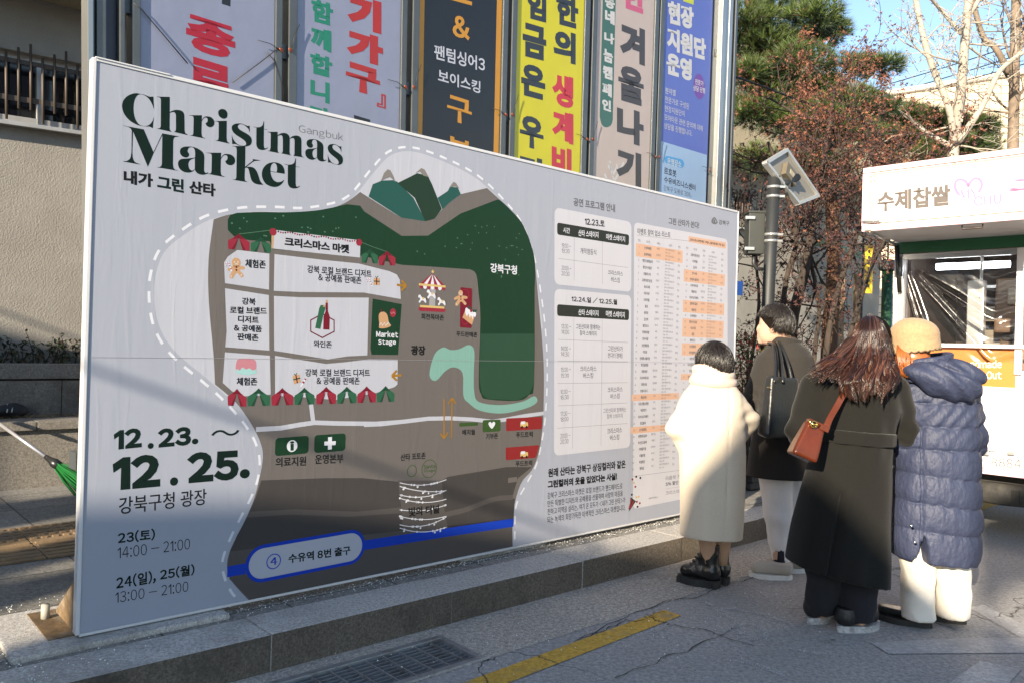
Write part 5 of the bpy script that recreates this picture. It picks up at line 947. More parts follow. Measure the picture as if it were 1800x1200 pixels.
# green lintel and steel sub-frame
p = MB(); a, b = tuv(1578, 428)[1], tuv(1578, 447)[1]; p.box(TP.P((uL + uR) / 2 + .01, (a + b) / 2, .012), (uR - uL - .04, .07, a - b), GRN, E_T, .004); p.build('green_beam', trk)
p = MB(); p.box(TP.P((uL + uR) / 2 + .02, b - .03, .004), (uR - uL - .1, .03, .05), STL, E_T, .004); p.box(TP.P(wl_ - .02, (wb_ + wt_) / 2, .006), (.035, .03, wt_ - wb_), STL, E_T, .004); p.box(TP.P((wr_ + w2l) / 2 + .01, (wb_ + wt_) / 2 - .1, .012), (.05, .045, wt_ - wb_ + .25), WHT, E_T, .006); p.build('window_frame', trk)
# serving flap with the shop sign
FO = .85; FPn = Plane(TP.P(0, 0, FO), te1, UP); fuv = FPn.uv; fl, ft, fb = fuv(1517.5, 350)[0], fuv(1518, 297)[1], fuv(1517, 408)[1]; fr2 = fl + 3.5
p = MB(); FT = .07
p.box(FPn.P((fl + fr2) / 2, (ft + fb) / 2, -FT / 2), (fr2 - fl, FT, ft - fb), WHT, E_T, .012)
p.box(FPn.P((fl + fr2) / 2, fb + .03, -FO / 2 - .02), (fr2 - fl - .02, FO - .1, .05), WHT, E_T); p.box(FPn.P((fl + fr2) / 2, ft - .04, -FO / 2 - .02), (fr2 - fl - .02, FO - .1, .05), WHT, E_T)
for uu in (fl + .03, fr2 - .03): p.box(FPn.P(uu, (ft + fb) / 2, -FO / 2), (.05, FO - .15, ft - fb - .12), WHT, E_T)
flap = p.build('sign_flap', trk)
p = MB()
for vv in (ft - .02, fb + .025): p.box(FPn.P((fl + fr2) / 2, vv, .006), (fr2 - fl, .02, .05 if vv < ft - .1 else .04), PNK, E_T, .004)
p.box(FPn.P(fl + .02, (ft + fb) / 2, .006), (.045, .021, ft - fb - .09), PNK, E_T, .004); p.build('edging', flap)
p = MB(); zf = lambda *q: Z(1500, 240, 5, *q); u1 = fl + .06; 
for k in range(180): p.box(FPn.P(u1 + k * .019, ft - .055, .004), (.011, .008, .008), TG['gold'], E_T)
for k in range(24): p.box(FPn.P(u1 - .002, ft - .06 - k * .019, .004), (.008, .008, .011), TG['gold'], E_T)
p.box(FPn.P((u1 + fr2) / 2, fb + .058, .002), (fr2 - u1, .006, .006), mat('red_trim', (.4, .08, .05), .5), E_T); p.build('gold_trim', flap)
p = MB()
for x, y in ((160, 350), (195, 346), (158, 390), (193, 386), (903, 228), (1078, 204), (955, 713), (986, 711), (1018, 708), (190, 778), (216, 776), (243, 774), (420, 760)): a = fuv(*zf((x, y))[0]); p.tube([FPn.P(*a, .0), FPn.P(*a, .008), FPn.P(*a, .012)], [.011, .010, .004], STL, 8)
a = fuv(*zf((175, 750))[0]); p.box(FPn.P(a[0], a[1], .015), (.13, .03, .03), STL, E_T, .004); p.box(FPn.P(a[0] - .03, a[1] - .05, .012), (.05, .025, .04), STL, E_T, .004); p.tube([FPn.P(a[0] - .07, a[1], .035), FPn.P(a[0] + .06, a[1], .035)], .008, STL, 6); p.build('latch', flap)
p = MB(); a, b = fuv(*zf((935, 795))[0]), fuv(*zf((1115, 778))[0]); h0 = FPn.P(a[0], fb + .005, -.06); h1_ = FPn.P(b[0], fb + .005, -.06); p.tube([h0, h0 - UP * .03, h1_ - UP * .03, h1_], .008, mat('handle_dark', (.05, .035, .03), .4), 6); p.build('pull_handle', flap)
sg = Sheet(FPn, 1); sg.p = FPn
sg.text('수제찹쌀', *zf((208, 668), (855, 608), (208, 492)), TG['letter'], 5, .045)
sg.text('마이츄', *zf((1145, 497), (1310, 480), (1145, 448)), TG['blush'], 5, .0); sg.text('츄', *zf((1350, 560), (1600, 535), (1350, 360)), TG['rose'], 5, .08)
sg.line(smooth(zf((935, 520), (905, 480), (893, 430), (910, 390), (950, 380), (990, 400), (1012, 440), (1030, 400), (1070, 370), (1115, 385), (1130, 430), (1115, 470), (1098, 495)), 4, False), .02, TG['blush'], 3)
def strokes(f, items, m, wk=.013, wn=.006):
    for q, k in items: sg.line(smooth(f(*q), 4, False) if len(q) > 3 else f(*q), wk if k else wn, m, 5 if k else 4)
strokes(zf, [(((945, 550), (948, 468)), 0), (((948, 468), (975, 545)), 1), (((975, 545), (1010, 462)), 0), (((1010, 462), (1015, 542)), 1), (((932, 552), (960, 549)), 0), (((1000, 545), (1030, 542)), 0), (((1032, 460), (1062, 505)), 1), (((1062, 505), (1088, 455)), 0), (((1062, 505), (1064, 538)), 1), (((1050, 540), (1078, 537)), 0), (((1020, 462), (1045, 459)), 0), (((1078, 457), (1098, 454)), 0),
    (((1130, 555), (1120, 535), (1095, 532), (1070, 555), (1068, 585), (1090, 605), (1120, 602), (1135, 585)), 1), (((1155, 528), (1158, 600)), 1), (((1205, 522), (1208, 595)), 1), (((1156, 564), (1206, 558)), 0), (((1145, 530), (1168, 527)), 0), (((1195, 524), (1218, 521)), 0), (((1147, 602), (1170, 599)), 0), (((1197, 597), (1220, 594)), 0), (((1240, 516), (1243, 570), (1262, 590), (1285, 580), (1293, 560), (1292, 510)), 1), (((1228, 518), (1254, 515)), 0), (((1280, 512), (1304, 508)), 0)], TG['blush'])
sg.mb.build('sign_lettering', flap)
p = MB(); p.tube([FPn.P(fl + .05, fb - .01, -.1), TP.P(uL + .03, vT - .02, .04)], .012, STL, 6); p.tube([TP.P(uL + .03, vT - .02, .05), TP.P(tuv(1585, 515)[0], tuv(1585, 515)[1], .05)], .018, mat('strut_black', (.012, .012, .012), .3), 8); p.build('gas_strut', trk)
# order board and lower body
p = MB(); o4 = [tuv(1600, 604), tuv(1787, 611), tuv(1787, 682), tuv(1600, 676)]; a0, a1 = o4[0][0], o4[1][0]; c0, c1 = tuv(1700, 680)[1], tuv(1700, 609.5)[1]
p.box(TP.P((a0 + a1) / 2, (c0 + c1) / 2, .006), (a1 - a0, .012, c1 - c0), ORB, E_T, .003); ob_ = p.build('order_board', trk)
sg = Sheet(TP, .0125 / LAY); wv = lambda *q: Z(1540, 400, 4, *q)
sg.text('Handmade', *wv((598, 984), (885, 984), (598, 930)), TG['white'], 0, .012); sg.text('Take-Out', *wv((605, 1062), (885, 1062), (605, 1006)), TG['white'], 0, .012); sg.mb.build('order_lettering', ob_)
p = MB(); p.box(TP.P((uL + uR) / 2, wb_ - .012, .02), (uR - uL, .1, .03), WHT, E_T, .006)
for y, h in ((679.5, .02), (773, .035), (793, .02)): v = tuv(1712, y)[1]; p.box(TP.P((uL + uR) / 2, v, .008), (uR - uL, .02, h), PNK if y < 790 else WHT, E_T, .004)
p.box(TP.P((uL + uR) / 2, vB + .015, .01), (uR - uL + .02, .05, .045), PNK, E_T, .006); p.build('trim_rail', trk)
p = MB(); hz = lambda *q: Z(1660, 640, 3.75, *q)
for uu in (tuv(1741, 775)[0], tuv(1741, 775)[0] + 1.1):
    v = tuv(1741, 775)[1]; p.box(TP.P(uu, v, .024), (.085, .012, .11), WHT, E_T, .005); p.tube([TP.P(uu - .045, v - .06, .03), TP.P(uu + .045, v - .06, .03)], .012, WHT, 8)
    for k in range(3): p.tube([TP.P(uu + (k - 1) * .025, v + .03 + .01 * (k == 1), .028), TP.P(uu + (k - 1) * .025, v + .03 + .01 * (k == 1), .036)], .008, STL, 8)
p.build('hinge', trk)
p = MB()
for x in (1735, 1780): a = tuv(x, 796); p.box(TP.P(a[0], a[1] + .005, .035), (.05, .04, .03), STL, E_T, .005)
p.build('tail_catch', trk)
sg = Sheet(TP, 7)
for body, lb, rb, lt in (('7', (195, 640), (212, 640), (195, 598)), ('부', (218, 655), (266, 656), (218, 610)), ('8884', (308, 672), (507, 688), (308, 611))): sg.text(body, *hz(lb, rb, lt), TG['grey'], 0, .01)
sg.mb.build('number_lettering', trk)
# clear plastic sheet, folded diagonally
pm = bpy.data.materials.new('clear_plastic'); pm.use_nodes = True; N, L = nodes_of(pm); N.remove(N['Principled BSDF']); gl = N.new('ShaderNodeBsdfGlossy'); gl.inputs['Roughness'].default_value = .22; gl.inputs['Color'].default_value = (.95, .95, .95, 1); tr = N.new('ShaderNodeBsdfTransparent'); tr.inputs['Color'].default_value = (.93, .93, .93, 1); ms = N.new('ShaderNodeMixShader'); fr_n = N.new('ShaderNodeFresnel'); fr_n.inputs['IOR'].default_value = 1.45
ad = N.new('ShaderNodeMath'); ad.operation = 'ADD'; ad.inputs[1].default_value = .02; L.new(fr_n.outputs[0], ad.inputs[0]); L.new(ad.outputs[0], ms.inputs[0]); L.new(tr.outputs[0], ms.inputs[1]); L.new(gl.outputs[0], ms.inputs[2]); L.new(ms.outputs[0], N['Material Output'].inputs[0])
tc = N.new('ShaderNodeTexCoord'); nz = N.new('ShaderNodeTexNoise'); nz.inputs['Scale'].default_value = 9; nz.inputs['Detail'].default_value = 3; L.new(tc.outputs['Object'], nz.inputs[0]); bp = N.new('ShaderNodeBump'); bp.inputs['Strength'].default_value = .25; bp.inputs['Distance'].default_value = .02; L.new(nz.outputs['Fac'], bp.inputs['Height']); L.new(bp.outputs[0], gl.inputs['Normal'])
p = MB(); nu, nv = 160, 100; us = np.linspace(wl_ - .03, wr_ + .02, nu); vs = np.linspace(tuv(1700, 634)[1], wt_ + .01, nv); U_, V_ = np.meshgrid(us, vs)
def seg(a, b, wd, amp, fan=0.0):
    a, b = np.array(tuv(*a)), np.array(tuv(*b)); d = b - a; l = np.hypot(*d); d /= l; x = (U_ - a[0]) * d[0] + (V_ - a[1]) * d[1]; y = -(U_ - a[0]) * d[1] + (V_ - a[1]) * d[0]
    w = wd * (1 + fan * np.clip(x / l, 0, 1)); return amp * np.exp(-(y / w) ** 2) * np.clip(x * 6 / l, 0, 1) * np.clip((l - x) * 3 / l, 0, 1)
Wz = .03 + .01 * np.sin(U_ * 9 + V_ * 3)
for a, b, wd, am, fn in (((1590, 455), (1640, 605), .012, .03, 1.5), ((1597, 470), (1760, 650), .011, .04, 1.0), ((1618, 480), (1790, 590), .013, .045, 2.5), ((1608, 475), (1720, 600), .02, -.03, 1.0), ((1590, 470), (1625, 600), .012, .025, .5)): Wz = Wz + seg(a, b, wd, am, fn)
Wz += .007 * np.sin(V_ * 60 + 3 * np.sin(U_ * 5) + 2 * np.sin(U_ * 17)) * np.clip((U_ - tuv(1690, 520)[0]) / .3, 0, 1)
pts = np.array([TP.P(u, v, w) for u, v, w in zip(U_.ravel(), V_.ravel(), Wz.ravel())]); p.add(pts, [(j * nu + i, j * nu + i + 1, (j + 1) * nu + i + 1, (j + 1) * nu + i) for j in range(nv - 1) for i in range(nu - 1)], pm, True); p.build('plastic_curtain', trk)
# chassis, spare tyre, wheels
def tyre(name, c, ax, R_, W_, par):
    ax = np.array(ax, float); ax /= np.linalg.norm(ax); a = np.cross(ax, UP if abs(ax[2]) < .9 else te1); a /= np.linalg.norm(a); b = np.cross(ax, a); p = MB(); n = 40; pr = [(-.5, .62), (-.5, .9), (-.38, 1), (.38, 1), (.5, .9), (.5, .62), (-.5, .62)]
    vs = [c + ax * w * W_ + (a * math.cos(t) + b * math.sin(t)) * r * R_ for t in np.arange(n) * 2 * math.pi / n for w, r in pr]; k = len(pr)
    p.add(vs, [(i * k + j, i * k + j + 1, ((i + 1) % n) * k + j + 1, ((i + 1) % n) * k + j) for i in range(n) for j in range(k - 1)], TYR, True)
    o = fixn(p.build(name, par)); q = MB(); q.tube([c - ax * W_ * .3, c + ax * W_ * .32], R_ * .6, STL, 20); q.build('rim', o)
sp = TP.P(tuv(1752, 850)[0], 0, -.42); sp[2] = gz(1752, 853, 0)[2] + .36; tyre('spare_tyre', sp, (0, 0, 1), .33, .17, trk)
for uu, dd in ((uL + .25, -1.1), (uR - .35, -1.1)): c = TP.P(uu, 0, dd); c[2] = .31; tyre('wheel', c, TP.e1, .31, .2, trk)
p = MB(); zc_ = TO[2]; p.box(TP.P((uL + uR) / 2, -.08, -.95), (uR - uL - .3, 1.5, .12), CHS, E_T); 
for uu in (uL + .9, uR - .9): p.box(TP.P(uu, -.19, -.9), (.1, 1.6, .12), CHS, E_T)
p.tube([[*TP.P(uL + .2, 0, -1.1)[:2], .31], [*TP.P(uR - .3, 0, -1.1)[:2], .31]], .05, CHS, 8); p.build('chassis', trk)
# ================================================================== POLE, TREES AND WHAT STANDS BEHIND
PG_ = mat('pole_grey', (.022, .024, .025), .55, .2, var=.1); pd = 7.6
pb = dep(1334.5, 852, pd); pb[2] = KZ; ptop = dep(1361, 310, pd - .25)
lp = thing('solar_post', 'dark grey post carrying a tilted solar panel and a control box', 'solar post', pb)
p = MB(); p.tube([pb, pb + (ptop - pb) * .5, ptop], .057, PG_, 20); p.tube([pb, pb + UP * .02], .13, PG_, 20); p.build('post', lp)
p = MB()
for y in (410, 421, 311 + 18, 345): c = pb + (ptop - pb) * ((852 - y) / (852 - 310)); p.tube([c - UP * .012, c + UP * .012], .062, STL, 20); p.box(c + np.array([.07, -.03, 0]), (.05, .02, .02), STL)
p.build('clamp', lp)
cb = dep(1326, 412, pd - .02); p = MB(); p.box(cb, (.15, .16, .39), mat('box_grey_green', (.04, .043, .04), .5, .2), None, .008); p.box(cb + UP * .2, (.17, .18, .02), MATS['box_grey_green'], None, .004)
for dz in (.14, -.15): p.box(cb + np.array([-.07, -.09, dz]), (.09, .03, .03), STL, None, .004)
p.box(cb + np.array([.1, .03, 0]), (.06, .06, .1), PG_); p.build('control_box', lp)
p = MB(); c = cb - UP * .2; p.tube([c, c - UP * .08, c + np.array([.03, 0, -.13]), c + np.array([.09, 0, -.13])], .018, mat('conduit', (.02, .02, .022), .5), 8); p.build('cable', lp)
A, B_c, C, D = dep(1345, 287, 7.2), dep(1381, 265, 7.5), dep(1436, 345, 7.85), dep(1402, 358, 7.55); n = np.cross(D - A, B_c - A); n /= np.linalg.norm(n); n = n if n @ (A - CAMP) > 0 else -n
p = MB(); p.prism([A, B_c, C, D], n * .012, mat('panel_back', (.2, .185, .16), .5)); 
for P0, P1 in ((A, B_c), (B_c, C), (C, D), (D, A)): m_ = (P0 + P1) / 2; e = P1 - P0; l = np.linalg.norm(e); e /= l; s_2 = np.cross(n, e); p.box(m_ + n * .0, (l + .02, .03, .05), mat('panel_frame', (.42, .42, .4), .4, .4), np.array([e, s_2, n]))
pan = fixn(p.build('solar_panel', lp))
p = MB(); p.prism([A + n * .0135 + (C - A) * .03, B_c + n * .0135 + (D - B_c) * .03, C + n * .0135 + (A - C) * .03, D + n * .0135 + (B_c - D) * .03], n * .01, mat('solar_cell', (.01, .015, .04), .15)); p.build('cell_face', pan)
m_ = A * .35 + D * .25 + B_c * .25 + C * .15; e1 = (D - A) / np.linalg.norm(D - A); e2 = np.cross(n, e1); p = MB(); p.box(m_ - n * .03, (.2, .14, .05), mat('battery_box', (.12, .10, .07), .5), np.array([e1, e2, n]), .006); p.box(m_ - n * .057, (.08, .05, .004), mat('label_plate', (.35, .3, .2), .4), np.array([e1, e2, n])); p.build('battery_box', pan)
p = MB(); mm = (A + B_c + C + D) / 4; p.tube([ptop - UP * .12, mm - n * .06], .035, PG_, 10); p.box((ptop - UP * .12 + mm) / 2, (.12, .08, .1), PG_); p.build('bracket', lp)
# blue sign, timber stack
bs = dep(1297, 507, 7.3); t = thing('blue_sign', 'small blue sign plate on a thin post beyond the right end of the map board', 'sign', np.array([bs[0] - .045, bs[1] + .02, KZ])); p = MB(); p.box(bs, (.09, .012, .13), mat('sign_blue', (.02, .16, .62), .4), None, .003); p.build('plate', t); p = MB(); p.tube([[bs[0] - .035, bs[1] + .02, KZ], [bs[0] - .035, bs[1] + .02, bs[2] + .06]], .012, PG_, 8); p.build('post', t)
p = MB(); q = gz(1318, 855, KZ); 
for k in range(5): p.box(q + np.array([.12, .12 + .0 * k, .04 + k * .062]), (.75 - .05 * (k % 2), .28, .056), mat('dark_timber', (.045, .042, .04), .85, var=.3, stretch=(.3, 4, 4)), np.array([BE, -BN, UP]), .006)
tag(p.build('timber_stack', loc=q), 'stack of dark timber planks behind the right end of the map board', 'timber')
# ---- trees
def branch(p, a, d, L_, r, m, depth, tips, bend=.25, kids=3, up=.1, spread=.7, sh=.68, minr=.004, n=6):
    k = 5; pts = [np.array(a)]; rr = [r]; d = d / np.linalg.norm(d)
    for i in range(k):
        d = d + np.array([rnd.gauss(0, bend), rnd.gauss(0, bend), rnd.gauss(0, bend) + up]) * .35; d /= np.linalg.norm(d); pts.append(pts[-1] + d * L_ / k); rr.append(max(minr, r * (1 - .45 * (i + 1) / k)))
    p.tube(pts, rr, m, n, smooth=True)
    if depth == 0: tips.append((pts[-1], d)); tips.append((pts[3], d)); return
    for c in range(kids):
        i = rnd.choice((2, 3, 4, 5)) if c else 5; ax = rdir(); nd = d + ax * spread; branch(p, pts[i], nd, L_ * sh * rnd.uniform(.8, 1.15), rr[i] * .72, m, depth - 1, tips, bend, kids, up, spread, sh, minr, max(4, n - 1))
BARK = mat('dark_bark', (.05, .036, .028), .95, var=.5, vs=20, bump=.9, bs=30, stretch=(1, 1, .25), bdist=.03); OBARK = mat('pine_bark', (.13, .065, .035), .95, var=.6, vs=14, bump=.9, bs=26, stretch=(1, 1, .3), bdist=.03); PBARK = mat('pale_bark', (.34, .30, .25), .85, var=.3, vs=9, bump=.4, bs=30); GBARK = mat('grey_brown_bark', (.2, .15, .11), .9, var=.4, vs=10, bump=.5, bs=30)
DRY = mat('dry_maple_leaf', (.17, .062, .032), .7, var=.5, vs=2.5, island=.65); DRY_SHADE = mat('shaded_maple_leaf', (.055, .018, .017), .7, var=.4, vs=2.5, island=.6)
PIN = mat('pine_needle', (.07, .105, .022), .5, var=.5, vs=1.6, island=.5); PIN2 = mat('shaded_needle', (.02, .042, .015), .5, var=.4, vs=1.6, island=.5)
def leaf5(p, c, sz, m):
    """curled dry maple leaf: five pointed lobes on a bent blade"""
    n = rdir(-.2); a = np.cross(n, rdir()); a /= max(np.linalg.norm(a), 1e-6); b = np.cross(n, a); vs = [c]
    for k in range(9): t = math.pi * (-.15 + 1.3 * k / 8); r = sz * (1.0 if k % 2 == 0 else .42) * (1.15 if k == 4 else .9); vs.append(c + a * r * math.cos(t) + b * r * math.sin(t) + n * sz * .35 * (math.cos(t) ** 2))
    p.add(vs, [(0, k, k + 1) for k in range(1, 9)], m)
def stem(p, pts, r0, r1, m, n=10):
    q = np.array(smooth(pts, 5, False)) if False else np.array(pts, float); k = len(q); t = np.linspace(0, k - 1, (k - 1) * 5 + 1); g = []
    for x in t:
        i = min(int(x), k - 2); f = x - i; a, b, c, d = q[max(i - 1, 0)], q[i], q[i + 1], q[min(i + 2, k - 1)]; g.append(.5 * (2 * b + (c - a) * f + (2 * a - 5 * b + 4 * c - d) * f * f + (3 * b - a - 3 * c + d) * f ** 3))
    p.tube(g, np.linspace(r0, r1, len(g)), m, n); return g
def maple(name, label, Y, stems, box, nleaf, group=None, sz=.05, dens=None):
    g = np.mean([dep(*s[0][0], Y) for s in stems], axis=0); g[2] = KZ; t = thing(name, label, 'tree', g, group); p = MB(); tips = []
    for pts, r0, r1 in stems:
        P3 = [dep(x, y, Y + dy) for x, y, *dy_ in pts for dy in [dy_[0] if dy_ else 0]]; P3[0] = np.array([P3[0][0], P3[0][1], KZ + .35]) if pts[0][1] > 640 else P3[0]
        gg = stem(p, P3, r0, r1, BARK, 10)
        for k in range(9):
            i = rnd.randrange(len(gg) // 2, len(gg)); branch(p, gg[i], rdir(.5), rnd.uniform(.5, .9), r1 * .7, BARK, 2, tips, .3, 3, .12, .8, .7, .0035, 5)
    p.build('trunk', t); f = MB(); c = 0
    x0, y0, x1, y1 = box
    while c < nleaf:
        if tips and rnd.random() < .5: b, d = rnd.choice(tips); q = b + rdir() * rnd.uniform(.02, .22)
        else:
            x, y = rnd.uniform(x0, x1), rnd.uniform(y0, y1); q = dep(x, y, Y + rnd.gauss(0, .5))
            if dens and rnd.random() > dens(x, y): continue
        for k in range(rnd.randrange(2, 6)): leaf5(f, q + rdir() * rnd.uniform(0, .11), sz * rnd.uniform(.6, 1.15), DRY if rnd.random() < min(.85, max(.12, (q[2] - 2.6) * .45)) else DRY_SHADE); c += 1  # darker leaf colour low in the crown stands in for shade there
    f.build('crown', t); return t
def dens_m(x, y):
    # thick clumps and open gaps through the crown
    v = math.sin(x * .045 + 1) + math.sin(y * .05 + x * .02) + math.sin((x - y) * .03 + 2); edge = 1 - max(0, abs((x - 1440) / 150) ** 2 * .6 + max(0, (y - 370) / 80)); top = 70 + abs(x - 1465) * .55 if x > 1465 else 70 + (1465 - x) * 1.1
    return 0 if y < top else max(.02, min(1, .35 + .35 * v)) * max(0, edge)
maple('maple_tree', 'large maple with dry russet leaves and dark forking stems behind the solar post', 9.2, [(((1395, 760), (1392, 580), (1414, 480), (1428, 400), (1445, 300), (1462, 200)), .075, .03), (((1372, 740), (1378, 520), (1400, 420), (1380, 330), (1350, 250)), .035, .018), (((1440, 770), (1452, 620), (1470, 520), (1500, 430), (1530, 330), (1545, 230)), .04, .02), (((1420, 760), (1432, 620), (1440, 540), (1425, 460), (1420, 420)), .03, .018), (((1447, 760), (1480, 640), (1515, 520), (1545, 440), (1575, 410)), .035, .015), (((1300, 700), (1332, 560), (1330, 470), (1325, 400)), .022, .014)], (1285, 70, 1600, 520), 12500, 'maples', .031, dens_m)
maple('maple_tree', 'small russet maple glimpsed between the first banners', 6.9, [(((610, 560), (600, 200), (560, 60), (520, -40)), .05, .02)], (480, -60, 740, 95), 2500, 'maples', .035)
def tuft(p, c, d, L_, m, n=16):
    d = d / np.linalg.norm(d)
    for k in range(n):
        e = d + rdir() * .75; e /= np.linalg.norm(e); s = np.cross(e, rdir()); s = s / max(np.linalg.norm(s), 1e-6) * .0036; p.add([c - s, c + s, c + e * L_ * rnd.uniform(.7, 1.1)], [(0, 1, 2)], m)
def pine(name, label, Y, trunk, r0, clumps, ntuft, L_=.13, group=None, tm=OBARK):
    P3 = [dep(x, y, Y) for x, y in trunk]; P3[0][2] = KZ; t = thing(name, label, 'tree', P3[0], group); p = MB(); f = MB(); gg = stem(p, P3, r0, r0 * .4, tm, 12)
    for (x, y, rx, ry, w) in clumps:
        c = dep(x, y, Y + rnd.uniform(-.5, .5)); i = min(range(len(gg)), key=lambda k: np.linalg.norm(gg[k] - c) + 3 * max(0, gg[k][2] - c[2])); mid = (gg[i] + c) / 2 - UP * .12; stem(p, [gg[i], mid, c], .035, .012, tm, 6); sx, sy = rx * Y / FPX, ry * Y / FPX
        for k in range(int(ntuft * w)):
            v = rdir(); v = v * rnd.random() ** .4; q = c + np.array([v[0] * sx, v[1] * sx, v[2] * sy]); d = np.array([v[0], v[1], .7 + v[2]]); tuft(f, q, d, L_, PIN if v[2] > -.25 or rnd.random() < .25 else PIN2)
            if k % 9 == 0: p.tube([c + (q - c) * .1, q], [.008, .004], tm, 4)
    p.build('trunk', t); f.build('crown', t); return t
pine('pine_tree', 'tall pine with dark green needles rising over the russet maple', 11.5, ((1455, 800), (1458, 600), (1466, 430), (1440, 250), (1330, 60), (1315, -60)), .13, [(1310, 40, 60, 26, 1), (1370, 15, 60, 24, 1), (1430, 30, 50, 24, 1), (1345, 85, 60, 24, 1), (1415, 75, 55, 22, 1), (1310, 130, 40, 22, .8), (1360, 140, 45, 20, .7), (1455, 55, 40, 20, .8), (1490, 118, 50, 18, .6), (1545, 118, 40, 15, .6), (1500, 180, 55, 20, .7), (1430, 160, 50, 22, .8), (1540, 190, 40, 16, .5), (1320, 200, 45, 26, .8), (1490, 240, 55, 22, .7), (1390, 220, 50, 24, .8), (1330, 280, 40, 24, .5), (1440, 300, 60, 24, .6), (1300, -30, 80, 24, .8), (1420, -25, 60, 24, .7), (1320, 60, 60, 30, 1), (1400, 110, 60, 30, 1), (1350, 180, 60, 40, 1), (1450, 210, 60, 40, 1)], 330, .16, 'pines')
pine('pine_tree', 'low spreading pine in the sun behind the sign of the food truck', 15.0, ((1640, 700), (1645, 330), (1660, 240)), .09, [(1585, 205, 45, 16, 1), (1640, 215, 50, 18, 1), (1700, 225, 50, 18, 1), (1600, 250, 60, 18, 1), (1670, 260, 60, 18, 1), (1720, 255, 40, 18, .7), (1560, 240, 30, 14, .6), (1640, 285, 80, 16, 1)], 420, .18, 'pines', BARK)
def bare(name, label, Y, limbs, m, group):
    b = dep(*limbs[0][0][0], Y); b[2] = KZ; t = thing(name, label, 'tree', b, group); p = MB(); tips = []
    for pts, r0, r1, kn in limbs:
        P3 = [dep(x, y, Y + rnd.uniform(-.15, .15) * (i > 0)) for i, (x, y) in enumerate(pts)]; gg = stem(p, P3, r0, r1, m, 10)
        for k in range(kn): i = rnd.randrange(len(gg) // 3, len(gg)); branch(p, gg[i], rdir(.4) * [1, .6, 1], rnd.uniform(.5, 1.0), r1 * .35, m, 2, tips, .35, 3, .08, .75, .66, .004, 4)
    p.build('trunk', t); f = MB()
    for b, d in tips:
        for k in range(2): q = b - d * .08 * k; f.tube([q, q + rdir(.3) * .035], [.007, .004], m, 4)
    f.build('bud', t); return t
bare('bare_tree', 'bare pale barked tree behind the food truck sign', 13.5, [(((1670, 700), (1674, 330), (1678, 240), (1690, 150), (1697, 60), (1706, -30)), .105, .06, 10), (((1678, 252), (1668, 190), (1640, 120), (1622, 60), (1606, -20)), .06, .045, 8), (((1684, 250), (1725, 190), (1758, 125), (1800, 92)), .06, .035, 6), (((1672, 258), (1640, 240), (1612, 222), (1594, 200)), .05, .02, 5), (((1690, 60), (1660, 25), (1630, -10)), .035, .025, 6), (((1695, 40), (1715, 10), (1730, -20)), .04, .03, 4), (((1690, 215), (1696, 170), (1694, 130)), .022, .012, 2)], PBARK, 'bare trees')
bare('bare_tree', 'bare brown tree at the right edge beyond the food truck', 14.5, [(((1778, 700), (1780, 330), (1782, 200), (1784, 90), (1787, -30)), .105, .075, 12), (((1775, 130), (1750, 85), (1728, 65), (1712, 10), (1706, -20)), .06, .04, 8), (((1783, 120), (1800, 60), (1812, 0)), .05, .03, 5), (((1782, 180), (1806, 150), (1830, 130)), .03, .02, 3)], GBARK, 'bare trees')
# shrub beside the man
np_ = gz(1311, 770, KZ); sb = dep(1313, 700, 7.4); t = thing('red_shrub', 'red and green leafed shrub between the map board and the dark haired man', 'shrub', np.array([sb[0], sb[1], KZ + .0])); p = MB(); f = MB(); SG = mat('shrub_green', (.07, .10, .025), .5, island=.5); SR = mat('shrub_red', (.28, .035, .03), .5, island=.5)
for k in range(26): e = sb + np.array([rnd.gauss(0, .14), rnd.gauss(0, .14), rnd.uniform(-.1, .58)]); p.tube([[sb[0] + rnd.gauss(0, .05), sb[1], KZ], (sb + e) / 2 - UP * .1, e], [.008, .006, .003], TWIG, 4)
for k in range(2300):
    z = rnd.uniform(-.35, .6); w_ = .24 - .12 * max(0, z - .2); leaf_card(f, sb + np.array([rnd.gauss(0, w_ * .6), rnd.gauss(0, w_ * .6), z]), rdir(.1), UP, rnd.uniform(.035, .06), .018, SR if rnd.random() < .42 else SG)
p.build('stem', t); f.build('foliage', t)
# ---- buildings beyond, gate lantern, banner, cables
def tile_mat():
    m = bpy.data.materials.new('beige_tile'); m.use_nodes = True; N, L = nodes_of(m); b = N['Principled BSDF']; tc = N.new('ShaderNodeTexCoord'); mp = N.new('ShaderNodeMapping'); mp.inputs['Rotation'].default_value = (math.radians(90), 0, 0); L.new(tc.outputs['Object'], mp.inputs[0]); br = N.new('ShaderNodeTexBrick'); br.offset = 0; br.inputs['Scale'].default_value = 1; br.inputs['Brick Width'].default_value = .42; br.inputs['Row Height'].default_value = .3; br.inputs['Mortar Size'].default_value = .022; br.inputs['Color1'].default_value = (.6, .5, .38, 1); br.inputs['Color2'].default_value = (.52, .43, .32, 1); br.inputs['Mortar'].default_value = (.22, .18, .14, 1); L.new(mp.outputs[0], br.inputs[0]); L.new(br.outputs[0], b.inputs['Base Color']); b.inputs['Roughness'].default_value = .6; return m
TILE = tile_mat(); YT = 30.0
ql = dep(1556, 168, YT); qr = dep(1830, 108, YT - 2); t = thing('tiled_building', 'pale beige tiled building far behind the bare trees', 'building', np.array([(ql[0] + qr[0]) / 2, YT, 0])); xl = dep(1486, 400, YT)[0]
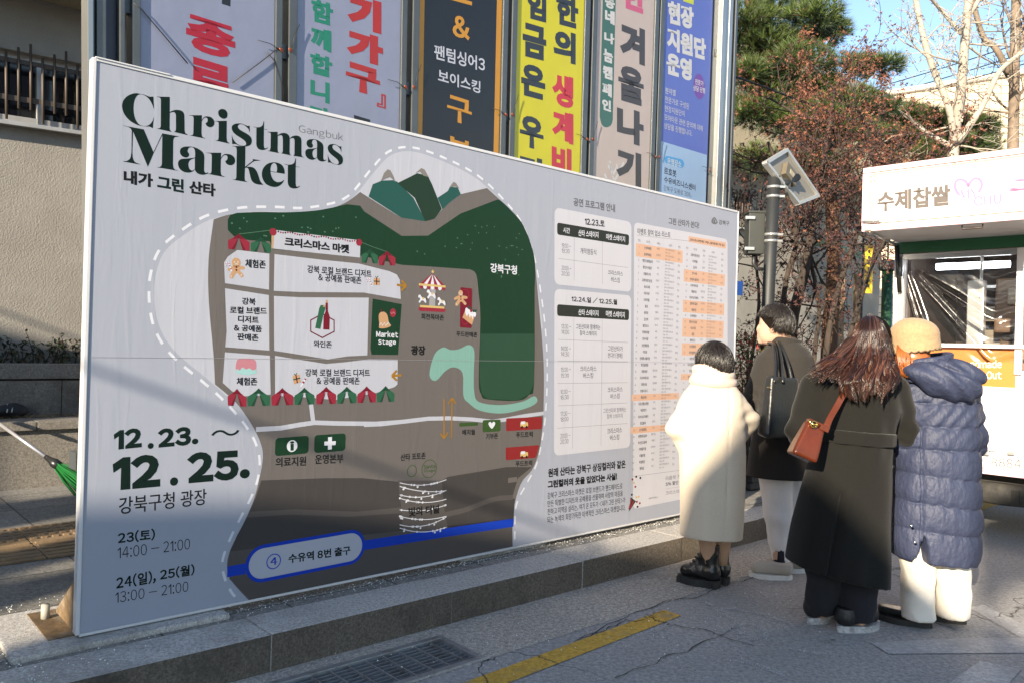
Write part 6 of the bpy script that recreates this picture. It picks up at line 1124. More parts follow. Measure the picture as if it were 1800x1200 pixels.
p = MB(); p.prism([[xl, YT, 0], [qr[0] + 12, YT, 0], [qr[0] + 12, YT, qr[2] + 2.4], [ql[0], YT, ql[2]], [xl, YT, ql[2] - 2.6]], (0, 8, 0), TILE); fixn(p.build('wall', t)); p = MB(); p.tube([[xl - .05, YT - .05, ql[2] - 2.6], [ql[0], YT - .05, ql[2] + .05], [qr[0] + 12, YT - .05, qr[2] + 2.45]], .12, mat('pale_coping', (.6, .55, .48), .7), 6); p.build('coping', t)
# siding clad block over the hall, seen left of the pine
a, b = dep(1240, 160, 21), dep(1345, 205, 21.5); t = thing('siding_block', 'grey white corrugated block rising behind the pine', 'building', np.array([(a[0] + b[0]) / 2, 22, 0])); p = MB(); SID = mat('white_siding', (.42, .43, .45), .5, var=.1)
n = 26
for k in range(n): x = a[0] + (b[0] - a[0]) * (k + .5) / n; p.box((x, 21.5 + .03 * (k % 2), (a[2] + 0) / 2 - .2), ((b[0] - a[0]) / n - .004, .3, a[2]), SID)
p.build('siding', t); p = MB(); p.box(((a[0] + b[0]) / 2, 22.5, a[2] - .15), (b[0] - a[0] + .4, 2.6, .12), SID); p.build('roof', t)
# timber gate with a green roof, lantern post and yellow banner, low green railing
gp = gz(1511, 690, 0); Yg = 15.5; gx = dep(1508, 600, Yg); t = thing('timber_gate', 'small timber gate with a green tin roof behind the maple stems', 'gate', np.array([gx[0], Yg, 0])); WOOD = mat('gate_wood', (.22, .15, .09), .8, var=.3); p = MB()
for x in (1478, 1508): q = dep(x, 500, Yg); p.box((q[0], Yg, 1.5), (.12, .12, 3.0), WOOD, None, .01)
p.build('post', t); p = MB(); q0, q1 = dep(1462, 438, Yg), dep(1518, 450, Yg); p.prism([q0 + UP * .15, q1 + UP * .05, q1 - UP * .06, q0 - UP * .0], (0, 1.2, .25), mat('green_tin', (.13, .26, .2), .5)); fixn(p.build('roof', t))
p = MB(); q0, q1 = dep(1474, 560, Yg), dep(1512, 560, Yg); p.box(((q0[0] + q1[0]) / 2, Yg + .4, .95), (q1[0] - q0[0], .05, 1.5), mat('gate_dark', (.02, .022, .02), .8)); p.build('leaf', t)
q = dep(1557, 600, 11.5); t = thing('lantern_post', 'dark green post with a ribbed lantern cap beside the food truck', 'lamp post', np.array([q[0], 11.5, 0])); p = MB(); zt = dep(1557, 476, 11.5)[2]; GP = mat('post_green', (.012, .05, .02), .45); p.tube([[q[0], 11.5, 0], [q[0], 11.5, zt]], .075, GP, 16); p.tube([[q[0], 11.5, 0], [q[0], 11.5, .25]], .12, GP, 16); p.build('post', t)
p = MB(); cap = [(0, .085), (.02, .11), (.05, .13), (.1, .125), (.14, .1), (.155, .04)]; p.tube([[q[0], 11.5, zt + z] for z, r in cap], [r for z, r in cap], mat('cap_grey', (.1, .1, .09), .6), 20); p.tube([[q[0], 11.5, zt + .15], [q[0], 11.5, zt + .85]], .012, GP, 6)
for k in range(20): an = k * math.pi / 10; p.tube([[q[0] + math.cos(an) * r, 11.5 + math.sin(an) * r, zt + z] for z, r in cap], .009, MATS['cap_grey'], 5)
p.build('lantern', t)
a, b, c = dep(1521, 432, 14), dep(1535, 436, 14), dep(1535, 516, 14); t = thing('yellow_banner', 'narrow yellow banner hanging beyond the timber gate', 'banner', np.array([(a[0] + b[0]) / 2, 14, 0])); p = MB(); p.box(((a[0] + b[0]) / 2, 14, (a[2] + c[2]) / 2), (b[0] - a[0], .01, a[2] - c[2]), mat('sun_yellow', (.75, .5, .02), .5)); p.build('cloth', t); p = MB(); p.tube([[a[0] - .02, 14.03, 0], [a[0] - .02, 14.03, a[2] + .2]], .02, PG_, 6); p.tube([[a[0] - .02, 14.03, a[2] + .02], [b[0], 14.03, a[2] + .02]], .012, PG_, 6); p.build('pole', t)
sg = Sheet(Plane([a[0], 13.995, c[2]], (1, 0, 0), UP), 1)
for k in range(7): sg.uvpoly([(.05, .1 + k * .1), (.05 + .04 + .02 * (k % 2), .1 + k * .1), (.09, .16 + k * .1), (.05, .16 + k * .1)], mat('banner_dark', (.05, .04, .03), .5), 0)
sg.mb.build('marks', t)
q0, q1 = dep(1455, 640, 13.0), dep(1560, 640, 13.0); t = thing('green_railing', 'low green steel railing behind the maple stems', 'railing', np.array([(q0[0] + q1[0]) / 2, 13, 0])); p = MB(); GR_ = mat('rail_green', (.02, .16, .04), .45)
for z in (.25, 1.15): p.tube([[q0[0], 13, z], [q1[0] + 2, 13, z]], .025, GR_, 6)
x = q0[0]
while x < q1[0] + 2: p.tube([[x, 13, 0], [x, 13, 1.15]], .012, GR_, 6); x += .11
p.build('bars', t)
CB = mat('cable_black', (.015, .015, .018), .6)
for k, (a, b) in enumerate((((1500, 152), (1830, 38)), ((1490, 172), (1830, 58)), ((1480, 184), (1830, 78)))):
    P0, P1 = dep(*a, 34), dep(*b, 26); P0 = P0 + (P0 - P1) * .6; P1 = P1 + (P1 - P0) * .8; pts = [P0 + (P1 - P0) * f - UP * .5 * 4 * f * (1 - f) for f in np.linspace(0, 1, 14)]; p = MB(); p.tube(pts, .022, CB, 5); tag(p.build('power_cable', loc=pts[0]), ['uppermost of the three power cables crossing the sky', 'middle one of the three power cables crossing the sky', 'lowest of the three power cables crossing the sky'][k], 'cable', 'power cables across the sky')
pts = [dep(x, y, Y) for x, y, Y in ((1230, 118, 8.6), (1292, 135, 8.8), (1408, 178, 9.6), (1485, 208, 10.4), (1570, 230, 11.4), (1660, 240, 13.2))]; p = MB(); g = stem(p, pts, .013, .013, CB, 6); tag(p.build('overhead_cable', loc=pts[0]), 'slack black cable running through the russet maple to the pale tree', 'cable')
# ================================================================== PEOPLE
def surfnet(f, lo, hi, h):
    """closed surface of the field f < 0 on a grid of step h"""
    lo = np.array(lo, float); n = np.ceil((np.array(hi) - lo) / h).astype(int) + 1
    ax = [lo[i] + h * np.arange(n[i]) for i in range(3)]; X, Y, Zg = np.meshgrid(*ax, indexing='ij'); V = f(X, Y, Zg)
    V[0] = V[-1] = 1; V[:, 0] = V[:, -1] = 1; V[:, :, 0] = V[:, :, -1] = 1
    S = V < 0; c = np.zeros(tuple(n - 1), int)
    sl = lambda a, i, j, k: a[i:i + n[0] - 1, j:j + n[1] - 1, k:k + n[2] - 1]
    for i in (0, 1):
        for j in (0, 1):
            for k in (0, 1): c += sl(S, i, j, k)
    act = (c > 0) & (c < 8); idx = -np.ones(act.shape, int); cells = np.argwhere(act); idx[act] = np.arange(len(cells))
    acc = np.zeros((len(cells), 3)); cnt = np.zeros(len(cells)); ci, cj, ck = cells.T
    for d in range(3):
        o = [a for a in range(3) if a != d]
        for p in (0, 1):
            for q in (0, 1):
                A = np.zeros(3, int); A[o[0]] = p; A[o[1]] = q; B = A.copy(); B[d] = 1
                va = V[ci + A[0], cj + A[1], ck + A[2]]; vb = V[ci + B[0], cj + B[1], ck + B[2]]; m = (va < 0) != (vb < 0); t = np.zeros(len(va)); t[m] = va[m] / (va[m] - vb[m])
                pt = np.tile(A.astype(float), (len(va), 1)); pt[:, d] = t; acc[m] += pt[m]; cnt[m] += 1
    P = lo + (cells + acc / cnt[:, None]) * h; F = []
    for d in range(3):
        u, v = (d + 1) % 3, (d + 2) % 3; s0 = [slice(1, -1)] * 3; s0[d] = slice(0, -1); s1 = list(s0); s1[d] = slice(1, None)
        E = np.argwhere(S[tuple(s0)] != S[tuple(s1)]); off = np.ones(3, int); off[d] = 0; E = E + off
        inside = S[E[:, 0], E[:, 1], E[:, 2]]; du = np.zeros(3, int); du[u] = 1; dv = np.zeros(3, int); dv[v] = 1; g = lambda q: idx[q[:, 0], q[:, 1], q[:, 2]]
        Q = np.stack([g(E - du - dv), g(E - dv), g(E), g(E - du)], 1); Q[~inside] = Q[~inside][:, ::-1]; F.append(Q)
    return P, np.concatenate(F)
def smin(a, b, k): h = np.clip(.5 + .5 * (b - a) / k, 0, 1); return b + (a - b) * h - k * h * (1 - h)
def cone(X, Y, Zg, a, b, ra, rb, sy=1.0):
    a, b = np.array(a, float), np.array(b, float); d = b - a; t = np.clip(((X - a[0]) * d[0] + (Y - a[1]) * d[1] + (Zg - a[2]) * d[2]) / (d @ d), 0, 1)
    return np.sqrt((X - a[0] - t * d[0]) ** 2 + ((Y - a[1] - t * d[1]) / sy) ** 2 + (Zg - a[2] - t * d[2]) ** 2) - (ra + (rb - ra) * t)
def ellip(X, Y, Zg, c, r, yaw=0.0):
    x, y = X - c[0], Y - c[1]; cs, sn = math.cos(yaw), math.sin(yaw); u, v = x * cs + y * sn, -x * sn + y * cs; k = np.sqrt((u / r[0]) ** 2 + (v / r[1]) ** 2 + ((Zg - c[2]) / r[2]) ** 2); return (k - 1) * min(r)
def loft(X, Y, Zg, lev, pw=2.0):
    """stack of ellipses: z, cx, cy, half width, half depth, yaw"""
    L_ = np.array(sorted(lev), float); z = L_[:, 0]; g = [np.interp(Zg, z, L_[:, i]) for i in range(1, 6)]
    x, y = X - g[0], Y - g[1]; cs, sn = np.cos(g[4]), np.sin(g[4]); u, v = x * cs + y * sn, -x * sn + y * cs
    k = (np.abs(u / g[2]) ** pw + np.abs(v / g[3]) ** pw) ** (1 / pw); d = (k - 1) * np.minimum(g[2], g[3]); return np.maximum(d, np.maximum(z[0] - Zg, Zg - z[-1]))
def wrk(X, Y, Zg, sc, seed, n=7, st_=(1, 1, 1)):
    r = np.random.RandomState(seed); o = 0
    for i in range(n): k = r.normal(size=3) * sc * np.array(st_); o = o + np.sin(X * k[0] + Y * k[1] + Zg * k[2] + r.uniform(0, 6.28) + .8 * np.sin((X * k[1] - Y * k[0]) * .6 + Zg * k[2] * .4))
    return o / n
def sdfobj(name, f, lo, hi, h, m, par, smooth_=True):
    P, F = surfnet(f, lo, hi, h); p = MB(); p.add(P, F.tolist(), m, smooth_); return p.build(name, par)
def wool(name, col, k=.5, sheen=.25, bs=260): return mat(name, col, .95, var=.09, vs=130, bump=k, bs=bs, spec=.15, sheen=sheen, bdist=.004)
SKIN = mat('skin', (.50, .31, .22), .5, var=.06, vs=12, bump=.05); TIGHTS = mat('tan_tights', (.46, .29, .19), .55, var=.08)
def hairmat(name, a, b, is_=.55):
    m = mat(name, a, .32, col2=b, vs=7, island=is_, spec=.6); return m
HBS = mat('hair_underlayer', (.008, .006, .005), 1.0, spec=.05); BLK = hairmat('black_hair', (.012, .010, .009), (.022, .017, .014), .5); BRN = hairmat('brown_hair', (.028, .0095, .006), (.012, .005, .0035), .6); BRN2 = hairmat('light_brown_hair', (.085, .035, .019), (.05, .02, .011), .5); ORG = hairmat('orange_hair', (.34, .10, .02), (.2, .06, .015), .5)
LEA = mat('black_leather', (.012, .012, .012), .32, var=.3, vs=8, bump=.25, bs=40, coat=.2); RUB = mat('black_rubber', (.014, .014, .014), .7)
def frame(face): f = np.array([face[0], face[1], 0.0]); f /= np.linalg.norm(f); return f, np.array([f[1], -f[0], 0.0])   # forward, right
def body(name_label, O, face, parts, par, h=.012, head=None, pad=.12):
    """one continuous skin body from tapered limbs, with face and hands"""
    f, r = frame(face); hc, hr = head
    def F_(X, Y, Zg):
        d = None
        for a, b, ra, rb in parts: c = cone(X, Y, Zg, a, b, ra, rb); d = c if d is None else smin(d, c, .03)
        yaw = math.atan2(f[1], f[0]); hd = ellip(X, Y, Zg, hc, (hr * 1.12, hr * .9, hr * 1.28), yaw); jaw = ellip(X, Y, Zg, hc + f * hr * .42 - UP * hr * .62, (hr * .68, hr * .66, hr * .7), yaw); hd = smin(hd, jaw, .03)
        for q, rr in ((hc + f * hr * 1.17 - UP * hr * .28, .014), (hc + f * hr * 1.08 - UP * hr * .1, .011), (hc + f * hr * 1.06 - UP * hr * .74, .017), (hc + f * hr * .98 - UP * hr * 1.08, .02)): hd = smin(hd, np.sqrt((X - q[0]) ** 2 + (Y - q[1]) ** 2 + (Zg - q[2]) ** 2) - rr, .02)
        for sg_ in (-1, 1):
            e = hc + r * sg_ * hr * .9 - f * hr * .05 - UP * hr * .18; hd = np.minimum(hd, ellip(X, Y, Zg, e, (.022, .012, .034), yaw)); ey = hc + f * hr * 1.02 + r * sg_ * .032 - UP * hr * .05; hd = np.maximum(hd, -(np.sqrt((X - ey[0]) ** 2 + (Y - ey[1]) ** 2 + (Zg - ey[2]) ** 2) - .013))
        return smin(d, hd, .025)
    A = np.array([q for s_ in parts for q in s_[:2]] + [hc]); return sdfobj('body', F_, A.min(0) - pad - .05, A.max(0) + pad + .08, h, SKIN, par)
def hand(w, d, curl, rt, k=1.0):
    """palm, four unequal bent fingers and a side thumb as tapered limbs from the wrist w along d"""
    d = d / np.linalg.norm(d); curl = curl / np.linalg.norm(curl); out = [(w, w + d * .075 * k, .026, .03)]
    for i, L_ in enumerate((.068, .078, .072, .055)):
        b = w + d * .085 * k + rt * (i - 1.5) * .02; m_ = b + (d * .75 + curl * .35) * L_ * .5; out += [(b, m_, .0105, .0095), (m_, m_ + (d * .25 + curl * .95) * L_ * .5, .0095, .008)]
    t0 = w + d * .03 - rt * .03; t1 = t0 - rt * .025 + d * .035; out += [(t0, t1, .013, .011), (t1, t1 + d * .03 + curl * .015, .011, .009)]; return out
def cap_hair(p, hc, hr, f, m, n, lmin, lmax, reach, lift=.008, rad=.0022, seed=1, fringe=0.0, part=.15):
    """short strands combed from the crown down over the skull"""
    r_ = random.Random(seed); rt = np.array([f[1], -f[0], 0]); cr = (UP - f * part); cr /= np.linalg.norm(cr)
    e1 = np.cross(cr, rt); e1 /= np.linalg.norm(e1); e1 = e1 if e1 @ f > 0 else -e1; e2 = np.cross(cr, e1)
    for k in range(n):
        ph = r_.uniform(0, 2 * math.pi); mx = reach(ph); t0 = max(.02, r_.random() ** .75 * mx - .25); ln = r_.uniform(lmin, lmax); t1 = min(t0 + ln / hr, mx + r_.uniform(-.12, .1)); pts = []; off = lift * r_.uniform(.3, 1.5); tw = r_.gauss(0, .18)
        if t1 - t0 < .12: continue
        for q in np.linspace(0, 1, 7):
            t = t0 + (t1 - t0) * q; a = ph + tw * q; v = cr * math.cos(t) + (e1 * math.cos(a) + e2 * math.sin(a)) * math.sin(t); s_ = np.array([1.0, 1.0, 1.0]); vf = v @ f; vr = v @ rt; vz = v[2]; q3 = hc + f * vf * (hr * 1.12 + off) + rt * vr * (hr * .92 + off) + UP * vz * (hr * 1.27 + off)
            pts.append(q3 + rdir() * .0015)
        p.tube(pts, np.array([1, 1.1, 1.1, 1, .9, .7, .3]) * rad, m, 3)
def sole(p, heel, d, L_, W_, h, m, z0=0.0, tread=0):
    d = np.array([d[0], d[1], 0.0]); d /= np.linalg.norm(d); s_ = np.array([-d[1], d[0], 0]); o = []
    for k in range(28):
        t = k / 28 * 2 * math.pi; x = .5 - .5 * math.cos(t); w = W_ * .5 * (math.sin(t)) * (1.0 + .28 * math.sin((x - .15) * 3.0)) * (.9 if x < .4 else 1.0); o.append(np.array([*(heel + d * (x * L_) + s_ * w)[:2], z0]))
    p.prism(o, (0, 0, h), m)
    for k in range(tread):
        x = (k + .5) / tread; 
        for sg_ in (-1, 1): p.box(np.array([*(heel + d * x * L_ + s_ * sg_ * W_ * .43 * (math.sin(math.acos(1 - 2 * x)) ** .5))[:2], z0 + h * .45]), (L_ / tread * .6, .022, h * .9), m, np.array([d, s_, UP]), .004)
def shoe_f(heel, d, L_, W_, z0, hup, ank, toe=.055):
    d = np.array([d[0], d[1], 0.0]); d /= np.linalg.norm(d); H_ = np.array([heel[0], heel[1], z0])
    def F_(X, Y, Zg):
        q = lambda x, z: H_ + d * L_ * x + UP * z
        a = cone(X, Y, Zg, q(.16, W_ * .42), q(.83, W_ * .30), W_ * .5, W_ * .4); a = smin(a, cone(X, Y, Zg, q(.18, .05), q(.2, hup), W_ * .45, ank), .03); a = smin(a, cone(X, Y, Zg, q(.3, hup * .75), q(.62, .05), ank * .8, .03), .03)
        return np.maximum(a, z0 - Zg)
    lo = np.minimum(H_, H_ + d * L_) - .09; hi = np.maximum(H_, H_ + d * L_) + .09; hi[2] = z0 + hup + .02; lo[2] = z0 - .02
    def G_(X, Y, Zg): return np.maximum(F_(X, Y, Zg), Zg - z0 - hup)
    return G_, lo, hi

# ------------------------------------------------ the woman in the cream coat
Y1 = 4.83; D = lambda x, y, dy=0.0, Y=Y1: dep(x, y, Y + dy); g1 = gz(1246, 1030)
w1 = thing('person', 'person in a long cream coat and wrapped scarf facing the map board', 'person', g1, 'people reading the map board')
fc = np.array([-.62, .78, 0]); f_, r_t = frame(fc); hc1 = D(1255, 640, -.0); hr1 = .088
sho = [D(1214, 706), D(1297, 708)]; hip = [D(1234, 850), D(1272, 850)]; kn = [D(1242, 930, .03), D(1270, 930, .07)]; an = [D(1249, 1012, .06), D(1269, 1004, .13)]
el = [D(1188, 752, .0), D(1318, 738, .02)]; wr_1 = [D(1218, 795, .10), D(1294, 772, .10)]
bp_ = [(D(1254, 712), D(1254, 840), .095, .11), (D(1254, 664), D(1254, 700), .05, .06)] + [(sho[i], el[i], .045, .04) for i in (0, 1)] + [(el[i], wr_1[i], .04, .028) for i in (0, 1)] + [(hip[i], kn[i], .075, .056) for i in (0, 1)] + [(kn[i], an[i], .05, .024) for i in (0, 1)]
for i in (0, 1): bp_ += hand(wr_1[i], f_ * .05 - UP, f_, r_t)
body('', g1, fc, bp_, w1, .012, (hc1, hr1))
tg = MB(); 
for i in (0, 1): P_ = [kn[i] + UP * .1, kn[i], kn[i] * .6 + an[i] * .4, kn[i] * .4 + an[i] * .6, an[i]]; tg.tube(P_, [.066, .058, .05, .037, .03], TIGHTS, 16)
tg.build('tights', w1)
CRM = wool('cream_wool', (.53, .455, .36), .4, .12)
sc1 = Y1 / FPX
lv = []
for y, xl, xr, dp in ((663, 1226, 1282, .085), (674, 1217, 1291, .11), (690, 1205, 1302, .125), (704, 1201, 1306, .135), (740, 1197, 1308, .145), (790, 1196, 1309, .155), (830, 1196, 1309, .165), (880, 1196, 1308, .17), (942, 1195, 1304, .17)): c = D((xl + xr) / 2, y); lv.append((c[2], c[0], c[1], (xr - xl) / 2 * sc1, dp, -.2))
def coat1(X, Y, Zg):
    d = loft(X, Y, Zg, lv, 2.3)
    for i in (0, 1): s_ = smin(cone(X, Y, Zg, sho[i] + np.array([0, 0, -.02]), el[i], .064, .057), cone(X, Y, Zg, el[i], wr_1[i], .058, .054), .02); d = smin(d, s_, .035)
    u = (X - D(1254, 800)[0]); d = d + .006 * wrk(X, Y, Zg, 9, 3, 6, (1, 1, .45)) + .004 * (.35 - np.abs(wrk(X, Y, Zg, 20, 13, 5, (1, 1, .8))))  + .0045 * np.sin(u * 36 + 1.5 * np.sin(Zg * 2)) * np.clip((lv[4][0] - Zg) * 2, 0, 1)
    z = Zg - el[0][2]; d = d + .005 * np.sin(z * 70 + u * 25) * np.exp(-((X - el[0][0]) / .09) ** 2 - (z / .1) ** 2) + .005 * np.sin(z * 75 - u * 30) * np.exp(-((X - el[1][0]) / .09) ** 2 - ((Zg - el[1][2]) / .1) ** 2)
    sx = D(1269, 800)[0] + .02 * (Zg - 1); d = d + .006 * np.exp(-((X - sx) / .006) ** 2) * (Y < Y1)
    return d
lo, hi = D(1165, 955), D(1345, 660); co = sdfobj('coat', coat1, (lo[0] - .03, Y1 - .3, lv[-1][0] - .0), (hi[0] + .03, Y1 + .42, lv[0][0] + .04), .0085, CRM, w1)
SCF = wool('cream_scarf', (.52, .42, .35), .5, .15, 160)
def scarf(X, Y, Zg):
    d = None
    for y, xl, xr, rr, tl in ((671, 1216, 1291, .028, -.05), (662, 1218, 1288, .03, .1), (653, 1221, 1286, .028, -.1), (643, 1225, 1283, .026, .12)):
        c = D((xl + xr) / 2, y); a = (xr - xl) / 2 * sc1 - rr * .6; b = a * .95; k = np.sqrt(((X - c[0]) / a) ** 2 + ((Y - c[1]) / b) ** 2); q = np.sqrt(((k - 1) * min(a, b)) ** 2 + ((Zg - c[2] - tl * (X - c[0])) * .8) ** 2) - rr; d = q if d is None else smin(d, q, .006)
    return d + .003 * wrk(X, Y, Zg, 30, 5, 6, (.4, .4, 1.5))
c = D(1253, 655); sdfobj('scarf', scarf, c - [.2, .2, .14], c + [.2, .2, .11], .006, SCF, w1)
p = MB(); 
def hcap(hc, hr, f, cut, g=1.06):
    def F_(X, Y, Zg): yaw = math.atan2(f[1], f[0]); return np.maximum(ellip(X, Y, Zg, hc, (hr * 1.12 * g + .006, hr * .92 * g + .006, hr * 1.28 * g + .004), yaw), cut(X, Y, Zg))
    return surfnet(F_, hc - .16, hc + .16, .007)
P_, F_ = hcap(hc1, hr1, f_, lambda X, Y, Zg: np.maximum(((X - hc1[0]) * f_[0] + (Y - hc1[1]) * f_[1]) - hr1 * .75, hc1[2] - hr1 * .75 - Zg), 1.12); p.add(P_, F_.tolist(), HBS, True)
cap_hair(p, hc1, hr1 * 1.12, f_, BLK, 2600, .07, .15, lambda ph: 2.0 if abs(math.cos(ph)) < 5 and math.cos(ph) < .6 else 1.35, .012, .0015, 2); p.build('hair', w1)
for i, (hx, hy, L_) in enumerate(((1262, 1033, .245), (1279, 1026, .24))):
    hl = gz(hx, hy); z0 = .045; G_, lo, hi = shoe_f(hl + np.array([-.0, .0, 0]), fc * [1.2, .65, 1], L_, .1, z0, .215, .049); b = sdfobj('boot', lambda X, Y, Zg: G_(X, Y, Zg) + .004 * wrk(X, Y, Zg, 45, 8, 5, (1, 1, 1.6)), lo, hi, .006, LEA, w1); q = MB(); sole(q, hl - fc * .012, fc * [1.2, .65, 1], L_ + .025, .105, .045, RUB, 0, 7); fixn(q.build('sole', b))
    q = MB(); d_ = fc * [1.2, .65, 1]; d_ /= np.linalg.norm(d_)
    for k in range(6): c = hl + d_ * (.1 + .018 * (5 - k) * .9) + UP * (.1 + .022 * k); q.tube([c + np.cross(d_, UP) * .03, c + d_ * .02, c - np.cross(d_, UP) * .03], .0035, RUB, 5)
    q.build('lace', b)

# ------------------------------------------------ the man with the tote bag
Y2 = 5.15; D2 = lambda x, y, dy=0.0: dep(x, y, Y2 + dy); g2 = gz(1372, 1012); sc2 = Y2 / FPX
w2 = thing('person', 'dark haired man in a charcoal coat and pale grey trousers facing left', 'person', g2, 'people reading the map board')
fm = np.array([-.84, .54, 0]); fm /= np.linalg.norm(fm); _, rm = frame(fm); hc2 = D2(1363, 573); hr2 = .092
sho2 = [D2(1346, 640, .05), D2(1412, 646, .0)]; el2 = [D2(1325, 700, .1), D2(1424, 720, -.02)]; wr2 = [D2(1316, 738, .28), D2(1400, 762, .2)]; hip2 = [D2(1362, 830), D2(1392, 830, .06)]; kn2 = [D2(1365, 905), D2(1392, 905, .1)]; an2 = [D2(1371, 988, -.02), D2(1404, 984, .16)]
bp_ = [(D2(1380, 660), D2(1378, 800), .105, .12), (D2(1374, 590), D2(1378, 640), .052, .065)] + [(sho2[i], el2[i], .05, .044) for i in (0, 1)] + [(el2[i], wr2[i], .043, .03) for i in (0, 1)] + [(hip2[i], kn2[i], .08, .06) for i in (0, 1)] + [(kn2[i], an2[i], .056, .04) for i in (0, 1)]
for i in (0, 1): bp_ += hand(wr2[i], fm * .9 - UP * .2, -UP + fm * .2, rm)
def head_fix(): pass
body('', g2, fm, bp_, w2, .0095, (hc2, hr2))
CHA = wool('charcoal_wool', (.029, .026, .0235), .6, .06); lv2 = []
for y, xl, xr, dp in ((598, 1364, 1400, .08), (610, 1350, 1416, .11), (626, 1336, 1427, .13), (660, 1334, 1430, .14), (720, 1333, 1430, .15), (780, 1322, 1424, .17), (838, 1313, 1420, .185)): c = D2((xl + xr) / 2, y); lv2.append((c[2], c[0], c[1], (xr - xl) / 2 * sc2, dp, -.3))
def coat2(X, Y, Zg):
    d = loft(X, Y, Zg, lv2, 2.3)
    for i in (0, 1): d = smin(d, smin(cone(X, Y, Zg, sho2[i], el2[i], .072, .07), cone(X, Y, Zg, el2[i], wr2[i], .07, .058), .03), .03)
    u = X - el2[0][0]; z = Zg - el2[0][2]; d = d + .005 * wrk(X, Y, Zg, 10, 11, 6, (1, 1, .6)) + .006 * np.sin(z * 80 + u * 40) * np.exp(-(u / .1) ** 2 - (z / .09) ** 2)
    return d
lo, hi = D2(1300, 845), D2(1450, 595); sdfobj('coat', coat2, (lo[0] - .06, Y2 - .32, lv2[-1][0]), (hi[0] + .06, Y2 + .48, lv2[0][0] + .05), .0085, CHA, w2)
def collar(X, Y, Zg):
    c = D2(1379, 600); a, b = .092, .085; k = np.sqrt(((X - c[0]) / a) ** 2 + ((Y - c[1]) / b) ** 2); return np.sqrt(((k - 1) * b) ** 2 + np.maximum(np.abs(Zg - c[2] + .018 + .12 * (X - c[0])) - .03, 0) ** 2) - .011 - .0 * X
c = D2(1379, 603); sdfobj('collar', collar, c - [.16, .16, .1], c + [.16, .16, .1], .006, CHA, w2)
GRY = wool('pale_grey_twill', (.74, .71, .70), .3, .1, 300)
def trousers(hipz, pts, rr, seed, am=.006):
    def F_(X, Y, Zg):
        d = None
        for P_, R3 in zip(pts, rr):
            for a, b, ra, rb in zip(P_[:-1], P_[1:], R3[:-1], R3[1:]): c = cone(X, Y, Zg, a, b, ra, rb); d = c if d is None else smin(d, c, .015)
        d = d + am * wrk(X, Y, Zg, 17, seed, 6, (1, 1, .55)) + am * .9 * (np.abs(wrk(X, Y, Zg, 24, seed + 5, 5, (1, 1, .35))) - .3) + am * .5 * np.sin(Zg * 42 + X * 30) * np.exp(-((Zg - P_[1][2]) / .12) ** 2); zb = min(P_[-1][2] for P_ in pts); return np.maximum(d, np.maximum(zb - .01 - Zg, Zg - hipz))
    A = np.array([q for P_ in pts for q in P_]); return F_, A.min(0) - .17, A.max(0) + .17
F_, lo, hi = trousers(D2(1370, 815)[2], [[hip2[0], kn2[0] + [.01, 0, 0], D2(1369, 950), D2(1373, 979)], [hip2[1], kn2[1], D2(1398, 945, .13), D2(1402, 975, .15)]], [[.105, .088, .066, .056], [.1, .085, .062, .055]], 21); sdfobj('trousers', F_, lo, hi, .008, GRY, w2)
q = MB(); SOK = mat('navy_sock', (.008, .009, .016), .9)
for a in an2: q.tube([a + UP * .09, a + UP * .03, a - UP * .04], [.043, .042, .046], SOK, 14)
q.build('sock', w2)
SUE = mat('beige_suede', (.42, .38, .33), .85, var=.1, bump=.2, bs=120); WSOL = mat('white_sole', (.66, .66, .64), .5, dirt=(.42, .40, .37), ds=20)
ds = np.array([-.97, .22, 0])
for hx, hy, L_ in ((1392, 1018, .262), (1415, 1006, .25)):
    hl = gz(hx, hy); G_, lo, hi = shoe_f(hl, ds, L_, .092, .03, .075, .05); b = sdfobj('shoe', G_, lo, hi, .006, SUE, w2); q = MB(); sole(q, hl - ds * .004, ds, L_ + .008, .096, .03, WSOL); fixn(q.build('sole', b))
p = MB(); P_, F_ = hcap(hc2, hr2, fm, lambda X, Y, Zg: np.maximum(((X - hc2[0]) * fm[0] + (Y - hc2[1]) * fm[1]) * .8 - (Zg - hc2[2]) * .75 - hr2 * .28, -((Zg - hc2[2]) + hr2 * .28)), 1.06); p.add(P_, F_.tolist(), HBS, True)
cap_hair(p, hc2, hr2 * 1.04, fm, BLK, 3000, .05, .11, lambda ph: 1.2 if math.cos(ph) > .7 else (1.22 if math.cos(ph) > -.2 else 1.85), .018, .0014, 4); p.build('hair', w2)
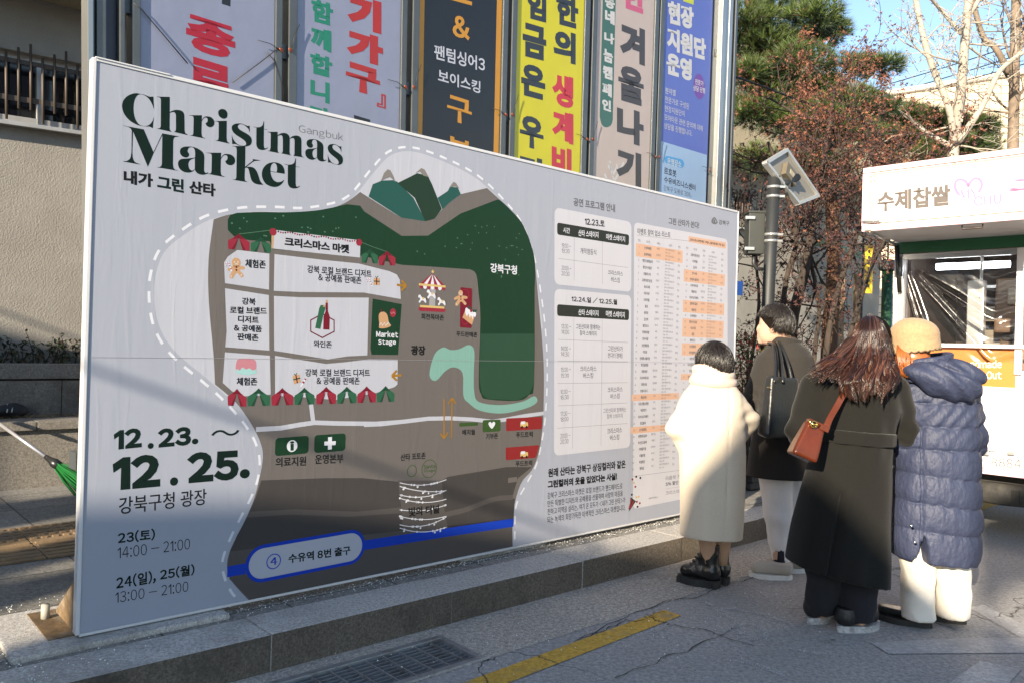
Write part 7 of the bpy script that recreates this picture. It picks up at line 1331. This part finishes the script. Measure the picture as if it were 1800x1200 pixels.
# black tote hanging on his near shoulder
def quadbag(name, lab, cat, TL, TR, BR, BL, th, m, rd=.03, sag=.01, seed=3, h=.007):
    c = (TL + TR + BR + BL) / 4; t = thing(name, lab, cat, c); ex = (TR + BR - TL - BL) / 2; ez = (TL + TR - BL - BR) / 2; wT = np.linalg.norm(TR - TL) / 2; wB = np.linalg.norm(BR - BL) / 2; H_ = np.linalg.norm(ez) / 2; ez /= np.linalg.norm(ez); ex -= ez * (ex @ ez); ex /= np.linalg.norm(ex); ey = np.cross(ez, ex); mT = ((TL + TR) / 2 - c) @ ex; mB = ((BL + BR) / 2 - c) @ ex
    def F_(X, Y, Zg):
        x, y, z = [(X - c[0]) * e[0] + (Y - c[1]) * e[1] + (Zg - c[2]) * e[2] for e in (ex, ey, ez)]; s_ = np.clip((z + H_) / (2 * H_), 0, 1); w = wB + (wT - wB) * s_; cx = mB + (mT - mB) * s_; tt = th * (1 - .45 * s_); qx, qy, qz = np.abs(x - cx) - w + rd, np.abs(y) - tt + rd, np.abs(z) - H_ + rd
        return np.sqrt(np.maximum(qx, 0) ** 2 + np.maximum(qy, 0) ** 2 + np.maximum(qz, 0) ** 2) + np.minimum(np.maximum(qx, np.maximum(qy, qz)), 0) - rd + sag * wrk(X, Y, Zg, 14, seed, 5)
    e = max(wT, wB) + .06; return t, F_, c - [e, e, H_ + .06], c + [e, e, H_ + .06], (ex, ey, ez)
bd = -.32
TL, TR, BR, BL = D2(1352, 664, bd), D2(1398, 659, bd + .06), D2(1398, 768, bd + .05), D2(1337, 767, bd - .02)
tb, F_, lo, hi, bx = quadbag('tote_bag', 'black leather tote bag hanging from the dark haired man', 'bag', TL, TR, BR, BL, .06, mat('tote_leather', (.017, .018, .018), .36, var=.2, bump=.15, bs=60), .02, .012)
sdfobj('bag', F_, lo, hi, .0075, MATS['tote_leather'], tb)
p = MB()
for xa, xb, top in ((1361, 1364, (1359, 606)), (1376, 1392, (1368, 604))): 
    a, b = D2(xa, 672, bd - .03), D2(xb, 668, bd + .06); t = D2(*top, -.12)
    for o in ((a + (t - a) * .0, t), (b, t + [.02, .02, 0])): g = [o[0], o[0] * .5 + o[1] * .5 - [0, .03, 0], o[1], o[1] + [0, .1, .012]]; stem(p, g, .009, .009, MATS['tote_leather'], 6)
p.build('strap', tb); p = MB(); c = D2(1351, 680, bd - .07); p.box(c, (.02, .003, .006), mat('gold_foil', (.55, .4, .15), .3, .8), np.array([bx[0], bx[1], bx[2]])); p.build('foil_mark', tb)

# ------------------------------------------------ the long haired woman in the black coat
Y3 = 4.2; D3 = lambda x, y, dy=0.0: dep(x, y, Y3 + dy); g3 = gz(1480, 1098); sc3 = Y3 / FPX
w3 = thing('person', 'person with long wavy brown hair in a belted black coat leaning to the right', 'person', g3, 'people reading the map board')
f3 = np.array([.4, .92, 0]); f3 /= np.linalg.norm(f3); _, r3_ = frame(f3); hc3 = D3(1534, 592, .05); hr3 = .088
sho3 = [D3(1432, 680), D3(1572, 684)]; el3 = [D3(1408, 758, .0), D3(1590, 755, .04)]; wr3 = [D3(1436, 795, .24), D3(1565, 780, .22)]; hip3 = [D3(1462, 880), D3(1512, 880)]; kn3 = [D3(1452, 990), D3(1510, 1000)]; an3 = [D3(1440, 1078, .1), D3(1508, 1090)]
bp_ = [(D3(1506, 690), D3(1494, 850), .15, .14), (D3(1530, 630), D3(1512, 680), .052, .07)] + [(sho3[i], el3[i], .046, .04) for i in (0, 1)] + [(el3[i], wr3[i], .04, .028) for i in (0, 1)] + [(hip3[i], kn3[i], .08, .06) for i in (0, 1)] + [(kn3[i], an3[i], .056, .04) for i in (0, 1)]
for i in (0, 1): bp_ += hand(wr3[i], f3 * .8 + UP * .1, UP * .3 + f3, r3_)
body('', g3, f3, bp_, w3, .012, (hc3, hr3))
BKC = wool('black_wool', (.0095, .009, .0078), .5, .08); lv3 = []
for y, xl, xr, dp in ((652, 1488, 1548, .1), (664, 1458, 1572, .13), (684, 1432, 1582, .15), (720, 1428, 1584, .16), (764, 1434, 1562, .155), (800, 1426, 1560, .17), (860, 1412, 1559, .19), (920, 1397, 1558, .205), (985, 1384, 1557, .215), (1003, 1383, 1557, .215)): c = D3((xl + xr) / 2, y); lv3.append((c[2], c[0], c[1], (xr - xl) / 2 * sc3, dp, .1))
hemz = lambda X: D3(1383, 983)[2] + (X - D3(1383, 983)[0]) * (D3(1556, 1027)[2] - D3(1383, 983)[2]) / (D3(1556, 1027)[0] - D3(1383, 983)[0])
lv3[-1] = (lv3[-1][0] - .16,) + lv3[-1][1:]
def coat3(X, Y, Zg):
    d = loft(X, Y, Zg, lv3, 2.3)
    for i in (0, 1): d = smin(d, smin(cone(X, Y, Zg, sho3[i], el3[i], .08, .078), cone(X, Y, Zg, el3[i], wr3[i], .078, .062), .03), .03)
    bz = D3(1495, 764)[2]; u = X - D3(1495, 764)[0]; z = Zg - bz
    d = d + .006 * wrk(X, Y, Zg, 9, 31, 6, (1, 1, .5)) + .004 * (.35 - np.abs(wrk(X, Y, Zg, 18, 37, 5, (1, 1, .6)))) + .006 * np.sin(u * 55 + 8 * np.abs(z)) * np.exp(-(z / .11) ** 2) + .006 * np.sin(u * 30) * np.clip(-z * 1.5, 0, 1)
    d = d + .007 * np.sin((Zg - el3[1][2]) * 60 + u * 30) * np.exp(-((X - el3[1][0]) / .09) ** 2 - ((Zg - el3[1][2]) / .12) ** 2) + .005 * np.sin((Zg - el3[0][2]) * 60 - u * 30) * np.exp(-((X - el3[0][0]) / .09) ** 2 - ((Zg - el3[0][2]) / .12) ** 2)
    sx = D3(1457, 860)[0] + (Zg - D3(1457, 860)[2]) * (.165 if True else 0) * 1.0; below = np.clip((D3(1457, 850)[2] - Zg) * 30, 0, 1); d = d + .024 * np.exp(-((X - sx) / .012) ** 2) * below * (Y < Y3) - .008 * np.exp(-((X - sx - .03) / .03) ** 2) * below * (Y < Y3)
    d = d + .005 * np.exp(-((X - D3(1468, 820)[0]) / .005) ** 2) * (1 - below) * (Zg < bz) * (Y < Y3)
    return np.maximum(d, hemz(X) - Zg)
lo, hi = D3(1375, 1035), D3(1615, 645); sdfobj('coat', coat3, (lo[0] - .08, Y3 - .33, lo[2] - .02), (hi[0] + .06, Y3 + .42, hi[2] + .05), .0085, BKC, w3)
def belt(X, Y, Zg):
    c = D3(1497, 765); zt = c[2] - .06 * (X - c[0]); k = (np.abs((X - c[0]) / (65 * sc3 + .004)) ** 2.3 + np.abs((Y - c[1]) / .163) ** 2.3) ** (1 / 2.3); return np.sqrt(np.maximum(np.abs((k - 1) * .16) - .008, 0) ** 2 + np.maximum(np.abs(Zg - zt) - .028, 0) ** 2) - .006 + .002 * wrk(X, Y, Zg, 40, 2, 4)
c = D3(1497, 765); sdfobj('belt', belt, c - [.25, .22, .07], c + [.25, .22, .07], .0065, BKC, w3)
BPT = wool('black_trouser', (.02, .02, .024), .4, .05)
F_, lo, hi = trousers(D3(1490, 960)[2], [[hip3[0], D3(1448, 1000), D3(1444, 1050, .06), D3(1444, 1068, .08)], [hip3[1], D3(1508, 1010), D3(1508, 1060), D3(1508, 1084)]], [[.1, .092, .082, .07], [.105, .1, .09, .08]], 33, .009); sdfobj('trousers', F_, lo, hi, .008, BPT, w3)
SNB = mat('black_sneaker', (.012, .012, .013), .45, bump=.3, bs=90); GSO = mat('white_grey_sole', (.46, .46, .46), .6, var=.5, vs=45, dirt=(.12, .12, .12), ds=14)
for hx, hy, dr, L_ in ((1476, 1112, np.array([.93, .38, 0]), .27), (1424, 1098, np.array([.8, .6, 0]), .26)):
    hl = gz(hx, hy) + np.array([0, .02, 0]); G_, lo, hi = shoe_f(hl, dr, L_, .1, .035, .09, .052); b = sdfobj('shoe', G_, lo, hi, .006, SNB, w3); q = MB(); sole(q, hl - dr * .008, dr, L_ + .014, .104, .034, GSO); fixn(q.build('sole', b)); q = MB(); dr = dr / np.linalg.norm(dr); c = hl + dr * L_ * .84 + UP * .075; s_ = np.array([-dr[1], dr[0], 0])
    q.add([c + dr * .04 * math.cos(t) + s_ * .035 * math.sin(t) * 1.0 - UP * (.018 * (math.cos(t) + .3)) for t in np.arange(16) * math.pi / 8] + [c + UP * .004], [(16, k, (k + 1) % 16) for k in range(16)], mat('patent_toe', (.02, .02, .02), .12), True); q.build('toe_cap', b)
# hair: strands fall from the crown over the back
Lx = [(551, 1518), (560, 1508), (580, 1500), (600, 1494), (620, 1488), (645, 1478), (670, 1468), (705, 1476)]; Rx = [(551, 1540), (560, 1552), (580, 1561), (600, 1566), (620, 1569), (645, 1574), (670, 1578), (705, 1566)]; By = [(551, .03), (556, -.02), (566, -.06), (580, -.085), (610, -.1), (640, -.14), (670, -.2), (705, -.21)]
ip = lambda T_, y: np.interp(y, [a for a, b in T_], [b for a, b in T_])
p = MB(); r_h = random.Random(9)
def lock(a, lay, yend, m, rad, wamp, ph, c=None, wing=0.0):
    """one strand; strands of a lock share its wave and draw together towards the tip"""
    pts = []; n = 34; y0 = 551 + abs(a) ** 1.6 * 12 + r_h.random() ** 2 * 12; c = a if c is None else c
    for k in range(n):
        t = k / (n - 1); y = y0 + (yend - y0) * t; l, r = ip(Lx, y), ip(Rx, y); aa = (a + (c - a) * .72 * t ** 1.6) * (.8 + .2 * min(1, t * 2.2 + .1)); x = (l + r) / 2 + (r - l) / 2 * aa; wv_ = wamp * np.clip((t - .28) * 1.8, 0, 1)
        x += wv_ * math.sin(ph + 13 * t) * 1.5 + wing * max(0, t - .22) ** 1.25; z_ = wv_ * .004 * math.cos(ph + 13 * t)
        q = math.sqrt(max(0, 1 - (aa * .93) ** 2)); dy = ip(By, y) * q + (1 - q) * .02 * (1 - t) - lay + z_ + (-.10 * t * abs(aa) if y > 630 else 0); pts.append(D3(x, y, dy))
    p.tube(pts, np.interp(np.linspace(0, 1, n), [0, .1, .8, 1], [.6, 1, 1, .35]) * rad, m, 4)
for cidx in range(46):
    c = -1 + 2 * (cidx + .5) / 46 + r_h.gauss(0, .02); ph = r_h.uniform(0, 6.28) if cidx % 3 == 0 else ph + r_h.uniform(.3, 1.2); am_ = r_h.uniform(2.6, 5.2); yb = r_h.uniform(676, 708) - abs(c) ** 2 * 14; lay_ = r_h.uniform(-.006, .012); lt = r_h.random()
    for k in range(34): lock(c + r_h.gauss(0, .045), lay_ + r_h.uniform(-.006, .005), yb + r_h.gauss(0, 4), BRN2 if r_h.random() < (.16 if lt < .65 else .5) else BRN, r_h.uniform(.0012, .0024), am_ + r_h.gauss(0, .35), ph + r_h.gauss(0, .13), c)
for cidx in range(16):
    c = r_h.uniform(-1.0, -.5); wg = -r_h.uniform(20, 80); ph = r_h.uniform(0, 6.28); yb = r_h.uniform(640, 668); lay_ = r_h.uniform(-.004, .012)
    for k in range(26): lock(c + r_h.gauss(0, .04), lay_ + r_h.uniform(-.005, .005), yb + r_h.gauss(0, 4), BRN if r_h.random() < .75 else BRN2, r_h.uniform(.0012, .0022), 2.2 + r_h.gauss(0, .3), ph + r_h.gauss(0, .15), c, wg + r_h.gauss(0, 5))
for k in range(70): lock(r_h.uniform(-1, 1), r_h.uniform(.008, .024), r_h.uniform(620, 712), BRN, .0008, r_h.uniform(2, 6), r_h.uniform(0, 6.28), None, r_h.gauss(0, 9))
P_, F_ = surfnet(lambda X, Y, Zg: smin(ellip(X, Y, Zg, hc3 + [0, 0, .005], (.088, .094, .108), .2), ellip(X, Y, Zg, D3(1523, 645, -.03), (.105, .05, .12)), .04), hc3 - [.25, .3, .4], hc3 + [.25, .25, .2], .012); p.add(P_, F_.tolist(), HBS, True); p.build('hair', w3)
# brown bucket bag
bd3 = -.24; TL, TR, BR, BL = D3(1417, 740, bd3), D3(1450, 746, bd3), D3(1432, 812, bd3 - .02), D3(1385, 799, bd3 - .02)
BL_ = mat('brown_leather', (.085, .017, .005), .24, var=.25, vs=5, bump=.1, bs=60, spec=.35); hb_, F_, lo, hi, bx = quadbag('handbag', 'glossy brown leather bucket handbag slung behind the black coat', 'bag', TL, TR, BR, BL, .055, BL_, .018, .005, 5)
sdfobj('bag', F_, lo, hi, .005, BL_, hb_); ex, ey, ez = bx; p = MB(); c = (TL + TR) / 2; fy = -ey if ey[1] > 0 else ey
p.box((TL * .1 + TR * .9) - ez * .02 + fy * .035, (.045, .012, .03), BL_, np.array(bx), .003); p.box((TL + TR) / 2 + fy * .012 - ez * .0, (.09, .05, .012), BL_, np.array(bx), .004); p.build('belt_loop', hb_)
p = MB(); GLD = mat('brass', (.65, .45, .14), .2, 1.0); c = TL * .75 + TR * .25 - ez * .012 + fy * .05; p.tube([c - ex * .02, c + ex * .02], .007, GLD, 8); p.tube([c + ex * .016 * math.cos(t) + ez * .016 * math.sin(t) for t in np.linspace(0, 6.28, 14)], .0035, GLD, 6); p.tube([c - ex * .03 + ez * .01, c - ex * .015, c + ex * .01 - ez * .012], .005, GLD, 6); p.build('clasp', hb_)
STP = mat('strap_leather', (.10, .024, .008), .22, var=.2, spec=.4); p = MB(); s0, s1, s2 = TR - ez * .015 + fy * .03, D3(1472, 712, -.215), D3(1496, 672, -.19); g = [s0, s1, s2, D3(1530, 640, -.1), D3(1556, 655, .1)]; w_ = np.array([.5, 0, .35]); w_ /= np.linalg.norm(w_); vs = []; tt = np.linspace(0, 2, 16); P3 = np.array(smooth([tuple(q[:2]) for q in g], 6, False)); Z3 = np.interp(np.linspace(0, 1, len(P3)), np.linspace(0, 1, len(g)), [q[2] for q in g])
L3 = np.column_stack([P3, Z3]); tn = np.gradient(L3, axis=0); tn /= np.linalg.norm(tn, axis=1, keepdims=True); sd = np.cross(tn, np.array([0, -1.0, .1])); sd /= np.linalg.norm(sd, axis=1, keepdims=True); k = len(L3); th_ = np.array([0, .004, 0]); vs = np.concatenate([L3 + sd * .015, L3 - sd * .015, L3 + sd * .015 + th_, L3 - sd * .015 + th_])
p.add(vs, [(i, i + 1, k + i + 1, k + i) for i in range(k - 1)] + [(2 * k + i, 3 * k + i, 3 * k + i + 1, 2 * k + i + 1) for i in range(k - 1)] + [(i, 2 * k + i, 2 * k + i + 1, i + 1) for i in range(k - 1)] + [(k + i, k + i + 1, 3 * k + i + 1, 3 * k + i) for i in range(k - 1)], STP); p.build('strap', hb_)

# ------------------------------------------------ the woman in the slate puffer coat
Y4 = 4.28; D4 = lambda x, y, dy=0.0: dep(x, y, Y4 + dy); g4 = gz(1640, 1095); sc4 = Y4 / FPX
w4 = thing('person', 'person in a slate blue puffer coat and knitted beige hat at the right', 'person', g4, 'people reading the map board')
f4 = np.array([-.45, .89, 0]); f4 /= np.linalg.norm(f4); _, r4 = frame(f4); hc4 = D4(1604, 604, .02); hr4 = .09
sho4 = [D4(1604, 690), D4(1692, 690)]; el4 = [D4(1590, 770, .0), D4(1705, 775, .02)]; wr4 = [D4(1585, 790, .24), D4(1660, 800, .24)]; hip4 = [D4(1622, 880), D4(1670, 880)]; kn4 = [D4(1618, 990), D4(1668, 990)]; an4 = [D4(1618, 1085), D4(1672, 1078, .06)]
bp_ = [(D4(1640, 700), D4(1640, 850), .14, .14), (D4(1612, 640), D4(1630, 690), .05, .075)] + [(sho4[i], el4[i], .046, .04) for i in (0, 1)] + [(el4[i], wr4[i], .04, .028) for i in (0, 1)] + [(hip4[i], kn4[i], .08, .06) for i in (0, 1)] + [(kn4[i], an4[i], .056, .04) for i in (0, 1)]
for i in (0, 1): bp_ += hand(wr4[i], f4 * .8 + UP * .1, UP * .3 + f4, r4)
body('', g4, f4, bp_, w4, .012, (hc4, hr4))
PUF = mat('slate_nylon', (.029, .036, .070), .58, var=.1, vs=5, bump=.75, bs=26, stretch=(1.6, 1.6, 1), spec=.35, bdist=.012); lv4 = []
for y, xl, xr, dp in ((664, 1598, 1680, .1), (680, 1588, 1702, .14), (705, 1584, 1710, .165), (760, 1584, 1711, .18), (800, 1580, 1711, .185), (860, 1574, 1712, .19), (920, 1570, 1715, .19), (982, 1572, 1710, .185)): c = D4((xl + xr) / 2, y); lv4.append((c[2], c[0], c[1], (xr - xl) / 2 * sc4, dp, -.15))
SEAM = [D4(1640, y)[2] for y in (706, 746, 785, 832, 880, 926)]
def coat4(X, Y, Zg):
    d = loft(X, Y, Zg, lv4, 2.4)
    for i in (0, 1): d = smin(d, smin(cone(X, Y, Zg, sho4[i], el4[i], .085, .08), cone(X, Y, Zg, el4[i], wr4[i], .08, .066), .03), .025)
    u = X - D4(1640, 800)[0]; zz = Zg + .012 * np.sin(u * 9) - .09 * u * (Zg > SEAM[2] - .05)
    S_ = np.array([SEAM[0] + .12] + SEAM + [SEAM[-1] - .17]); ph = np.interp(zz, S_[::-1], np.arange(len(S_))[::-1]); fr = ph - np.floor(ph); puff = np.maximum(0, np.sin(np.pi * fr)) ** .38; d = d - .019 * puff + .012
    edge = np.exp(-(np.minimum(fr, 1 - fr) / .2) ** 2); d = d + .003 * edge * np.sin(u * 90 + 6 * np.sin(np.floor(ph) * 2)) + .0055 * wrk(X, Y, Zg, 26, 41, 8, (1, 1, .55)) + .004 * np.sin((u * .8 - Zg) * 75 + 3 * np.sin(u * 14)) * np.clip((Zg - SEAM[2]) * 5, 0, 1)
    sx = D4(1597, 850)[0]; d = d + .012 * np.exp(-((X - sx) / .007) ** 2) * (Y < Y4) * (Zg < SEAM[1])
    zs = D4(1600, 926)[2]; w_ = np.clip((zs - Zg) * .42, 0, 1); slit = np.maximum(np.abs(X - (D4(1600, 950)[0] - (zs - Zg) * .06)) - w_ * .5, np.maximum(Zg - zs, Y - Y4)); d = np.maximum(d, -slit)
    return d
lo, hi = D4(1560, 985), D4(1730, 660); sdfobj('puffer_coat', coat4, (lo[0] - .1, Y4 - .34, lv4[-1][0] - .03), (hi[0] + .05, Y4 + .42, lv4[0][0] + .05), .008, PUF, w4)
def hood(X, Y, Zg):
    c = D4(1668, 668, -.15); a = ellip(X, Y, Zg, c, (.155, .105, .105), 0); a = smin(a, ellip(X, Y, Zg, D4(1690, 672, -.15), (.1, .1, .1)), .05); a = smin(a, ellip(X, Y, Zg, D4(1625, 652, -.1), (.11, .09, .06)), .05)
    u = (X - c[0]) + .5 * (Zg - c[2]); return a + .008 * wrk(X, Y, Zg, 24, 51, 8) + .006 * np.sin(60 * ((X - c[0]) * .6 + (Zg - c[2])) + 4 * np.sin(u * 12)) + .012 * np.exp(-((Zg - c[2] - .045 + .42 * (X - c[0])) / .008) ** 2)
c = D4(1660, 665, -.12); sdfobj('hood', hood, c - [.27, .2, .17], c + [.24, .2, .17], .0075, PUF, w4)
def neck4(X, Y, Zg):
    c = D4(1626, 645, -.02); k = np.sqrt(((X - c[0]) / .115) ** 2 + ((Y - c[1]) / .12) ** 2); zt = c[2] + .18 * (X - c[0]); return np.sqrt(np.maximum(np.abs((k - 1) * .115) - .008, 0) ** 2 + np.maximum(np.abs(Zg - zt) - .05, 0) ** 2) - .012 + .004 * wrk(X, Y, Zg, 25, 5, 5)
c = D4(1626, 645, -.02); sdfobj('collar', neck4, c - [.2, .2, .15], c + [.2, .2, .15], .0075, PUF, w4)
q = MB(); SNP = mat('snap_button', (.6, .6, .6), .25, .9)
for x, y in ((1602, 923), (1608, 952)): c = D4(x, y, -.205); q.tube([c, c - [0, .006, 0]], [.007, .005], SNP, 10)
q.build('snap_button', w4)
CPT = wool('cream_trouser', (.70, .65, .57), .3, .1)
F_, lo, hi = trousers(D4(1640, 930)[2], [[hip4[0], D4(1613, 990), D4(1614, 1050), D4(1614, 1082)], [hip4[1], D4(1671, 985), D4(1674, 1040, .03), D4(1673, 1072, .04)]], [[.1, .09, .086, .088], [.1, .088, .082, .084]], 43, .011); sdfobj('trousers', F_, lo, hi, .008, CPT, w4)
for hx, hy, L_ in ((1640, 1110, .27), (1701, 1103, .265)):
    hl = gz(hx, hy) + np.array([0, .02, 0]); hl = hl + np.array([.02, .04, 0]); dr = np.array([-.82, .57, 0]); G_, lo, hi = shoe_f(hl, dr, L_, .1, .03, .045, .04); b = sdfobj('shoe', G_, lo, hi, .006, LEA, w4); q = MB(); sole(q, hl - dr * .008, dr, L_ + .016, .105, .032, RUB); fixn(q.build('sole', b))
# knitted hat with a scalloped edge
KNT = mat('knit_wool', (.36, .235, .125), .95, var=.2, vs=60, bump=.5, bs=160, sheen=.1)
p = MB(); n = 72; vs = []; rows = 46; hy = math.atan2(f4[1], f4[0]); bc = D4(1606, 616, .0); tl = np.array([-.10, 0, 0])
for j in range(rows + 1):
    t = j / rows; z = .175 * (1 - t); R_ = .122 * (1 - max(0, (z - .07) / .105) ** 2.4) ** .5 if z < .1749 else .002; R_ = max(R_, .003); fl_ = 1 + .03 * max(0, t - .72) / .28
    for k in range(n): a = k * 2 * math.pi / n; sc_ = 1 + .012 * ((j % 2) - .5) + .006 * math.cos(k * math.pi); zz = z - .010 * abs(math.sin(a * 13)) * (t > .97) - .02 * math.sin(a - 1.2) * t; vs.append(bc + np.array([R_ * 1.0 * fl_ * sc_ * math.cos(a), R_ * 1.05 * fl_ * sc_ * math.sin(a), zz]) + tl * (z - .08) * .8)
p.add(vs, [(j * n + k, (j + 1) * n + k, (j + 1) * n + (k + 1) % n, j * n + (k + 1) % n) for j in range(rows) for k in range(n)], KNT, True); p.add([v for v in vs[:n]], [tuple(range(n))], KNT)
KDK = mat('dark_edging', (.10, .06, .035), .9); ed = [np.array(v) for v in vs[rows * n:]]; p.tube(ed + [ed[0]], .0045, KDK, 5, cap=False); fixn(p.build('knit_hat', w4))
p = MB(); r_h = random.Random(14)
for k in range(420):
    x0 = r_h.uniform(1577, 1622); y1 = r_h.uniform(640, 664) - max(0, x0 - 1600) * .7; dd = -.10 + .0016 * abs(x0 - 1598); pts = [D4(x0, 606, dd + .02), D4(x0 - 1, 622, dd), D4(x0 - 2 - (x0 - 1600) * .15, (622 + y1) / 2, dd - .012 + r_h.gauss(0, .004)), D4(x0 - 3 - (x0 - 1600) * .35 + r_h.gauss(0, 2), y1, dd - .02)]
    p.tube(pts, [.0025, .0028, .0026, .001], ORG if r_h.random() < .85 else BRN2, 4)
P_, F_ = surfnet(lambda X, Y, Zg: ellip(X, Y, Zg, D4(1603, 628, -.02), (.088, .095, .08)), D4(1603, 628) - .15, D4(1603, 628) + .15, .012); p.add(P_, F_.tolist(), ORG, True); p.build('hair', w4)
# ------------------------------------------------ vendor leaning over inside the truck
vh = TP.P(*tuv(1800, 596), -.55); g5 = np.array([vh[0], vh[1], TO[2] + .12]); w5 = thing('person', 'vendor bending over behind the plastic of the food truck window', 'person', g5); fv = TP.n * .9 + te1 * -.4
sh5 = [vh + te1 * .22 - UP * .12 - TP.n * .12, vh + te1 * -.02 - UP * .2 - TP.n * .3]; bpv = [(vh - UP * .14 - TP.n * .15 + te1 * .1, g5 + UP * .85 - TP.n * .2, .14, .15), (vh - UP * .05, vh - UP * .14 - TP.n * .1 + te1 * .08, .05, .07)]
for s_ in sh5: e_ = s_ - UP * .24 + TP.n * .04; w_ = e_ + TP.n * .22 - UP * .02; bpv += [(s_, e_, .048, .042), (e_, w_, .04, .028)] + hand(w_, TP.n, -UP, te1)
for k in (-.09, .09): bpv += [(g5 + UP * .85 - TP.n * .2 + te1 * k, g5 + UP * .45 - TP.n * .2 + te1 * k, .08, .06), (g5 + UP * .45 - TP.n * .2 + te1 * k, g5 + UP * .05 - TP.n * .2 + te1 * k, .055, .042)]
body('', g5, fv, bpv, w5, .014, (vh, .09))
CLO = wool('dark_jumper', (.03, .025, .03), .3)
def jump(X, Y, Zg):
    d = cone(X, Y, Zg, bpv[0][0], bpv[0][1], .165, .18)
    for s_ in sh5: e_ = s_ - UP * .24 + TP.n * .04; d = smin(d, smin(cone(X, Y, Zg, s_, e_, .062, .056), cone(X, Y, Zg, e_, e_ + TP.n * .18 - UP * .02, .054, .044), .03), .03)
    return np.maximum(d, Zg - vh[2] + .15)
sdfobj('jumper', jump, vh - [.5, .55, .95], vh + [.5, .55, .0], .015, CLO, w5)
p = MB(); P_, F_ = hcap(vh, .09, fv / np.linalg.norm(fv), lambda X, Y, Zg: ((X - vh[0]) * fv[0] + (Y - vh[1]) * fv[1]) * .8 - (Zg - vh[2]) * .7 - .03, 1.08); p.add(P_, F_.tolist(), HBS, True); p.build('hair', w5)
